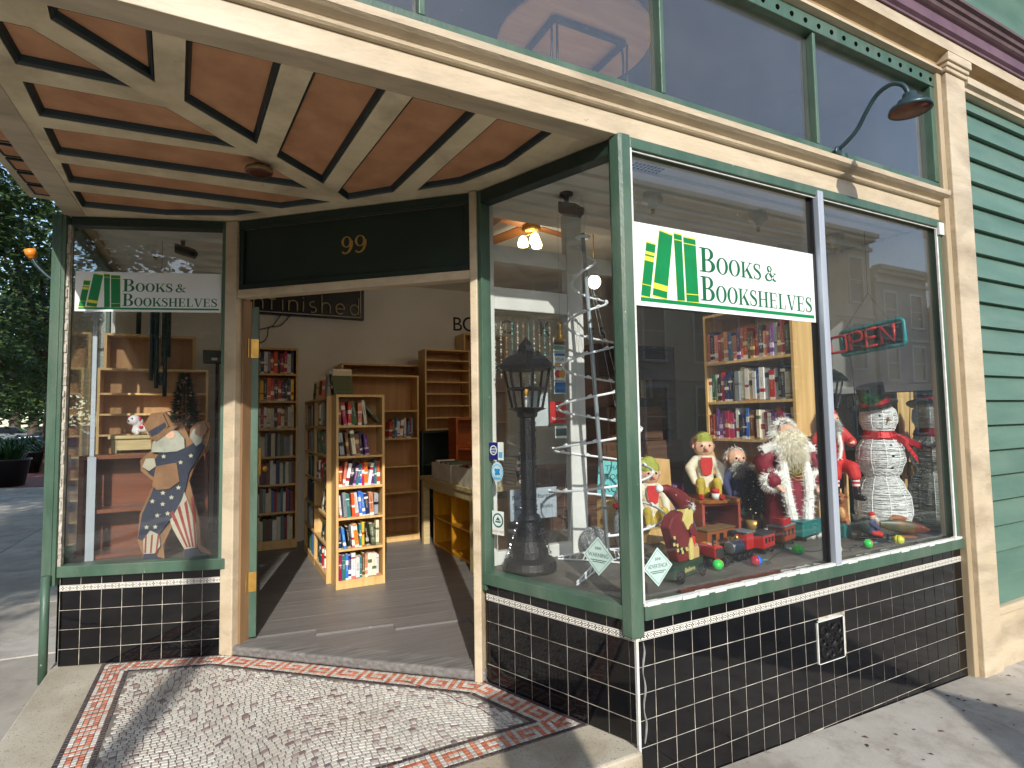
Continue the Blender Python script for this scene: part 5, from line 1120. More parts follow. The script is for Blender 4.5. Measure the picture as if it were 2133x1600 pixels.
# OPEN sign
OS = thing('open_sign', 'unlit red and teal OPEN sign hanging by chains at the right of the street window', 'sign', (2.42, .37, 1.85))
so = V((2.45, .62, 1.80)); su = (V((2.40, .13, 1.83)) - so).normalized(); sv = (UP - su * su.z).normalized(); sn = su.cross(sv); SL = .50; SH = .175
TEAL = M('teal_tube', srgb(28, 138, 140), srgb(20, 120, 124), .35); REDT = M('red_tube', srgb(196, 48, 40), srgb(176, 36, 32), .35)
m = MB(); m.prism(rect(.03, .02, SL - .02, SH - .02), so, su, sv, -.035, -.03); m.build('back_plate', M('smoked_plate', srgb(50, 50, 54), None, .3), OS)
def rr(x0, y0, x1, y1, r): 
    q = []
    for cx_, cy_, a in ((x1 - r, y1 - r, 0), (x0 + r, y1 - r, 90), (x0 + r, y0 + r, 180), (x1 - r, y0 + r, 270)): q += arcp(cx_, cy_, r, a, a + 90, 4)
    return q
m = MB(); m.tube([so + su * a + sv * b - sn * .012 for a, b in rr(.04, .005, SL, SH, .025)], .014, 8, closed=True); m.build('border', TEAL, OS, True)
LT = {'O': [rr(-.03, .03, .10, .145, .02) + [rr(-.03, .03, .10, .145, .02)[0]]], 'P': [[(.13, .03), (.13, .15)] + [(.2, .15), (.225, .13), (.225, .10), (.2, .085), (.13, .085)]], 'E': [[(.33, .15), (.25, .15), (.25, .03), (.33, .03)], [(.25, .09), (.32, .09)]], 'N': [[(.36, .03), (.36, .15), (.45, .03), (.45, .15)]]}
for ch, sts in LT.items():
    m = MB()
    for st in sts: m.tube([so + su * a + sv * b + sn * .012 for a, b in st], .0105, 8)
    m.build('letter', REDT, OS, True)
top = V((2.43, .36, 2.22))
def chain(p, q, nm, k=26):
    p, q = V(p), V(q); m = MB(); d = (q - p) / k
    for i in range(k):
        c = p + d * (i + .5); a = d.normalized(); b = (a.orthogonal() if i % 2 else a.cross(a.orthogonal())).normalized(); L = d.length * .62
        m.tube([c + a * L * cos(t * pi / 3) + b * .004 * sin(t * pi / 3) for t in range(6)], .0012, 4, closed=True)
    return m.build(nm, M('steel_chain', srgb(120, 118, 110), None, .35, metal=.8), OS)
chain(top, so + su * .08 + sv * SH, 'chain'); chain(top, so + su * (SL - .08) + sv * SH, 'chain'); m = MB(); m.tube(smoothpath([top, top + V((0, 0, .2)), (2.43, .36, 2.665)], 3), .0015, 5); m.build('hanger_wire', BLACKM, OS)
m = MB(); m.tube(smoothpath([so + su * .1, so + su * .11 - sv * .12, (2.45, .5, 1.45), (2.5, .52, .9)], 5), .003, 5); m.build('cord', BLACK, OS)

# stickers on the entrance glass
def sticker(fr, s, z, w_, h_, mat, label, shape='rect', d=.0135, cat='sticker'):
    o = fr.p(s, d, z); u = fr.u; t = thing('sticker', label, cat, o)
    poly = rect(-w_ / 2, -h_ / 2, w_ / 2, h_ / 2) if shape == 'rect' else ([(0, -h_ / 2), (w_ / 2, 0), (0, h_ / 2), (-w_ / 2, 0)] if shape == 'dia' else [(w_ / 2 * cos(R(a)), h_ / 2 * sin(R(a))) for a in range(0, 360, 12)])
    MB().prism(poly, o, u, UP, 0, .0007).build('backing', mat, t); return t, o, u
WST = M('sticker_white', srgb(226, 236, 230), None, .4, 8); NAV = M('sticker_navy', srgb(32, 34, 110), None, .4, 8); SKY = M('sticker_sky', srgb(96, 176, 214), None, .4, 8); PALE = M('sticker_pale_blue', srgb(186, 214, 222), None, .4, 8); DGR = M('sticker_green', srgb(34, 92, 74), None, .4, 8); GRY = M('sticker_grey_ink', srgb(84, 100, 98), None, .5, 8); ORG_ = M('sticker_orange', srgb(214, 130, 60), None, .5, 8)
def ringp(o, u, r0, r1, mat, t, nm='ring', d0=.001, d1=.0014, cx_=0, cz_=0):
    m = MB()
    for q in ring(cx_, cz_, (r0, r0), (r1, r1)): m.prism(q, o, u, UP, d0, d1)
    return m.build(nm, mat, t)
t, o, u = sticker(FR, .085, 1.215, .105, .095, WST, 'navy and white card sticker, topmost on the entrance glass stile')
MB().prism(rect(-.052, -.047, .012, .047), o, u, UP, .001, .0014).build('field', NAV, t); ringp(o, u, .026, .021, WST, t, 'ring', .0018, .0022, -.020, .004); ftext('SHOP', .018, o + u * -.020 + UP * .004 - u.cross(UP) * -.0022, u, UP, 'lettering', WST, t, .0002); ftext('SMALL', .015, o + u * -.020 - UP * .010 + u.cross(UP) * .0022, u, UP, 'lettering', WST, t, .0002); MB().prism(rect(.018, -.035, .045, -.005), o, u, UP, .001, .0014).build('card_mark', SKY, t)
t, o, u = sticker(FR, .09, 1.105, .085, .105, PALE, 'round pale blue sticker below the navy one on the entrance glass', 'disc')
ringp(o, u, .04, .036, SKY, t); m = MB()
for a, b, r in ((0, 0, .016), (-.012, .01, .008), (.012, .01, .008), (-.01, -.012, .008), (.012, -.01, .008)): m.prism([(a + r * cos(R(q)), b + r * sin(R(q))) for q in range(0, 360, 30)], o, u, UP, .001, .0014)
m.build('flower_mark', M('mid_blue', srgb(52, 150, 204), None, .4), t); MB().prism(rect(-.026, -.04, .026, -.03), o, u, UP, .0016, .002).build('ribbon', SKY, t)
t, o, u = sticker(FR, .09, .835, .085, .125, WST, 'green round seal sticker reading SOLD HERE, lowest on the entrance glass')
ringp(o + UP * .014, u, .038, .030, DGR, t); MB().prism([(-.022, -.004), (.022, -.004), (.017, -.012), (-.017, -.012)], o + UP * .014, u, UP, .001, .0014).build('boat_mark', DGR, t); MB().prism([(-.016, .0), (.016, .0), (0, .02)], o + UP * .014, u, UP, .001, .0014).build('sail_mark', DGR, t)
ftext('SOLD HERE', .017, o - UP * .05 + u.cross(UP) * .0012, u, UP, 'lettering', ORG_, t, .0002)
def diamond(fr, s, z, w_, h_, word, label):
    t, o, u = sticker(fr, s, z, w_, h_, M('diamond_mint', srgb(190, 214, 204), srgb(176, 202, 192), .4, 6), label, 'dia')
    n = u.cross(UP); k = .9; m = MB()
    for i in range(4):
        c = [(0, -h_ / 2), (w_ / 2, 0), (0, h_ / 2), (-w_ / 2, 0)]; a, b = V(c[i]), V(c[(i + 1) % 4]); m.prism([tuple(a * .88), tuple(b * .88), tuple(b * .855), tuple(a * .855)], o, u, UP, .001, .0014)
    m.build('border', GRY, t)
    ftext('see', .026, o + UP * h_ * .17 + n * .0012, u, UP, 'lettering', GRY, t, .0002); ftext(word, .026, o - UP * .004 + n * .0012, u, UP, 'lettering', GRY, t, .0002, width=w_ * .66)
    MB().prism(rect(-w_ * .26, -h_ * .115, w_ * .26, -h_ * .095), o, u, UP, .001, .0014).build('small_print', GRY, t); MB().prism(rect(-w_ * .2, -h_ * .16, w_ * .2, -h_ * .14), o, u, UP, .001, .0014).build('small_print', GRY, t)
diamond(FR, FR.len - .19, .755, .165, .175, 'WARNING', 'mint diamond sticker reading see WARNING on the entrance glass')
diamond(FF, .145, .718, .17, .172, 'ADVERTENCIA', 'mint diamond sticker reading see ADVERTENCIA on the street window')
# card stickers on the partition pane
PF = Fr((-.199, .957), (.3, .957), (0, 1))
def card(z, h_, label, bands, word=None, wc=None, x=.447, w_=.085):
    t, o, u = sticker(PF, x, z, w_, h_, WST, label, d=-.001)
    for a, b, mt in bands: MB().prism(rect(-w_ / 2 + .003, -h_ / 2 + h_ * a, w_ / 2 - .003, -h_ / 2 + h_ * b), o, u, UP, .001, .0014).build('band', mt, t)
    if word: ftext(word, h_ * .36, o - UP * h_ * .12 + u.cross(UP) * .002, u, UP, 'lettering', wc, t, .0002, width=w_ * .72)
    return t, o, u
CB = M('card_blue', srgb(36, 110, 180), None, .4); CN = M('card_ink', srgb(34, 48, 110), None, .4); CO = M('card_gold', srgb(214, 150, 50), None, .4); CR = M('card_red', srgb(196, 40, 44), None, .4); CG = M('card_green', srgb(130, 190, 160), None, .4); CBR = M('card_brown', srgb(120, 76, 48), None, .4)
card(1.835, .085, 'brown and green card sticker, top of the row on the partition', [(.5, .75, CBR), (.15, .4, CG)])
card(1.745, .08, 'white VISA card sticker, second in the row on the partition', [(.75, .95, CB), (.05, .2, CO)], 'VISA', CN)
t, o, u = card(1.655, .08, 'red and orange discs card sticker, third in the row on the partition', [])
for dx, mt, dd in ((-.014, CR, .001), (.014, CO, .0016)): MB().prism([(dx + .024 * cos(R(q)), .024 * sin(R(q))) for q in range(0, 360, 15)], o, u, UP, dd, dd + .0004).build('disc', mt, t)
card(1.57, .075, 'blue square card sticker, fourth in the row on the partition', [(.1, .95, CB)])
t, o, u = sticker(PF, .43, 1.42, .115, .13, M('red_card', srgb(196, 44, 44), None, .4), 'red check mark sticker low in the row on the partition', d=-.001)
ftext('TeleCheck', .024, o - UP * .045 + u.cross(UP) * .0012, u, UP, 'lettering', WST, t, .0002, width=.1); MB().prism([(-.02, .02), (-.008, .005), (.03, .05), (.024, .054), (-.008, .018), (-.015, .027)], o, u, UP, .001, .0014).build('tick', WST, t)
card(1.30, .075, 'pale grey card sticker at the bottom of the row on the partition', [(.2, .8, GRY)])
for xx, sz, lb in ((.17, .13, 'left'), (.34, .13, 'right')):
    t, o, u = sticker(PF, xx, .885, .145, .18, M('notice_paper', srgb(196, 204, 216), None, .6), lb + ' of two paper notices reading Bargain Books', d=.012, cat='notice')
    ftext('Bargain', .036, o + UP * .03 + u.cross(UP) * .0012, u, UP, 'lettering', BLACK, t, .0002, width=.115); ftext('Books', .036, o - UP * .03 + u.cross(UP) * .0012, u, UP, 'lettering', BLACK, t, .0002, width=.085)
t, o, u = sticker(PF, .30, 1.44, .13, .2, M('plain_paper', srgb(222, 226, 230), None, .6), 'plain white paper taped to the partition pane', d=.010, cat='notice')
# ------------------------------------------------------------------ window display
Z0 = ZSILL - .007
def frame(o, yaw):
    o = V(o); F = V((cos(yaw), sin(yaw), 0)); S = V((-sin(yaw), cos(yaw), 0)); f = lambda a, b, c: o + F * a + S * b + UP * c
    f.F, f.S = F, S; return f
def caps(nm, segs, mat, parent, vox=.006):
    m = MB()
    for p0, p1, r0, r1 in segs: m.cap(p0, p1, r0, r1, 10)
    return m.build(nm, mat, parent, remesh=vox)
def hairball(nm, mat, parent, pts, L, wd, n, seed, down=.6, spread=.5):
    """pts: list of (centre, radius, outward or None)"""
    rg = random.Random(seed); m = MB()
    for i in range(n):
        c, r, out = pts[rg.randrange(len(pts))]
        d = V((rg.gauss(0, 1), rg.gauss(0, 1), rg.gauss(0, 1))).normalized()
        if out is not None and d.dot(out) < -.1: d = -d
        p = V(c) + d * r; dr = (d * spread + V((0, 0, -down)) + V((rg.gauss(0, .2), rg.gauss(0, .2), rg.gauss(0, .2)))).normalized()
        m.tuft(p - dr * L * .25, dr, L * rg.uniform(.6, 1.2), wd)
    return m.build(nm, mat, parent)
def furtube(nm, mat, parent, path, r, L, wd, per, seed):
    rg = random.Random(seed); m = MB(); P = smoothpath(path, 6); m.tube(P, r * .8, 8)
    for i, p in enumerate(P):
        ax = (P[min(i + 1, len(P) - 1)] - P[max(i - 1, 0)]).normalized()
        for k in range(per):
            d = V((rg.gauss(0, 1), rg.gauss(0, 1), rg.gauss(0, 1))); d = (d - ax * d.dot(ax)).normalized()
            q = p + ax * rg.uniform(-.5, .5) * r; m.tuft(q + d * r * .5, d + ax * rg.gauss(0, .5) + V((0, 0, -.25)), L * rg.uniform(.6, 1.3), wd)
    return m.build(nm, mat, parent)
SKIN = M('doll_skin', srgb(232, 186, 156), srgb(222, 170, 140), .45, 12); FUR = M('white_fur', srgb(248, 247, 242), srgb(234, 232, 224), .8, 30); BEARD = M('cream_beard', srgb(250, 245, 230), srgb(238, 230, 208), .75, 30); GBEARD = M('grey_beard', srgb(214, 212, 206), srgb(190, 188, 182), .75, 30)
VELV = M('crimson_velvet', srgb(132, 18, 40), srgb(96, 12, 30), .7, 14); REDC = M('red_cloth', srgb(206, 44, 40), srgb(182, 34, 34), .7, 14); BURG = M('burgundy_felt', srgb(130, 34, 40), srgb(108, 26, 32), .8, 20)
CREAMC = M('cream_cloth', srgb(228, 220, 196), srgb(208, 198, 172), .75, 20); OLIVC = M('mustard_felt', srgb(192, 170, 58), srgb(168, 146, 44), .75, 16); LIME = M('lime_felt', srgb(168, 176, 76), srgb(146, 154, 60), .75, 16); BLUEC = M('blue_cloth', srgb(58, 66, 104), srgb(46, 54, 88), .75, 16); BOOT = M('black_boot', srgb(26, 24, 26), None, .25)
EYE = M('eye_dark', srgb(40, 24, 18), None, .2); LIP = M('lip_red', srgb(190, 70, 66), None, .4); HAIRB = M('auburn_hair', srgb(150, 88, 48), srgb(120, 66, 36), .6, 25)
def face(fr, a, c, r, parent, nose=.22, eyes=True):
    """eyes, nose, mouth on a head of radius r centred at fr(a,0,c)"""
    if eyes:
        for s in (-1, 1): MB().ell(fr(a + r * .86, s * r * .36, c + r * .12), (r * .11, r * .11, r * .11), 8, 6).build('eye', EYE, parent, True)
    MB().ell(fr(a + r * 1.0, 0, c - r * .08), (r * nose, r * nose, r * nose * 1.1), 10, 8).build('nose', SKIN, parent, True)
    MB().ell(fr(a + r * .86, 0, c - r * .42), (r * .12, r * .3, r * .07), 10, 6, rot=Matrix.Rotation(atan2(fr.F.y, fr.F.x), 3, 'Z')).build('mouth', LIP, parent, True)
def doll(o, yaw, H, label, shirt, pants, shoes, hat=None, hatm=None, hair=None, seat=True, bib=None, beard=None, head_r=None, seed=1, name='doll', cuffs=None, armdown=.0):
    """seated doll, H seated height"""
    fr = frame(o, yaw); t = thing(name, label, 'doll', o); r = head_r or H * .17; hc = H - r * 1.05
    sh = hc - r * 1.25
    bd = caps('body', [(fr(0, 0, hc), fr(r * .12, 0, hc - r * .18), r, r * .86), (fr(0, 0, sh + r * .1), fr(0, 0, hc - r * .5), r * .36, r * .4), (fr(0, 0, H * .12), fr(0, 0, sh), H * .13, H * .12)] +
              [(fr(H * .20, s * H * .2, H * .24 - armdown), fr(H * .27, s * H * .16, H * .22 - armdown), H * .04, H * .032) for s in (-1, 1)] +
              [(fr(H * .27 + .012 * k * 0, s * (H * .16 - (k - 1.5) * H * .022), H * .22 - armdown), fr(H * .31, s * (H * .15 - (k - 1.5) * H * .024), H * .20 - armdown - abs(k - 1.2) * .004), H * .013, H * .011) for s in (-1, 1) for k in range(4)], SKIN, t, H * .012)
    caps('shirt', [(fr(0, 0, H * .16), fr(0, 0, sh), H * .155, H * .13)] + [s2 for s in (-1, 1) for s2 in ((fr(0, s * H * .13, sh - H * .01), fr(H * .03, s * H * .24, sh - H * .14), H * .075, H * .085), (fr(H * .03, s * H * .24, sh - H * .14), fr(H * .2, s * H * .2, H * .25 - armdown), H * .085, H * .052))], shirt, t, H * .014)
    if bib: MB().prism([(-H * .1, -H * .02), (-H * .07, -H * .17), (0, -H * .2), (H * .07, -H * .17), (H * .1, -H * .02), (H * .09, H * .10), (-H * .09, H * .10)], fr(H * .155, 0, sh - H * .06), fr.S, UP, 0, H * .012).build('bib', bib, t, bev=.003)
    kn = H * .26
    caps('trousers', [(fr(0, 0, H * .10), fr(H * .04, 0, H * .10), H * .14, H * .13)] + [q for s in (-1, 1) for q in ((fr(H * .02, s * H * .07, H * .09), fr(H * .26, s * H * .13, kn), H * .085, H * .075), (fr(H * .26, s * H * .13, kn), fr(H * .30, s * H * .14, H * .08), H * .075, H * .05))], pants, t, H * .013)
    for s in (-1, 1): caps('shoe', [(fr(H * .30, s * H * .14, H * .045), fr(H * .42, s * H * .16, H * .04), H * .045, H * .04), (fr(H * .42, s * H * .16, H * .04), fr(H * .46, s * H * .165, H * .07), H * .03, H * .015)], shoes, t, H * .01)
    face(fr, r * .06, hc, r, t)
    for s in (-1, 1): MB().ell(fr(0, s * r * .98, hc), (r * .16, r * .14, r * .22), 8, 6).build('ear', SKIN, t, True)
    if hair: hairball('hair', hair, t, [(fr(-r * .08, 0, hc + r * .22), r * .95, (-fr.F + UP).normalized())], r * .55, r * .07, 420, seed, .5, .7)
    if beard: hairball('beard', beard, t, [(fr(r * .5, 0, hc - r * .55), r * .6, fr.F), (fr(r * .5, 0, hc - r * 1.1), r * .5, fr.F), (fr(-r * .1, 0, hc + r * .1), r * 1.0, -fr.F)], r * .8, r * .06, 900, seed, .7, .5)
    if hat == 'cap': 
        caps('hat', [(fr(-r * .05, 0, hc + r * .55), fr(-r * .1, 0, hc + r * .7), r * .92, r * .8), (fr(-r * .2, 0, hc + r * .9), fr(-r * .5, r * .3, hc + r * 1.25), r * .5, r * .2)], hatm, t, r * .07)
    elif hat == 'floppy':
        caps('hat', [(fr(-r * .05, 0, hc + r * .45), fr(-r * .1, 0, hc + r * .8), r * 1.02, r * .85), (fr(-r * .1, 0, hc + r * .9), fr(r * .2, -r * .9, hc + r * 1.0), r * .6, r * .3), (fr(r * .2, -r * .9, hc + r), fr(r * .4, -r * 1.3, hc + r * .4), r * .3, r * .12)], hatm, t, r * .07)
        MB().ell(fr(r * .42, -r * 1.35, hc + r * .25), r * .2, 10, 8).build('pompom', FUR, t, True)
    return t
YW = R(-118)
# red box, board and elf boy
rb = thing('wooden_box', 'red stained wooden box with open front under the elf boy doll', 'box', (1.6, .93, Z0)); q = Matrix.Rotation(R(-12), 3, 'Z'); c0 = V((1.585, 1.13, 0))
for nm, a, b in (('side', (-.155, -.21, 0), (-.135, .21, .205)), ('side', (.135, -.21, 0), (.155, .21, .205)), ('top', (-.1345, -.21, .187), (.1345, .21, .205)), ('bottom', (-.1345, -.21, 0), (.1345, .21, .018)), ('back_panel', (-.1345, .195, .0185), (.1345, .21, .1865))):
    m = MB().box(a, b); m.v = [q @ p + c0 + UP * Z0 for p in m.v]; m.build(nm, REDW, rb, bev=.002)
m = MB(); m.prism([(x_, y_) for x_, y_ in [(-.17, -.2), (-.13, -.24), (.13, -.24), (.17, -.2), (.17, .1), (-.17, .1)]], (0, 0, 0), (1, 0, 0), (0, 1, 0), .206, .232); m.v = [q @ p + c0 + UP * Z0 for p in m.v]
tag(m.build('serving_board', M('varnished_board', srgb(158, 100, 44), srgb(132, 78, 32), .3, 4, stretch=(1, 7, 1)), org=(1.585, 1.13, Z0 + .206), bev=.006), 'varnished wooden board lying on the red box', 'board')
ZB = Z0 + .233
doll((1.55, 1.08, ZB), R(-122), .44, 'elf boy doll in mustard trousers and red bib sitting on the board', CREAMC, OLIVC, REDC, 'cap', LIME, HAIRB, bib=REDC, seed=3)
tc = thing('tin_cup', 'small white tin with red top at the elf boy doll\'s feet', 'tin', (1.50, .93, ZB)); MB().lathe([(.001, 0), (.028, 0), (.028, .04), (.001, .04)], (1.50, .935, ZB + .001), 16).build('tin', PUTTY, tc, True); MB().lathe([(.024, .0405), (.027, .07), (.001, .072)], (1.50, .935, ZB + .001), 14).build('top', REDC, tc, True)
doll((1.86, 1.06, Z0 + .13), R(-115), .44, 'grey bearded gnome doll in blue behind the red box', BLUEC, BLUEC, BOOT, None, None, None, beard=GBEARD, seed=5, armdown=.02)
bs = thing('wooden_block', 'low wooden block the grey bearded gnome sits on', 'block', (1.86, 1.1, Z0)); MB().box((1.76, .98, Z0), (2.0, 1.2, Z0 + .129)).build('block', ORANGEW, bs, bev=.003)
gh = thing('gnome_hat', 'burgundy hat with white fur brim hanging beside the gnome doll', 'hat', (1.93, .90, Z0 + .44)); MB().lathe([(.07, 0), (.06, .05), (.035, .1), (.005, .14)], (1.94, .90, Z0 + .44), 14).build('crown', BURG, gh, True); furtube('brim', FUR, gh, [V((1.94 + .07 * cos(a * .7), .90 + .07 * sin(a * .7), Z0 + .44)) for a in range(10)], .018, .025, .003, 10, 3); MB().cyl((1.94, .90, Z0 + .30), (1.94, .90, Z0 + .44), .006, n=6).build('peg', BLACKM, gh); MB().cyl((1.94, .90, Z0), (1.94, .90, Z0 + .30), .006, n=6).build('stand', BLACKM, gh)
doll((.98, 1.02, Z0 + .09), R(-112), .42, 'elf doll in lime hat and red bib slumped at the left of the street window', CREAMC, OLIVC, OLIVC, 'floppy', LIME, None, bib=REDC, seed=8)
bb = thing('wooden_block', 'low pine block under the elf doll in the lime hat', 'block', (.98, 1.02, Z0)); MB().box((.86, .90, Z0), (1.12, 1.14, Z0 + .089)).build('block', PINE, bb, bev=.003)
pb = thing('paper_bag', 'tan paper bag standing behind the lime hatted elf doll', 'bag', (1.18, 1.22, Z0)); MB().add([(1.04, 1.20, Z0), (1.32, 1.16, Z0), (1.34, 1.30, Z0), (1.05, 1.34, Z0), (1.03, 1.23, 1.10), (1.33, 1.2, 1.07), (1.34, 1.27, 1.07), (1.04, 1.30, 1.10), (1.17, 1.16, .8)], [(0, 1, 8), (1, 5, 8), (5, 4, 8), (4, 0, 8), (1, 2, 6, 5), (2, 3, 7, 6), (3, 0, 4, 7), (3, 2, 1, 0)]).build('bag', M('kraft_paper', srgb(206, 168, 112), srgb(188, 148, 92), .8, 7), pb)
flat_stack((1.42, 1.40, Z0), .2, [('black', .03, .22, .28), ('navy', .03, .21, .27), ('cream', .03, .22, .28), ('black', .03, .2, .26), ('grey', .03, .22, .28), ('crimson', .03, .2, .27), ('white', .03, .2, .26), ('white', .03, .19, .25), ('crimson', .025, .21, .27), ('purple', .03, .2, .26)], 'left of the red box', 'books stacked behind the red box')

# tall bearded doll in crimson robe
o = V((1.90, .66, Z0)); fr = frame(o, R(-120)); bd = thing('bearded_doll', 'tall white bearded doll in crimson robe with white fur trim', 'doll', o)
rg = random.Random(4); m = MB(); n_ = 40; prof = [(.165, 0), (.16, .08), (.145, .25), (.125, .42), (.11, .54), (.085, .62), (.04, .66)]
for r_, z_ in prof:
    for i in range(n_):
        a = 2 * pi * i / n_; rr_ = r_ * (1 + .06 * sin(a * 9 + z_ * 4) * (1 - z_ / .7)); m.v.append(o + V((rr_ * cos(a), rr_ * sin(a), z_)))
for k in range(len(prof) - 1):
    for i in range(n_): m.f.append((k * n_ + i, k * n_ + (i + 1) % n_, (k + 1) * n_ + (i + 1) % n_, (k + 1) * n_ + i)); m.m.append(0)
m.build('robe', VELV, bd, True)
caps('body', [(fr(.01, 0, .69), fr(.02, 0, .67), .062, .055), (fr(0, 0, .55), fr(0, 0, .66), .05, .04)] + [(fr(.15, s * .15, .36), fr(.18, s * .13, .33), .018, .015) for s in (-1, 1)] + [(fr(.18, s * (.13 - k * .008), .33), fr(.205, s * (.125 - k * .009), .31), .006, .005) for s in (-1, 1) for k in range(4)], SKIN, bd, .005)
caps('sleeve', [q for s in (-1, 1) for q in ((fr(0, s * .09, .60), fr(.04, s * .18, .48), .05, .055), (fr(.04, s * .18, .48), fr(.14, s * .155, .375), .055, .05))], VELV, bd, .007)
for s in (-1, 1): furtube('cuff', FUR, bd, [fr(.13, s * .155 + .045 * cos(a) , .375 + .045 * sin(a)) for a in [k * .7 for k in range(10)]], .032, .034, .0032, 20, 5 + s)
face(fr, .02, .69, .056, bd, .2)
hairball('beard', BEARD, bd, [(fr(.05, 0, .655), .055, fr.F), (fr(.05, .05, .64), .05, fr.F), (fr(.05, -.05, .64), .05, fr.F), (fr(.07, 0, .60), .075, fr.F), (fr(.085, .02, .55), .065, fr.F), (fr(.085, -.02, .55), .065, fr.F), (fr(.09, 0, .50), .045, fr.F)], .075, .0032, 3600, 6, .7, .45)
hairball('hood', FUR, bd, [(fr(-.03, 0, .71), .075, (-fr.F * .6 + UP).normalized()), (fr(-.03, .05, .66), .05, fr.S), (fr(-.03, -.05, .66), .05, -fr.S)], .04, .003, 1500, 7, .5, .7)
furtube('collar', FUR, bd, [fr(.03, -.17, .57), fr(.06, -.10, .60), fr(.09, -.06, .56)], .045, .03, .003, 26, 8); furtube('collar', FUR, bd, [fr(.03, .15, .57), fr(.06, .10, .60), fr(.09, .06, .56)], .045, .03, .003, 26, 9)
for s in (-1, 1): furtube('fur_trim', FUR, bd, [fr(.09, s * .065, .56), fr(.125, s * .075, .42), fr(.15, s * .07, .28), fr(.165, s * .05, .14), fr(.175, s * .03, .03)], .038, .03, .003, 34, 12 + s)
MB().ell(fr(.115, 0, .46), (.03, .05, .075), 14, 10, rot=Matrix.Rotation(R(-120), 3, 'Z')).build('breast_panel', M('gold_green_brocade', srgb(130, 116, 52), srgb(70, 82, 40), .4, 60, metal=.3), bd, True)
m = MB()
for k in range(5): m.tube([fr(.148 - .0 + .004 * k, .045 * cos(a), .49 - k * .022 + .03 * (abs(cos(a)) ** 2) - .02) for a in [pi * j / 12 for j in range(13)]], .0022, 5)
m.build('gold_chain', GOLD, bd, True)
MB().prism([(-.03, -.09), (.03, -.09), (.03, .09), (-.03, .09)], fr(.1, .2, .48), fr.S, UP, 0, .02).build('scroll', M('olive_scroll', srgb(120, 116, 72), srgb(96, 96, 56), .6, 12), bd, bev=.006)
furtube('hem', FUR, bd, [fr(.19 * cos(a) * .9, .19 * sin(a) * .9, .02) for a in [-1.3 + .2 * k for k in range(14)]], .02, .025, .003, 16, 31)
m = MB()
for q_ in (-.6, .1): m.lathe([(.02, .0), (.03, .04), (.012, .07), (.001, .09)], fr(.13, q_ * .3, .0), 10)
# little fir beside
xt = thing('tabletop_fir', 'small dark fir with tiny lights beside the crimson robe', 'tree', (1.80, .88, Z0)); rg = random.Random(9); m = MB()
for i in range(900):
    z = rg.random(); a = rg.uniform(0, 6.3); rr_ = .09 * (1 - z * .85); p = V((1.80 + rr_ * cos(a) * rg.random() ** .5, .88 + rr_ * sin(a) * rg.random() ** .5, Z0 + .12 + z * .30)); m.tuft(p, (cos(a), sin(a), -.2), .04, .003)
m.build('needles', M('fir_green', srgb(30, 58, 44), srgb(20, 42, 32), .6, 20), xt); MB().cyl((1.80, .88, Z0), (1.80, .88, Z0 + .36), .008, n=8).build('trunk', BARK, xt); MB().lathe([(.001, 0), (.045, 0), (.055, .07), (.001, .07)], (1.80, .88, Z0), 14).build('pot', GOLD, xt, True)
m = MB()
for i in range(26): z = rg.random(); a = rg.uniform(2.6, 6.0); rr_ = .1 * (1 - z * .85); m.ell((1.80 + rr_ * cos(a), .88 + rr_ * sin(a), Z0 + .13 + z * .28), .005, 6, 4)
m.build('tiny_lights', M('tiny_lamp', srgb(250, 240, 200), None, .2), xt)

# bearded figure on green wagon
wg = thing('wagon_figure', 'painted wooden bearded figure with long red hat on a green wagon', 'figurine', (.52, .25, Z0)); f = frame((.50, .25, Z0), R(-75)); S_, F_ = f.S, f.F
def cut(poly, nm, mat, d0, d1, bev=.003, par=None): return MB().prism(poly, f(0, 0, 0), S_, UP, d0, d1).build(nm, mat, par or wg, bev=bev)
WGR = M('wagon_green', srgb(48, 72, 54), srgb(38, 60, 46), .5, 10); WRD = M('folk_red', srgb(126, 36, 38), srgb(104, 28, 30), .6, 14, chips=(srgb(190, 150, 110), 60, .72)); YEL = M('folk_cream', srgb(230, 212, 130), srgb(206, 186, 104), .6, 12)
cut(rect(-.14, .022, .13, .085), 'wagon_bed', WGR, -.055, .055)
for x_ in (-.10, .105):
    for d_ in (.068, -.068):
        m = MB(); c = f(d_, x_, .032); m.tube([c + S_ * .030 * cos(k * pi / 8) + UP * .030 * sin(k * pi / 8) for k in range(16)], .004, 6, closed=True)
        for k in range(4): m.cyl(c + (S_ * cos(k * pi / 4) + UP * sin(k * pi / 4)) * .029, c - (S_ * cos(k * pi / 4) + UP * sin(k * pi / 4)) * .029, .0028, n=5)
        m.cyl(f(d_ * .78, x_, .032), f(d_ * 1.1, x_, .032), .007, n=8); m.build('wheel', BLACKM, wg, True)
ftext('Believe', .034, f(.0565, .0, .042), S_, UP, 'lettering', YEL, wg, .0004)
cut([(-.10, .20), (-.13, .27), (-.095, .315), (-.02, .34), (.05, .30), (.075, .19), (.055, .12), (.03, .086), (-.05, .086), (-.075, .14)], 'coat', WRD, -.03, .03, .008)
cut([(-.02, .29), (.005, .34), (.045, .36), (.075, .33), (.075, .27), (.045, .25), (.02, .24)], 'beard', YEL, -.012, .04, .006)
m = MB()
for k in range(9):
    a = R(200 + k * 13); cx_, cz_ = -.015 + .10 * cos(a), .245 + .11 * sin(a)
    for j in range(2): m.prism(rect(-.008, -.008, .008, .008), f(.0, cx_ + j * .013, cz_ + j * .010), S_, UP, .031, .034) if (k + j) % 2 else None
m.build('checker_band', YEL, wg); 
m = MB()
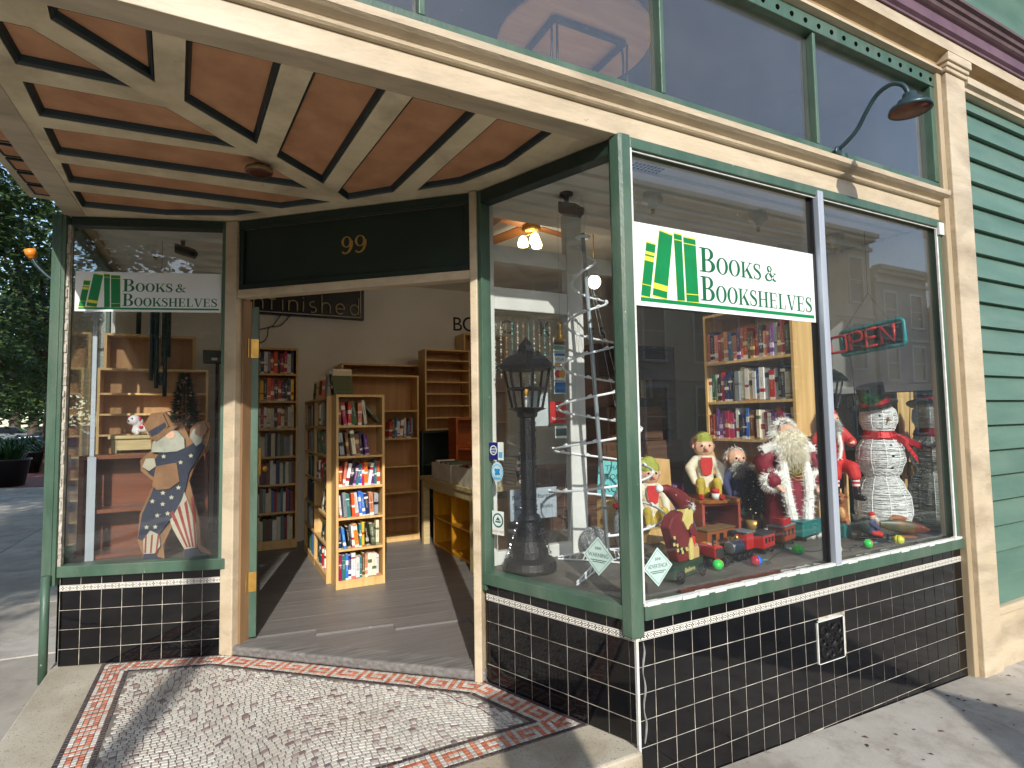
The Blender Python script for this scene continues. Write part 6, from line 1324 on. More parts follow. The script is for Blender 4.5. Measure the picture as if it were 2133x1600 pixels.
for k in range(9):
    a = R(200 + k * 13); cx_, cz_ = -.015 + .10 * cos(a), .245 + .11 * sin(a)
    for j in range(2): m.prism(rect(-.008, -.008, .008, .008), f(.0, cx_ + j * .013, cz_ + j * .010), S_, UP, .031, .034) if not (k + j) % 2 else None
m.build('checker_band', BLACK, wg)
m = MB(); m.tube([f(.0, a, b) for a, b in ((.055, .36), (.02, .39), (-.04, .425), (-.10, .455), (-.15, .465))], [.05, .046, .036, .024, .014], 12); m.build('hat', WRD, wg, True)
furtube('hat_brim', FUR, wg, [f(.01, .09, .33), f(.03, .06, .36), f(.02, .02, .385)], .024, .02, .003, 20, 44); MB().ell(f(0, -.165, .462), .02, 12, 8).build('pompom', FUR, wg, True)
cut([(.045, .21), (.03, .25), (.06, .27), (.09, .24), (.085, .2)], 'arm', WRD, .031, .05, .006); cut([(.03, .087), (.03, .16), (.05, .2), (.065, .16), (.062, .087)], 'toy_figure', YEL, .031, .045, .004); cut(rect(.07, .087, .125, .14), 'crate', PINE, -.04, .04, .003); cut([(.075, .14), (.068, .25), (.083, .3), (.1, .26), (.092, .14)], 'toy_rifle', CREAMC, .0, .016, .003)
# toy barn
ba = thing('toy_barn', 'little red toy barn with dark roof behind the wagon figure', 'toy', (.90, .78, Z0)); q = Matrix.Rotation(R(-20), 3, 'Z'); c0 = V((.86, .62, Z0))
def L2(m): m.v = [q @ p + c0 for p in m.v]; return m
L2(MB().box((-.07, -.05, .06), (.07, .05, .15))).build('wall', REDC, ba, bev=.002); L2(MB().add([(-.08, -.065, .145), (.08, -.065, .145), (.08, .065, .145), (-.08, .065, .145), (-.08, 0, .215), (.08, 0, .215)], [(0, 1, 5, 4), (2, 3, 4, 5), (1, 2, 5), (3, 0, 4), (3, 2, 1, 0)])).build('roof', M('slate_toy', srgb(66, 70, 78), None, .5), ba); L2(MB().box((-.055, -.053, .075), (-.02, -.0505, .13))).build('door', BLACK, ba); L2(MB().box((.02, -.053, .10), (.035, -.0505, .12))).build('window', BLACK, ba); L2(MB().box((-.1, -.08, .0), (.1, .08, .0595))).build('base', PINE, ba, bev=.004)
# tractor
tr_ = thing('toy_tractor', 'red toy tractor facing the street window', 'toy', (.80, .34, Z0)); f = frame((.80, .34, Z0), R(-95))
def wheel(c, ax, r, w_, par, hub=REDC):
    m = MB().lathe([(r * .5, -w_), (r * .95, -w_), (r, -w_ * .5), (r, w_ * .5), (r * .95, w_), (r * .5, w_)], c, 20, axis=V(ax)); o_ = m.build('wheel', M('rubber', (.015, .015, .016, 1), None, .8), par, True); MB().lathe([(.001, w_ * .6), (r * .3, w_ * .7), (r * .5, w_ * .4), (r * .5, -w_ * .4), (.001, -w_ * .6)], c, 12, axis=V(ax)).build('hub', hub, o_, True)
for s in (-1, 1): wheel(f(-.07, s * .062, .052), f.S, .052, .015, tr_); wheel(f(.06, s * .05, .027), f.S, .027, .009, tr_)
m = MB(); m.obox(f(.01, 0, .085), f.F * .07, f.S * .03, UP * .033); m.build('bonnet', M('toy_red', srgb(196, 28, 34), None, .2, coat=1), tr_, bev=.01, seg=3); m = MB(); m.obox(f(.0815, 0, .085), f.F * .001, f.S * .024, UP * .024); m.build('grille', M('grille_grey', srgb(70, 74, 74), None, .4, metal=.5), tr_); m = MB(); m.obox(f(-.06, 0, .075), f.F * .025, f.S * .035, UP * .012); m.build('seat', BLACK, tr_, bev=.004); m = MB(); m.cyl(f(.03, 0, .118), f(.03, 0, .15), .005, n=8); m.build('exhaust', BLACKM, tr_, True); m = MB(); m.cyl(f(.06, -.055, .027), f(.06, .055, .027), .004, n=6); m.cyl(f(-.07, -.05, .052), f(-.07, .05, .052), .006, n=6); m.build('axle', BLACKM, tr_)
# train
def wagonbody(x, y, yaw, L, W2, H2, mat, roof, nm, label, kind):
    f = frame((x, y, Z0), yaw); t = thing(nm, label, 'toy train', (x, y, Z0), 'toy train in the street window')
    MB().obox(f(0, 0, .028), f.F * L / 2, f.S * W2 * .8 / 2, UP * .006).build('chassis', BLACK, t)
    for a in (-L * .32, L * .32):
        for s in (-1, 1): MB().lathe([(.001, -.003), (.014, -.003), (.015, 0), (.014, .003), (.001, .003)], f(a, s * W2 * .42, .0155), 14, axis=f.S).build('wheel', BLACKM, t, True)
    b = MB().obox(f(0, 0, .034 + H2 / 2), f.F * L / 2, f.S * W2 / 2, UP * H2 / 2).build('body', mat, t, bev=.003)
    if roof: MB().obox(f(0, 0, .0345 + H2 + .005), f.F * (L / 2 + .006), f.S * (W2 / 2 + .006), UP * .005).build('roof', roof, t, bev=.004)
    for k in range(3):
        for s in (-1, 1): MB().obox(f((k - 1) * L * .28, s * (W2 / 2 + .0008), .034 + H2 * .6), f.F * L * .07, f.S * .0008, UP * H2 * .2).build('window' if kind != 'hopper' else 'rib', BLACK if kind != 'hopper' else roof or mat, b)
    return t, f
TRD = M('toy_red', srgb(196, 28, 34), None, .2, coat=1); TGY = M('toy_grey', srgb(120, 122, 126), None, .4); TBR = M('toy_rust', srgb(150, 62, 34), srgb(130, 52, 28), .45, 12); TTE = M('toy_teal', srgb(32, 116, 112), srgb(26, 100, 98), .4); TDK = M('toy_slate', srgb(46, 48, 54), None, .5)
yw = R(14)
en = thing('toy_engine', 'black and blue toy steam engine with red cab, head of the train', 'toy train', (1.05, .33, Z0), 'toy train in the street window'); f = frame((1.08, .36, Z0), R(188))
MB().lathe([(.001, 0), (.036, 0), (.04, .005), (.04, .09), (.036, .1), (.001, .1)], f(.02, 0, .075), 22, axis=f.F).build('boiler', M('toy_black_blue', srgb(44, 54, 74), None, .25), en, True); MB().lathe([(.001, .004), (.03, .003), (.036, 0)], f(.121, 0, .075), 22, axis=f.F).build('smokebox_door', M('toy_silver', srgb(150, 152, 156), None, .3, metal=.7), en, True)
MB().lathe([(.012, 0), (.012, .03), (.022, .05), (.026, .055), (.018, .06), (.001, .06)], f(.09, 0, .108), 14).build('chimney', BLACKM, en, True); MB().lathe([(.012, 0), (.014, .015), (.006, .028), (.001, .03)], f(.05, 0, .110), 12).build('dome', BRASS, en, True); MB().obox(f(-.02, 0, .10), f.F * .035, f.S * .042, UP * .045).build('cab', TRD, en, bev=.004); MB().obox(f(-.02, 0, .151), f.F * .045, f.S * .05, UP * .005).build('cab_roof', TGY, en, bev=.004); MB().obox(f(.03, 0, .034), f.F * .1, f.S * .035, UP * .006).build('chassis', BLACK, en)
MB().prism([(0, .0), (.0, .03), (.035, .004), (.035, 0)], f(.13, -.03, .004), f.F, UP, 0, -.06).build('cowcatcher', BLACKM, en); MB().obox(f(.10, 0, .125), f.F * .012, f.S * .012, UP * .01).build('headlamp', BRASS, en, bev=.003)
for a in (-.02, .03, .08):
    for s in (-1, 1): MB().lathe([(.001, -.004), (.02, -.004), (.022, 0), (.02, .004), (.001, .004)], f(a, s * .04, .0225), 16, axis=f.S).build('wheel', BLACKM, en, True)
wagonbody(1.30, .40, yw, .15, .085, .075, TRD, TDK, 'toy_tender', 'bright red toy tender with black load behind the engine', 'car')
wagonbody(1.56, .465, yw, .19, .09, .085, TBR, TGY, 'toy_caboose', 'rusty brown toy caboose with grey roof behind the red tender', 'car'); MB().obox((1.56, .465, Z0 + .15), V((cos(yw), sin(yw), 0)) * .05, V((-sin(yw), cos(yw), 0)) * .04, UP * .02).build('cupola', TRD, bpy.data.objects['toy_caboose'], bev=.004)
wagonbody(1.83, .50, R(8), .24, .10, .085, TTE, TTE, 'toy_hopper', 'teal toy hopper wagon at the tail of the train', 'hopper')
wagonbody(1.12, .60, R(6), .26, .10, .09, M('toy_orange_brown', srgb(150, 84, 40), None, .45), M('toy_olive', srgb(110, 84, 46), None, .5), 'toy_coach', 'brown toy coach standing behind the red tractor', 'car')
# deer figurine, little sled rider, fish
dz = thing('deer_figurine', 'small brown carved deer figurine beside the mullion', 'figurine', (2.10, .42, Z0)); f = frame((2.10, .42, Z0 + .1), R(-150)); CDR = M('carved_brown', srgb(164, 98, 54), srgb(138, 78, 42), .5, 10); CDL = M('carved_tan', srgb(216, 168, 104), None, .5, 10)
caps('body', [(f(0, 0, .03), f(.005, 0, .09), .045, .032), (f(.005, 0, .09), f(.01, 0, .15), .03, .036), (f(.01, 0, .155), f(.06, 0, .15), .036, .022), (f(.02, .03, .01), f(.035, .035, -.005), .018, .014), (f(.02, -.03, .01), f(.035, -.035, -.005), .018, .014)], CDR, dz, .005); MB().ell(f(.035, 0, .06), (.02, .028, .04), 12, 8).build('belly', CDL, dz, True)
for s in (-1, 1): MB().ell(f(-.01, s * .04, .18), (.008, .012, .026), 8, 6).build('ear', CDL, dz, True); MB().ell(f(.035, s * .028, .165), .006, 8, 6).build('eye', EYE, dz, True)
MB().ell(f(.08, 0, .15), .009, 8, 6).build('nose', BLACK, dz, True); MB().cyl(f(-.005, 0, .18), f(-.01, 0, .215), .01, .008, 8).build('antler_stub', CDL, dz, True); MB().box((2.06, .38, Z0), (2.14, .46, Z0 + .094)).build('block', TTE, dz, bev=.003)
sl = thing('sled_rider', 'tiny bearded rider in red cap on a dark sledge', 'figurine', (2.10, .24, Z0)); f = frame((2.10, .24, Z0), R(-60))
MB().ell(f(-.02, 0, .1), (.045, .045, .05), 12, 8).build('sack', M('sack_green', srgb(28, 44, 36), None, .7), sl, True); caps('body', [(f(.01, 0, .08), f(.015, 0, .13), .028, .022), (f(.018, 0, .155), f(.02, 0, .16), .02, .019)], SKIN, sl, .004); caps('coat', [(f(.01, 0, .07), f(.015, 0, .125), .034, .028), (f(.01, .03, .12), f(.05, .03, .09), .012, .01), (f(.01, -.03, .12), f(.05, -.03, .09), .012, .01)], BLUEC, sl, .004)
MB().ell(f(.016, 0, .175), (.021, .021, .014), 12, 8).build('cap', REDC, sl, True); hairball('beard', FUR, sl, [(f(.035, 0, .14), .014, f.F)], .02, .0016, 200, 5); caps('trousers', [(f(.02, .018, .06), f(.06, .02, .05), .018, .014), (f(.02, -.018, .06), f(.06, -.02, .05), .018, .014)], REDC, sl, .004); m = MB()
for s in (-1, 1): m.tube(smoothpath([f(-.08, s * .03, .01), f(.06, s * .03, .01), f(.10, s * .03, .03), f(.09, s * .03, .05)], 4), .004, 6)
m.obox(f(0, 0, .035), f.F * .07, f.S * .035, UP * .005); m.build('sledge', BLACKM, sl)
fi = thing('wooden_fish', 'carved fish with brown head leaning at the foot of the wire snowman', 'figurine', (2.42, .20, Z0)); f = frame((2.42, .19, Z0), R(-35))
m = MB(); P = [(-.16, .02), (-.12, .03), (-.04, .045), (.04, .04), (.10, .028), (.14, .008)]
for a, r_ in P: 
    for k in range(14): m.v.append(f(a, r_ * .5 * cos(k * pi / 7), .05 - (a + .16) * .0 + (.14 - a) * .12 + r_ * sin(k * pi / 7)))
for k in range(len(P) - 1):
    for i in range(14): m.f.append((k * 14 + i, k * 14 + (i + 1) % 14, (k + 1) * 14 + (i + 1) % 14, (k + 1) * 14 + i)); m.m.append(1 if k >= 3 else 0)
m.build('body', [M('fish_green', srgb(56, 74, 50), srgb(140, 88, 40), .4, 9), M('fish_brown', srgb(110, 52, 36), None, .4)], fi, True); m = MB(); m.prism([(-.16, .085), (-.22, .05), (-.21, .11), (-.225, .15)], f(0, 0, 0), f.F, UP, -.004, .004); m.build('tail', CDR, fi); MB().ell(f(.095, -.012, .066), .007, 8, 6).build('eye', BRASS, fi, True); m = MB(); m.prism([(-.1, .12), (.02, .115), (-.02, .14), (-.08, .15)], f(0, 0, 0), f.F, UP, -.003, .003); m.build('fin', CDR, fi); MB().obox(f(0, 0, .006), f.F * .05, f.S * .02, UP * .006).build('foot', CDR, fi)
# bulbs on a wire
BC = {'green': M('bulb_green', srgb(60, 214, 90), srgb(40, 196, 70), .25), 'yellow': M('bulb_yellow', srgb(226, 222, 50), None, .25), 'blue': M('bulb_blue', srgb(20, 110, 226), None, .25), 'red': M('bulb_red', srgb(186, 28, 50), None, .25)}
WIRE = M('wire_green', srgb(26, 56, 44), None, .5)
BL = [('green', 'yellow', .76, .245, .4), ('red', 'blue', 1.0, .20, -.3), ('green', 'green', 1.42, .25, 2.2), ('yellow', 'yellow', 1.62, .15, 1.2), ('green', 'red', 1.90, .13, -.2), ('yellow', 'yellow', 2.16, .10, 1.7), ('green', 'green', .86, .50, 1.0)]
for i, (c1, c2, x_, y_, a) in enumerate(BL):
    nb = ['by the tractor wheels', 'in front of the engine', 'in front of the caboose', 'by the mullion foot', 'in front of the sledge', 'in front of the carved fish', 'behind the tractor'][i]
    t = thing('string_bulb', '%s fishing-float bulb %s' % (c1 if c1 == c2 else c1 + ' and ' + c2, nb), 'bulb', (x_, y_, Z0), 'bulbs on the wire'); d = V((cos(a), sin(a), 0)); c = V((x_, y_, Z0 + .030))
    MB().lathe([(.001, -.032), (.016, -.028), (.027, -.012), (.029, 0)], c, 18, axis=d).build('half', BC[c1], t, True); MB().lathe([(.029, 0), (.027, .012), (.016, .028), (.006, .034)], c, 18, axis=d).build('half', BC[c2], t, True); MB().cyl(c + d * .034, c + d * .065, .010, .008, 10).build('socket', M('socket_teal', srgb(60, 110, 104), None, .4), t, True)
m = MB(); rg = random.Random(2); pts = []
for c1, c2, x_, y_, a in sorted(BL, key=lambda q: q[2]): pts += [V((x_ + .07 * cos(a), y_ + .07 * sin(a), Z0 + .02)), V((x_ + .12, max(y_ + rg.uniform(-.08, .04), .06), Z0 + .004)), V((x_ + .2, max(y_ + rg.uniform(-.05, .1), .06), Z0 + .004))]
m.tube(smoothpath(pts, 6), .0028, 5); tag(m.build('bulb_wire', WIRE, org=(.8, .3, Z0)), 'thin green wire linking the float bulbs on the display floor', 'wire')
# chipped paint and debris along the sill inside
m = MB(); rg = random.Random(12)
for i in range(22):
    x_ = rg.choice([.35, .75, 1.15, 1.75]) + rg.uniform(-.16, .2); y_ = .035 + rg.random() * .03; L = rg.uniform(.02, .07); m.add([(x_ - L, y_, Z0 + .002), (x_, y_ - .008, Z0 + .006), (x_ + L, y_, Z0 + .003), (x_ + L * .3, y_ + .02 * rg.random() + .006, Z0 + .004), (x_ - L * .4, y_ + .018, Z0 + .003)], [(0, 1, 2, 3, 4)])
tag(m.build('paint_flakes', PUTTY), 'peeling pale paint flakes along the inner window sill', 'flakes', kind='stuff')
MB().box((.30, .035, Z0 + .0), (.98, .06, Z0 + .02)).build('sill_batten', M('mahogany_strip', srgb(92, 44, 34), srgb(70, 32, 26), .5, 8), shop, bev=.003)

# wire snowman
_s = N('brightening_liner'); _tp = _s.n('ShaderNodeBsdfTransparent'); _tl = _s.n('ShaderNodeBsdfTranslucent'); _tl.inputs[0].default_value = srgb(236, 238, 234); _df = _s.n('ShaderNodeBsdfDiffuse'); _df.inputs[0].default_value = srgb(236, 238, 234)
_a = _s.n('ShaderNodeMixShader'); _s.l(_tl.outputs[0], _a.inputs[1]); _s.l(_df.outputs[0], _a.inputs[2]); _b2 = _s.n('ShaderNodeMixShader'); _b2.inputs[0].default_value = .5; _s.l(_tp.outputs[0], _b2.inputs[1]); _s.l(_a.outputs[0], _b2.inputs[2]); BRIGHT_LINER = _s.done(_b2.outputs[0])
def snowman(x, y, label):
    t = thing('wire_snowman', label, 'decoration', (x, y, Z0)); rg = random.Random(21)
    WW = M('white_wire', srgb(250, 250, 248), srgb(236, 238, 234), .4, 30)
    pr = [(.10, .0), (.15, .06), (.172, .15), (.165, .24), (.13, .33), (.098, .385), (.125, .43), (.148, .50), (.142, .57), (.11, .63), (.066, .675), (.095, .71), (.114, .765), (.108, .825), (.075, .87), (.03, .885)]
    pz = [q[1] for q in pr]
    def rad(z):
        for k in range(len(pr) - 1):
            if pr[k][1] <= z <= pr[k + 1][1]: u_ = (z - pr[k][1]) / (pr[k + 1][1] - pr[k][1]); u_ = u_ * u_ * (3 - 2 * u_); return pr[k][0] + (pr[k + 1][0] - pr[k][0]) * u_
        return .03
    m = MB()
    for k in range(10):
        a = k * 2 * pi / 10 + .15; m.tube([(x + rad(z) * cos(a), y + rad(z) * sin(a), Z0 + z) for z in [i * .885 / 40 for i in range(41)]], .0028, 5)
    for z in (.005, .15, .385, .50, .675): m.tube([(x + rad(z) * cos(a * pi / 12), y + rad(z) * sin(a * pi / 12), Z0 + z) for a in range(24)], .0028, 5, closed=True)
    m.build('frame', WW, t, True)
    m = MB()
    for k in range(250):
        z = .004 + k * .878 / 250; ph = rg.uniform(0, 6.3); tl = rg.uniform(-.014, .014); n2 = rg.choice((3, 4, 5))
        m.tube([(x + (rad(min(max(z, 0), .885)) - .001) * cos(a * pi / 13), y + (rad(min(max(z, 0), .885)) - .001) * sin(a * pi / 13), Z0 + max(z + tl * sin(a * pi / 13 + ph) + .003 * sin(n2 * a * pi / 13 * 2 + ph), .001)) for a in range(26)], .0016, 3, closed=True)
    m.build('thread_wrap', WW, t)
    MB().lathe([(r_ * .955, z_) for r_, z_ in [(rad(i * .885 / 44), i * .885 / 44) for i in range(45)]], (x, y, Z0 + .001), 26).build('added_liner', BRIGHT_LINER, t, True)  # inner skin added to brighten the dark gaps between the threads
    fr_ = frame((x, y, Z0), R(-120))
    for s in (-1, 1): MB().ell(fr_(.098, s * .045, .80), .0075, 8, 6).build('eye', BLACK, t, True)
    MB().cyl(fr_(.11, 0, .775), fr_(.15, 0, .765), .012, .003, 8).build('nose', M('carrot', srgb(214, 150, 80), None, .5), t, True)
    m = MB()
    for k in range(6): m.ell(fr_(.098, (k - 2.5) * .018, .737 + abs(k - 2.5) * .006), .004, 6, 4)
    m.build('mouth', BLACK, t, True)
    for z in (.60, .53, .45): MB().ell(fr_(rad(z) + .002, 0, z), .008, 8, 6).build('button', BLACK, t, True)
    SC = M('red_glitter', srgb(206, 30, 30), srgb(160, 16, 20), .25, 160, lo=.45, hi=.55, metal=.4, bump=.6, bscale=200)
    m = MB(); n_ = 28
    for k in range(n_):
        a = k * 2 * pi / n_
        for dz_, r_ in ((.635, .104), (.65, .112), (.685, .1), (.70, .086)): m.v.append(V((x + r_ * cos(a), y + r_ * sin(a), Z0 + dz_)))
    for k in range(n_):
        for j in range(4): m.f.append((k * 4 + j, ((k + 1) % n_) * 4 + j, ((k + 1) % n_) * 4 + (j + 1) % 4, k * 4 + (j + 1) % 4)); m.m.append(0)
    m.build('scarf', SC, t); 
    for q1, q2 in (((.12, .10, .61), (.13, .17, .50)), ((.09, .14, .625), (.06, .25, .585))):
        p0 = fr_(.08, .05, .665); p1 = fr_(*q1); p2 = fr_(*q2); w2 = V((0, 0, .022))
        m = MB(); m.add([p0 - w2, p0 + w2, p1 - w2, p1 + w2, p2 - w2, p2 + w2], [(0, 2, 3, 1), (2, 4, 5, 3)]); o_ = m.build('scarf_end', SC, t); md = o_.modifiers.new('solid', 'SOLIDIFY'); md.thickness = .006
    ax = (UP + fr_.S * -.28 + fr_.F * .1).normalized(); hc = V((x, y, Z0 + .875)) + fr_.S * -.02
    BT = M('black_tinsel', (.004, .004, .005, 1), (.012, .012, .014, 1), .3, 200, lo=.45, hi=.55, bump=1.0, bscale=120, spec=.35)
    MB().lathe([(.14, -.008), (.142, 0), (.085, .006), (.078, .03), (.088, .14), (.001, .142)], hc, 24, axis=ax).build('hat', BT, t); MB().lathe([(.084, .004), (.092, .008), (.09, .032), (.08, .034)], hc, 24, axis=ax).build('hat_band', SC, t)
    m = MB()
    for k in range(260):
        d = (fr_.F * rg.gauss(.5, .5) + fr_.S * rg.gauss(-.2, .8) + UP * rg.gauss(.1, .7)).normalized(); m.tuft(fr_(.08, -.085, .905), d, rg.uniform(.05, .09), .0016)
    m.build('pine_sprig', M('sprig_green', srgb(26, 110, 50), srgb(20, 84, 40), .5, 30), t)
    m = MB(); b0 = fr_(.0, .15, .56); m.tube([b0, fr_(.02, .30, .60)], .004, 5); m.tube([fr_(.015, .26, .59), fr_(.0, .32, .64)], .003, 4); m.tube([fr_(.015, .26, .59), fr_(.03, .33, .57)], .003, 4); m.build('twig_arm', BARK, t)
snowman(2.47, .36, 'white wire snowman with black hat and red glitter scarf')
BT = MATS['black_tinsel']

# black lamp posts
def lamppost(x, y, H, label, seed, s=1.0):
    t = thing('lamp_post', label, 'decoration', (x, y, Z0)); rg = random.Random(seed)
    base = MB().lathe([(.145 * s, 0), (.15 * s, .02), (.14 * s, .055), (.105 * s, .075), (.10 * s, .11), (.075 * s, .16), (.062 * s, .26), (.066 * s, .275), (.05 * s, .30)], (x, y, Z0), 24).build('base', BT, t)
    zl = H - .40 * s
    MB().lathe([(.043 * s, .30), (.043 * s, zl - .05), (.055 * s, zl - .045), (.06 * s, zl - .02), (.11 * s, zl)], (x, y, Z0), 16).build('pole', BT, t)
    m = MB()
    for k in range(6):
        a = k * pi / 3 + .3; m.tube([(x + .085 * s * cos(a), y + .085 * s * sin(a), Z0 + zl), (x + .13 * s * cos(a), y + .13 * s * sin(a), Z0 + zl + .22 * s)], .008 * s, 5)
    for r_, z_ in ((.09, 0), (.108, .11), (.132, .22)): m.tube([(x + r_ * s * cos(a * pi / 3 + .3), y + r_ * s * sin(a * pi / 3 + .3), Z0 + zl + z_ * s) for a in range(6)], .007 * s, 5, closed=True)
    m.build('lantern_frame', BT, t)
    MB().lathe([(.16 * s, zl + .215 * s), (.165 * s, zl + .235 * s), (.12 * s, zl + .285 * s), (.055 * s, zl + .315 * s), (.05 * s, zl + .33 * s), (.045 * s, zl + .35 * s), (.001, zl + .40 * s)], (x, y, Z0), 6).build('roof', BT, t)
    MB().cyl((x, y, Z0 + zl - .01), (x, y, Z0 + zl + .07 * s), .014, .012, 10).build('candle', PUTTY, t, True); MB().lathe([(.008, 0), (.013, .012), (.015, .025), (.008, .045), (.001, .052)], (x, y, Z0 + zl + .07 * s), 12).build('bulb', M('amber_bulb', srgb(236, 170, 60), None, .15), t, True)
    m = MB()
    for k in range(2000):
        u_ = rg.random(); a = rg.uniform(0, 6.3)
        if u_ < .45: z = rg.uniform(.0, .3); r_ = .14 * s - .3 * z * s
        elif u_ < .7: z = rg.uniform(.3, zl); r_ = .043 * s
        else: z = rg.uniform(zl + .21 * s, zl + .32 * s); r_ = (.165 - (z - zl - .21 * s) * .9) * s
        m.tuft((x + r_ * cos(a), y + r_ * sin(a), Z0 + z), (cos(a), sin(a), rg.gauss(0, .8)), rg.uniform(.006, .014), .0025)
    m.build('tinsel', M('tinsel_glint', (.05, .05, .055, 1), (.16, .16, .17, 1), .18, 60, metal=.9), t)
lamppost(-.085, .775, 1.275, 'black tinsel lamp post standing by the entrance jamb', 3)
lamppost(2.60, .82, 1.24, 'black tinsel lamp post behind the wire snowman', 5, .95)
# stool and sitting doll
st = thing('plant_stool', 'plain pine stool under the doll with striped stockings', 'stool', (2.22, .55, Z0)); MB().box((2.12, .47, Z0 + .40), (2.30, .64, Z0 + .42)).build('seat', PINE, st, bev=.003)
for x_, y_ in ((2.13, .48), (2.27, .48), (2.13, .61), (2.27, .61)): MB().box((x_, y_, Z0), (x_ + .02, y_ + .02, Z0 + .3995)).build('leg', PINE, st)
o = V((2.21, .53, Z0 + .42)); fr = frame(o, R(-118)); t = thing('stocking_doll', 'red suited bearded doll with striped stockings sitting beside the mullion', 'doll', o); STRP = N('striped_stocking'); _tc = STRP.n('ShaderNodeTexCoord'); _sp = STRP.n('ShaderNodeSeparateXYZ'); STRP.l(_tc.outputs['Object'], _sp.inputs[0]); STRP = STRP.done(STRP.bsdf(STRP.mix(STRP.math('GREATER_THAN', STRP.math('FRACT', STRP.math('MULTIPLY', _sp.outputs[2], 34.0)), .5), srgb(226, 220, 212), srgb(190, 36, 44)), .7))
caps('body', [(fr(.0, 0, .36), fr(.01, 0, .35), .05, .045), (fr(0, 0, .2), fr(0, 0, .32), .05, .03)] + [(fr(.09, s * .09, .2), fr(.11, s * .08, .2), .016, .013) for s in (-1, 1)] + [(fr(.11, s * (.08 - k * .008), .2), fr(.13, s * (.078 - k * .009), .195), .005, .004) for s in (-1, 1) for k in range(4)], SKIN, t, .005)
caps('jacket', [(fr(0, 0, .08), fr(0, 0, .28), .08, .065)] + [q for s in (-1, 1) for q in ((fr(0, s * .07, .27), fr(.02, s * .12, .2), .035, .035), (fr(.02, s * .12, .2), fr(.085, s * .09, .2), .035, .026))], REDC, t, .006)
caps('breeches', [(fr(.0, 0, .05), fr(.02, 0, .05), .075, .07)] + [q for s in (-1, 1) for q in ((fr(.02, s * .04, .05), fr(.12, s * .06, .03), .045, .045), (fr(.12, s * .06, .03), fr(.135, s * .065, -.02), .045, .04))], REDC, t, .006)
for s in (-1, 1): caps('stocking', [(fr(.135, s * .065, -.02), fr(.14, s * .07, -.10), .028, .024)], STRP, t, .005); caps('boot', [(fr(.14, s * .07, -.10), fr(.145, s * .07, -.15), .026, .024), (fr(.145, s * .07, -.16), fr(.20, s * .08, -.165), .025, .018)], BOOT, t, .005)
face(fr, .008, .36, .046, t); hairball('beard', GBEARD, t, [(fr(.04, 0, .325), .03, fr.F), (fr(.05, 0, .28), .032, fr.F), (fr(-.01, 0, .37), .052, -fr.F)], .04, .0025, 900, 9); caps('hat', [(fr(-.01, 0, .39), fr(-.015, 0, .41), .046, .036), (fr(-.02, 0, .43), fr(-.05, 0, .45), .025, .012)], REDC, t, .005); furtube('fur_trim', FUR, t, [fr(.075, 0, .27), fr(.085, .01, .18), fr(.08, .0, .09)], .016, .016, .0022, 16, 14)

# spiral light tree
sp = thing('spiral_light_tree', 'white spiral light tree on a lattice foot inside the entrance glass', 'decoration', (.34, .66, Z0)); WM = M('white_plastic', srgb(244, 246, 246), srgb(228, 232, 234), .4, 10)
pb_, pt_ = V((.355, .66, Z0 + .05)), V((.235, .66, 2.44)); MB().tube([pb_, pt_], .0125, 10).build('pole', M('pale_steel', srgb(176, 186, 192), None, .35, metal=.4), sp, True)
m = MB(); tw = MB(); NT_ = 360
for i in range(NT_ + 1):
    u_ = i / NT_; a = -2.2 + u_ * 2 * pi * 6.6; r_ = .30 * (1 - u_) ** .9 + .035; c = pb_.lerp(pt_, .09 + u_ * .86); p = c + V((cos(a), sin(a), 0)) * r_; p2 = p + V((0, 0, .012)); n_ = V((cos(a), sin(a), 0)) * .0035
    m.v += [p - n_, p + n_, p2 + n_, p2 - n_]
    if i: b = (i - 1) * 4; m.f += [(b + j, b + (j + 1) % 4, b + 4 + (j + 1) % 4, b + 4 + j) for j in range(4)]; m.m += [0] * 4
    if i % 6 == 0: tg = V((-sin(a), cos(a), 0)); tw.obox(p + V((0, 0, .016)) + tg * .008, tg * .010 + V((0, 0, .004)), n_ * 2, V((0, 0, .004)))
m.build('spiral', WM, sp, True); tw.build('bulb_clip', WM, sp)
MB().lathe([(.006, 0), (.012, .03), (.03, .11), (.033, .14), (.02, .18), (.004, .24)], pt_ + V((0, 0, -.02)), 12).build('finial', BULBGL, sp, True); MB().lathe([(.001, 0), (.04, 0), (.045, .008), (.001, .012)], pt_ + V((0, 0, -.03)), 14).build('finial_cup', WM, sp, True)
for k, (ex, ey) in enumerate(((-.03, .40), (.60, .38), (.72, .80), (.16, .88))):
    e = V((ex, ey, Z0 + .004)); m = MB(); b = pb_.copy(); m.tube([b + V((0, 0, .03)), e + V((0, 0, .012))], .005, 5); m.tube([b - V((0, 0, .04)), e], .005, 5)
    for q_ in range(7): a0 = b.lerp(e, q_ / 7); m.tube([a0 + V((0, 0, .03 - .02 * q_ / 7)), b.lerp(e, (q_ + .5) / 7) - V((0, 0, .035 * (1 - q_ / 7)))], .003, 4)
    m.build('foot', WM, sp)
m = MB()
for k in range(4): a = k * 1.57 + .3; m.tube([pt_ - V((0, 0, .1)), pb_ + V((.33 * cos(a), .33 * sin(a), .12))], .0008, 3)
m.build('guy_line', WM, sp)
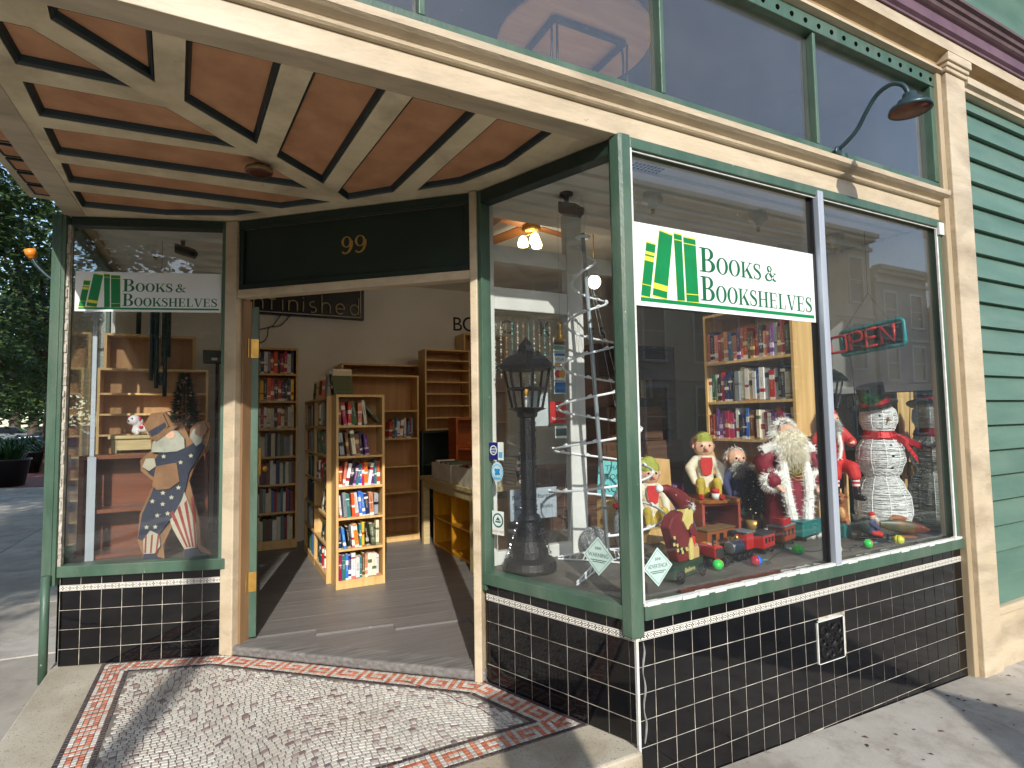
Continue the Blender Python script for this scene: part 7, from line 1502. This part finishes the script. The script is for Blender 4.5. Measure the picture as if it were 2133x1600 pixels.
# owl, glitter ball, teal book
ow = thing('tinsel_owl', 'small silver tinsel penguin with red scarf behind the spiral tree', 'decoration', (.60, .80, Z0)); SIL = M('silver_glitter', srgb(200, 204, 206), srgb(150, 154, 158), .25, 150, lo=.45, hi=.55, metal=.5, bump=.8, bscale=150)
MB().ell((.60, .82, Z0 + .15), (.07, .07, .15), 18, 14).build('body', SIL, ow, True); MB().ell((.60, .82, Z0 + .33), (.06, .06, .06), 16, 12).build('head', SIL, ow, True); MB().lathe([(.05, 0), (.066, .01), (.066, .03), (.05, .04)], (.60, .82, Z0 + .26), 18).build('scarf', MATS['red_glitter'], ow, True)
for s in (-1, 1): MB().ell((.575 + s * .022, .766, Z0 + .345), .009, 8, 6).build('eye', BLACK, ow, True)
gb = thing('wire_ball', 'grey glitter wire ball on the display floor', 'decoration', (.40, .86, Z0)); m = MB(); rg = random.Random(33)
for k in range(90):
    ax = V((rg.gauss(0, 1), rg.gauss(0, 1), rg.gauss(0, 1))).normalized(); u_ = ax.orthogonal().normalized(); v_ = ax.cross(u_); m.tube([V((.40, .86, Z0 + .085)) + (u_ * cos(a * pi / 10) + v_ * sin(a * pi / 10)) * .082 for a in range(20)], .0009, 3, closed=True)
m.build('wires', SIL, gb); MB().ell((.40, .86, Z0 + .085), .055, 14, 10).build('core', M('ball_core', srgb(170, 170, 164), None, .5), gb, True)
tbk = thing('picture_book', 'teal picture book standing open faced behind the silver penguin', 'book', (.66, 1.02, Z0)); f = frame((.66, 1.00, Z0 + .32), R(-112)); TL = M('cover_teal', srgb(120, 200, 200), srgb(100, 184, 186), .35, 6)
MB().prism([(-.11, 0), (.11, -.03), (.13, .2), (-.09, .225)], f(0, 0, 0), f.S, UP, 0, .014).build('cover', TL, tbk); ftext('RUN', .07, f(.0145, .01, .02), f.S, UP, 'lettering', DGR, tbk, .0004); ftext("TOE'S", .05, f(.0145, .01, .10), f.S, UP, 'lettering', DGR, tbk, .0004); ftext('THAT', .045, f(.0145, .01, .16), f.S, UP, 'lettering', DGR, tbk, .0004); MB().box((.60, 1.0, Z0), (.74, 1.1, Z0 + .285)).build('stand', PINE, tbk, bev=.003)

# ------------------------------------------------------------------ left window
cf = thing('cutout_figure', 'flat painted wooden figure in starry blue coat and striped trousers', 'figurine', (-1.83, 2.22, .541)); cfr = Fr((-2.03, 2.235), (-1.60, 2.10), (.3, 1)); o = cfr.p(0, 0, .541); u = cfr.u
K = .98
def cutp(poly, nm, mat, d0=0, d1=.018, par=None): return MB().prism([(a * K, b * K) for a, b in poly], o, u, UP, d0, d1).build(nm, mat, par or cf, bev=.002)
FBL = M('folk_navy', srgb(40, 46, 66), srgb(30, 36, 54), .6, 12); FST = M('folk_striped', srgb(186, 178, 156), None, .6); FHT = M('folk_tan', srgb(152, 110, 72), srgb(126, 88, 56), .6, 10); FBD = M('folk_grey_green', srgb(182, 180, 164), srgb(158, 156, 140), .6, 16)
cutp([(-.01, .14), (.02, .05), (.03, 0), (.15, 0), (.14, .1), (.20, .24), (.26, .08), (.26, 0), (.42, 0), (.42, .04), (.36, .09), (.35, .24), (.31, .40), (.285, .5), (.32, .60), (.36, .66), (.395, .74), (.41, .84), (.385, .885), (.32, .875), (.285, .83), (.28, .77), (.27, .80), (.235, .875), (.175, .875), (.14, .945), (.05, .935), (.01, .86), (.05, .78), (.06, .70), (-.005, .64), (-.0, .57), (.08, .5), (.05, .42), (.0, .3)], 'backing_board', FHT, -.014, -.0015)
coat = cutp([(.07, .62), (.12, .69), (.25, .70), (.34, .76), (.38, .72), (.33, .62), (.29, .56), (.27, .45), (.25, .38), (.20, .28), (.12, .17), (.07, .20), (.03, .14), (.0, .15), (.02, .30), (.07, .42), (.10, .52), (.05, .56), (.02, .60)], 'coat', FBL)
leg1 = cutp([(.035, .055), (.03, .16), (.07, .20), (.12, .17), (.13, .10), (.10, .055)], 'trouser_leg', FST, -.001, .017); leg2 = cutp([(.27, .07), (.20, .20), (.17, .30), (.22, .40), (.26, .44), (.29, .36), (.335, .22), (.345, .10), (.34, .08)], 'trouser_leg', FST, -.001, .017)
m = MB(); rg = random.Random(3)
for k in range(4): a = k / 4; m.prism([((.185 + .04 * k) * K, (.30 + .03 * k) * K), ((.20 + .04 * k) * K, (.32 + .03 * k) * K), ((.292 + .017 * k) * K, .085 * K), ((.283 + .017 * k) * K, .082 * K)], o, u, UP, .018, .0195)
for k in range(3): m.prism([((.04 + .032 * k) * K, .06 * K), ((.05 + .032 * k) * K, .06 * K), ((.052 + .036 * k) * K, .175 * K), ((.042 + .036 * k) * K, .17 * K)], o, u, UP, .018, .0195)
m.build('stripe', M('folk_stripe_red', srgb(150, 50, 48), None, .6), cf)
m = MB()
for a, b in ((.14, .66), (.30, .66), (.24, .62), (.08, .38), (.14, .36), (.19, .40), (.11, .29), (.17, .30), (.05, .22), (.10, .22), (.14, .43), (.23, .46), (.20, .24)):
    m.prism([((a + (.016 if k % 2 == 0 else .007) * cos(R(90 + k * 36))) * K, (b + (.016 if k % 2 == 0 else .007) * sin(R(90 + k * 36))) * K) for k in range(10)], o, u, UP, .0185, .02)
m.build('star', M('folk_star', srgb(206, 200, 170), None, .6), cf)
cutp([(.07, .69), (.075, .74), (.10, .80), (.16, .83), (.22, .82), (.26, .77), (.265, .71), (.22, .69), (.15, .685)], 'beard', FBD, .004, .026); cutp([(.15, .79), (.18, .825), (.21, .80), (.20, .775), (.17, .77)], 'cheek', SKIN, .0265, .029); cutp([(.06, .78), (.10, .80), (.16, .84), (.21, .86), (.225, .85), (.16, .80), (.10, .755)], 'hat_brim', FHT, .006, .03); cutp([(.02, .86), (.06, .92), (.13, .93), (.165, .85), (.11, .80), (.07, .79)], 'hat', FHT, .002, .022); cutp([(.06, .80), (.05, .82), (.145, .878), (.155, .855), (.105, .80), (.075, .79)], 'hat_ribbon', FBL, .0222, .024)
cutp([(.29, .78), (.31, .83), (.35, .84), (.37, .80), (.36, .74), (.33, .72)], 'sleeve_cuff', FBD, .002, .022); cutp([(.32, .80), (.33, .86), (.38, .87), (.40, .83), (.38, .79), (.35, .78)], 'hand', M('folk_hand', srgb(150, 112, 90), None, .6), .004, .024); cutp([(.08, .48), (.10, .60), (.22, .62), (.24, .50), (.18, .455), (.11, .45)], 'basket', FHT, .019, .03); cutp([(.02, .60), (.04, .65), (.09, .65), (.10, .60), (.06, .57)], 'toy_mitten', FST, .019, .028)
for poly in ([(.03, .0), (.035, .055), (.10, .055), (.11, .03), (.14, .02), (.14, .0)], [(.27, .02), (.27, .07), (.34, .08), (.36, .05), (.41, .03), (.41, .01), (.30, .01)]): cutp(poly, 'boot', FBL)
cutp([(-.02, -.0), (.44, -.0), (.43, .012), (.0, .012)], 'foot_board', FHT, -.03, .045)
# heart dog, tabletop tree, chimes, radio
dg = thing('toy_dog', 'white toy dog with red hearts on the side table', 'toy', (-2.08, 2.80, 1.316)); f = frame((-2.08, 2.80, 1.316), R(-120)); WD = M('toy_white', srgb(226, 222, 224), None, .45)
caps('body', [(f(-.02, -.02, .045), f(-.01, .05, .045), .032, .03), (f(.01, -.05, .03), f(.0, -.03, .09), .022, .03), (f(.02, -.05, .105), f(.03, -.06, .10), .038, .03), (f(-.03, .08, .06), f(-.03, .1, .1), .008, .006)] + [(f(a, b, .012), f(a, b, .04), .013, .014) for a, b in ((.015, -.03), (-.035, -.03), (.01, .05), (-.035, .05))], WD, dg, .005); m = MB()
for a, b, c in ((.02, .0, .055), (.02, .045, .05), (.012, .02, .075)): m.ell(f(a, b - .005, c), (.01, .01, .01), 8, 6); m.ell(f(a, b + .006, c), (.01, .01, .01), 8, 6)
m.build('heart', REDC, dg, True)
for s in (-1, 1): MB().ell(f(.055, -.058 + s * .018, .115), .006, 8, 6).build('eye', BLACK, dg, True); MB().ell(f(.015, -.055 + s * .04, .11), (.01, .012, .022), 8, 6).build('ear', REDC, dg, True)
MB().ell(f(.066, -.06, .1), .006, 8, 6).build('nose', BLACK, dg, True)
ct = thing('tabletop_fir', 'dark artificial fir with bow and flowers on the orange box', 'tree', (-1.83, 2.80, 1.286)); rg = random.Random(17); m = MB()
for i in range(2600):
    z = rg.random() ** 1.2; a = rg.uniform(0, 6.3); L_ = .125 * (1 - z * .88) * (.75 + .25 * ((z * 6) % 1)); rr_ = L_ * rg.random() ** .4; m.tuft((-1.83 + rr_ * cos(a), 2.80 + rr_ * sin(a), 1.36 + z * .40 - rr_ * .15), (cos(a), sin(a), .1), .035, .0028)
m.build('needles', MATS['fir_green'], ct); MB().cyl((-1.83, 2.80, 1.30), (-1.83, 2.80, 1.74), .01, .004, 8).build('trunk', BARK, ct); MB().lathe([(.001, 0), (.05, 0), (.06, .06), (.001, .062)], (-1.83, 2.80, 1.286), 14).build('pot', M('gold_foil', srgb(170, 130, 60), None, .4, metal=.5), ct, True)
m = MB()
for i in range(30): z = rg.random(); a = rg.uniform(3.3, 6.0); rr_ = .12 * (1 - z * .85); m.ell((-1.83 + rr_ * cos(a), 2.80 + rr_ * sin(a), 1.37 + z * .36), rg.choice((.006, .009)), 6, 4)
m.build('bauble', M('bauble_pink', srgb(206, 120, 110), srgb(220, 200, 190), .3, 40), ct, True)
m = MB(); bo = V((-1.85, 2.685, 1.345))
for s in (-1, 1): m.tube(smoothpath([bo, bo + V((s * .03, -.012, .022)), bo + V((s * .055, -.01, .004)), bo + V((s * .03, -.012, -.014)), bo], 4), .007, 5); m.tube(smoothpath([bo, bo + V((s * .02, -.01, -.03)), bo + V((s * .03, -.008, -.06))], 4), .006, 5)
m.build('bow', M('bow_red_gold', srgb(176, 40, 36), srgb(196, 160, 70), .4, 40), ct, True)
wc = thing('wind_chime', 'dark green tube wind chime hanging in the left window', 'wind chime', (-1.97, 2.6, 2.5)); MB().lathe([(.001, 0), (.07, 0), (.07, .012), (.001, .012)], (-1.97, 2.6, 2.3), 18).build('top_disc', BLACK, wc, True); CHM = M('chime_green', srgb(24, 48, 44), None, .35, metal=.4)
for k in range(6):
    a = k * pi / 3 + .2; p = V((-1.97 + .05 * cos(a), 2.6 + .05 * sin(a), 0)); L_ = .38 + .05 * k; MB().cyl(p + UP * (2.27 - L_ * 1.1), p + UP * 2.25, .0135, n=12).build('chime_tube', CHM, wc, True); MB().cyl(p + UP * 2.25, p + UP * 2.3, .001, n=4).build('cord', BLACK, wc)
MB().cyl((-1.97, 2.6, 1.72), (-1.97, 2.6, 2.67), .0015, n=4).build('cord', BLACK, wc); MB().ell((-1.97, 2.6, 1.70), (.03, .005, .045), 14, 8).build('sail', CHM, wc, True)
rd = thing('wall_radio', 'small black radio box on the shelf end in the left window', 'radio', (-1.65, 3.0, 1.86)); MB().box((-1.72, 3.0, 1.86), (-1.52, 3.1, 1.96)).build('case', BLACK, rd, bev=.004); MB().box((-1.66, 2.997, 1.88), (-1.62, 2.9995, 1.90)).build('label', PUTTY, rd); MB().cyl((-1.62, 3.05, ZI), (-1.62, 3.05, 1.859), .012, n=8).build('stand', BLACKM, rd)

# ------------------------------------------------------------------ ceilings: sockets, cameras, fan, globe, bead curtain, loft table, door leaf
for i, (x_, y_, k) in enumerate(((.62, .50, 'left'), (1.46, .46, 'middle'), (2.36, .53, 'right'))):
    t = thing('ceiling_socket', k + ' of the three lamp sockets on the display ceiling', 'lamp', (x_, y_, 2.68), 'sockets on the display ceiling'); MB().lathe([(.05, 0), (.052, -.03), (.06, -.04), (.062, -.05), (.03, -.056), (.026, -.09), (.018, -.10), (.001, -.10)], (x_, y_, 2.684), 20).build('socket', PUTTY, t, True); MB().lathe([(.011, -.10), (.011, -.125), (.001, -.128)], (x_, y_, 2.684), 10).build('contact', BRASS, t, True)
t = thing('ceiling_socket', 'lamp socket on the ceiling of the left window', 'lamp', (-2.02, 2.72, 2.68)); MB().lathe([(.05, 0), (.052, -.03), (.06, -.04), (.03, -.056), (.026, -.09), (.001, -.10)], (-2.02, 2.72, 2.684), 20).build('socket', PUTTY, t, True); MB().lathe([(.011, -.10), (.011, -.12), (.001, -.123)], (-2.02, 2.72, 2.684), 10).build('contact', BRASS, t, True)
def camera_box(x_, y_, label, yaw):
    f = frame((x_, y_, 2.684), yaw); t = thing('security_camera', label, 'camera', (x_, y_, 2.68)); MB().lathe([(.04, 0), (.04, -.012), (.015, -.018), (.012, -.07)], (x_, y_, 2.684), 16).build('mount', BLACKM, t, True); m = MB(); m.obox(f(.02, 0, -.10), f.F * .06 - UP * .02, f.S * .035, UP * .035); m.build('housing', BLACK, t, bev=.008); MB().cyl(f(.07, 0, -.118), f(.10, 0, -.128), .022, .024, 14).build('lens', BLACKM, t, True)
camera_box(.17, .72, 'black camera hanging from the display ceiling by the partition', R(-60)); camera_box(-1.84, 2.50, 'black camera hanging from the ceiling of the left window', R(-40))
vn = thing('ceiling_grille', 'pale pierced grille in the display ceiling', 'grille', (.36, .27, 2.68)); m = MB()
for i in range(8):
    for j in range(4): m.box((.27 + i * .025, .22 + j * .025, 2.678), (.285 + i * .025, .235 + j * .025, 2.683))
m.build('perforation', M('grille_dark', srgb(70, 72, 84), None, .6), vn); MB().box((.25, .20, 2.680), (.49, .34, 2.684)).build('plate', CEILW, vn)
fn = thing('ceiling_fan', 'wooden bladed ceiling fan with lit glass shades inside the shop', 'fan', (.66, 2.0, 3.08)); MB().cyl((.66, 2.0, 2.99), (.66, 2.0, 3.08), .012, n=10).build('rod', BRASS, fn, True); MB().lathe([(.02, .0), (.07, -.02), (.08, -.06), (.05, -.09), (.001, -.09)], (.66, 2.0, 3.0), 18).build('motor', BRASS, fn, True)
for k in range(4):
    a = k * pi / 2 + .25; d = V((cos(a), sin(a), 0)); s = V((-sin(a), cos(a), 0)); m = MB(); m.obox(V((.66, 2.0, 2.965)) + d * .34, d * .26, s * .06 + UP * .008, UP * .003); m.build('blade', M('fan_oak', srgb(140, 88, 44), None, .5, 4), fn)
def glow(name, st):
    if name in MATS: return MATS[name]
    s = N(name); e = s.n('ShaderNodeEmission'); e.inputs[0].default_value = (1, .72, .36, 1); e.inputs[1].default_value = st; MATS[name] = s.done(e.outputs[0]); return MATS[name]
for k in range(3):
    a = k * 2.09 + .4; c = V((.66 + .07 * cos(a), 2.0 + .07 * sin(a), 2.845)); MB().lathe([(.012, .04), (.03, .025), (.045, -.02), (.04, -.045), (.001, -.05)], c, 16).build('lit_shade', glow('warm_glow', 9), fn, True); MB().cyl(c + UP * .035, (.66, 2.0, 2.905), .006, n=6).build('lamp_arm', BRASS, fn, True)
gp = thing('globe_lamp', 'lit round glass lamp hanging inside the shop', 'lamp', (1.28, 2.0, 3.08)); MB().ell((1.28, 2.0, 2.56), (.055, .055, .06), 18, 12).build('lit_globe', glow('warm_glow', 9), gp, True); MB().cyl((1.28, 2.0, 2.615), (1.28, 2.0, 3.08), .006, n=8).build('rod', BRASS, gp, True)
for nm, p, e in (('fan_light', (.66, 2.0, 2.74), 5), ('globe_light', (1.28, 2.0, 2.46), 3)):
    ld = bpy.data.lights.new(nm, 'POINT'); ld.energy = e; ld.color = (1, .86, .68); ld.shadow_soft_size = .08; lo = bpy.data.objects.new(nm, ld); COL.objects.link(lo); lo.parent = fn if nm == 'fan_light' else gp; lo.location = V(p) - ORG[lo.parent.name]
bc = thing('bead_curtain', 'hanging strings of glass beads behind the partition pane', 'curtain', (.0, 1.03, 2.02)); MB().box((-.17, 1.025, 2.0), (.28, 1.045, 2.02)).build('rail', OLIVEW, bc); rg = random.Random(6)
for k in range(11):
    x_ = -.15 + k * .038; m = MB(); z = 1.99; zl = rg.uniform(1.35, 1.7)
    while z > zl: m.ell((x_, 1.035, z), rg.choice((.004, .005, .008)), 6, 4); z -= rg.choice((.013, .017, .03))
    m.cyl((x_, 1.035, zl), (x_, 1.035, 2.0), .0007, n=3); m.build('bead_string', M('bead_' + str(k % 3), (srgb(140, 190, 180), srgb(206, 196, 176), srgb(190, 150, 90))[k % 3], None, .2), bc, True)
br = thing('brass_ornament', 'small brass angel ornament hanging by the partition', 'ornament', (.22, .90, 1.95)); MB().lathe([(.001, 0), (.012, .0), (.02, -.01), (.012, -.04), (.018, -.07), (.04, -.11), (.001, -.112)], (.22, .90, 1.96), 14).build('bell', BRASS, br, True); MB().cyl((.22, .90, 1.96), (.22, .90, 2.66), .0008, n=4).build('thread', BRASS, br)
lt2 = thing('round_table', 'round wooden table stored in the loft behind the transom glass', 'table', (.10, .62, 2.902)); OAK = M('oak_top', srgb(222, 172, 116), srgb(200, 146, 92), .45, 3, stretch=(1, 7, 1)); MB().lathe([(.001, 0), (.43, 0), (.435, .012), (.43, .026), (.001, .026)], (.15, .58, 3.48), 44).build('table_top', OAK, lt2, True)
m = MB(); ptsq = [V((.15 + .28 * cos(R(a)), .58 + .28 * sin(R(a)), 3.462)) for a in (35, 145, 215, 325)]
for k in range(4): m.tube([ptsq[k], ptsq[(k + 1) % 4]], .019, 6)
m.build('frame', BLACKM, lt2)
for k in range(4):
    for s in (-1, 1): q_ = ptsq[k] + V((.02 * s, .0, 0)); MB().tube(smoothpath([q_, q_ + V((.01 * s, .02 * s, -.2)), q_ + V((.03 * s, .03, -.556))], 4), .007, 6).build('leg', BLACKM, lt2, True)
# open door leaf at the left jamb
dl = thing('door_leaf', 'green glazed shop door swung open against the left jamb', 'door', (-1.40, 1.94, ZI)); h0 = FD.p(.10, .115, 0); dd = V((.06, 1, 0)).normalized(); dn = V((dd.y, -dd.x, 0)); DF = Fr(h0.xy, (h0 + dd).xy, (-1, 0)); Wl = .70
for nm, a, b, z0_, z1_ in (('stile', 0, .11, ZI + .012, 2.13), ('stile', Wl - .11, Wl, ZI + .012, 2.13), ('rail', .1105, Wl - .1105, ZI + .012, .36), ('rail', .1105, Wl - .1105, 2.0, 2.13)):
    m = MB(); DF.box(m, a, b, -.012, .05, z0_, z1_); m.build(nm, GREEN, dl, bev=.004)
m = MB(); DF.box(m, .1105, Wl - .1105, .022, .028, .36, 2.0); m.build('pane', GLASS, dl)
m = MB(); DF.box(m, -.001, Wl, .0505, .056, ZI + .014, 2.128); DF.box(m, -.0035, -.0005, .02, .05, ZI + .014, 2.128); 
for z_ in (.40, 1.86):
    m2 = MB(); DF.box(m2, -.004, -.0012, -.01, .049, z_ - .06, z_ + .06); DF.box(m2, -.03, -.004, .045, .049, z_ - .06, z_ + .06); m2.cyl(DF.p(-.006, .052, z_ - .062), DF.p(-.006, .052, z_ + .062), .007, n=10); m2.build('hinge', BRASS, dl)
m = MB(); DF.box(m, Wl - .09, Wl - .03, -.03, -.0005, 1.0, 1.2); m.build('lock_plate', BRASS, dl, bev=.002); m = MB(); m.ell(DF.p(Wl - .06, -.05, 1.05), .026, 12, 8); m.build('knob', BRASS, dl, True)
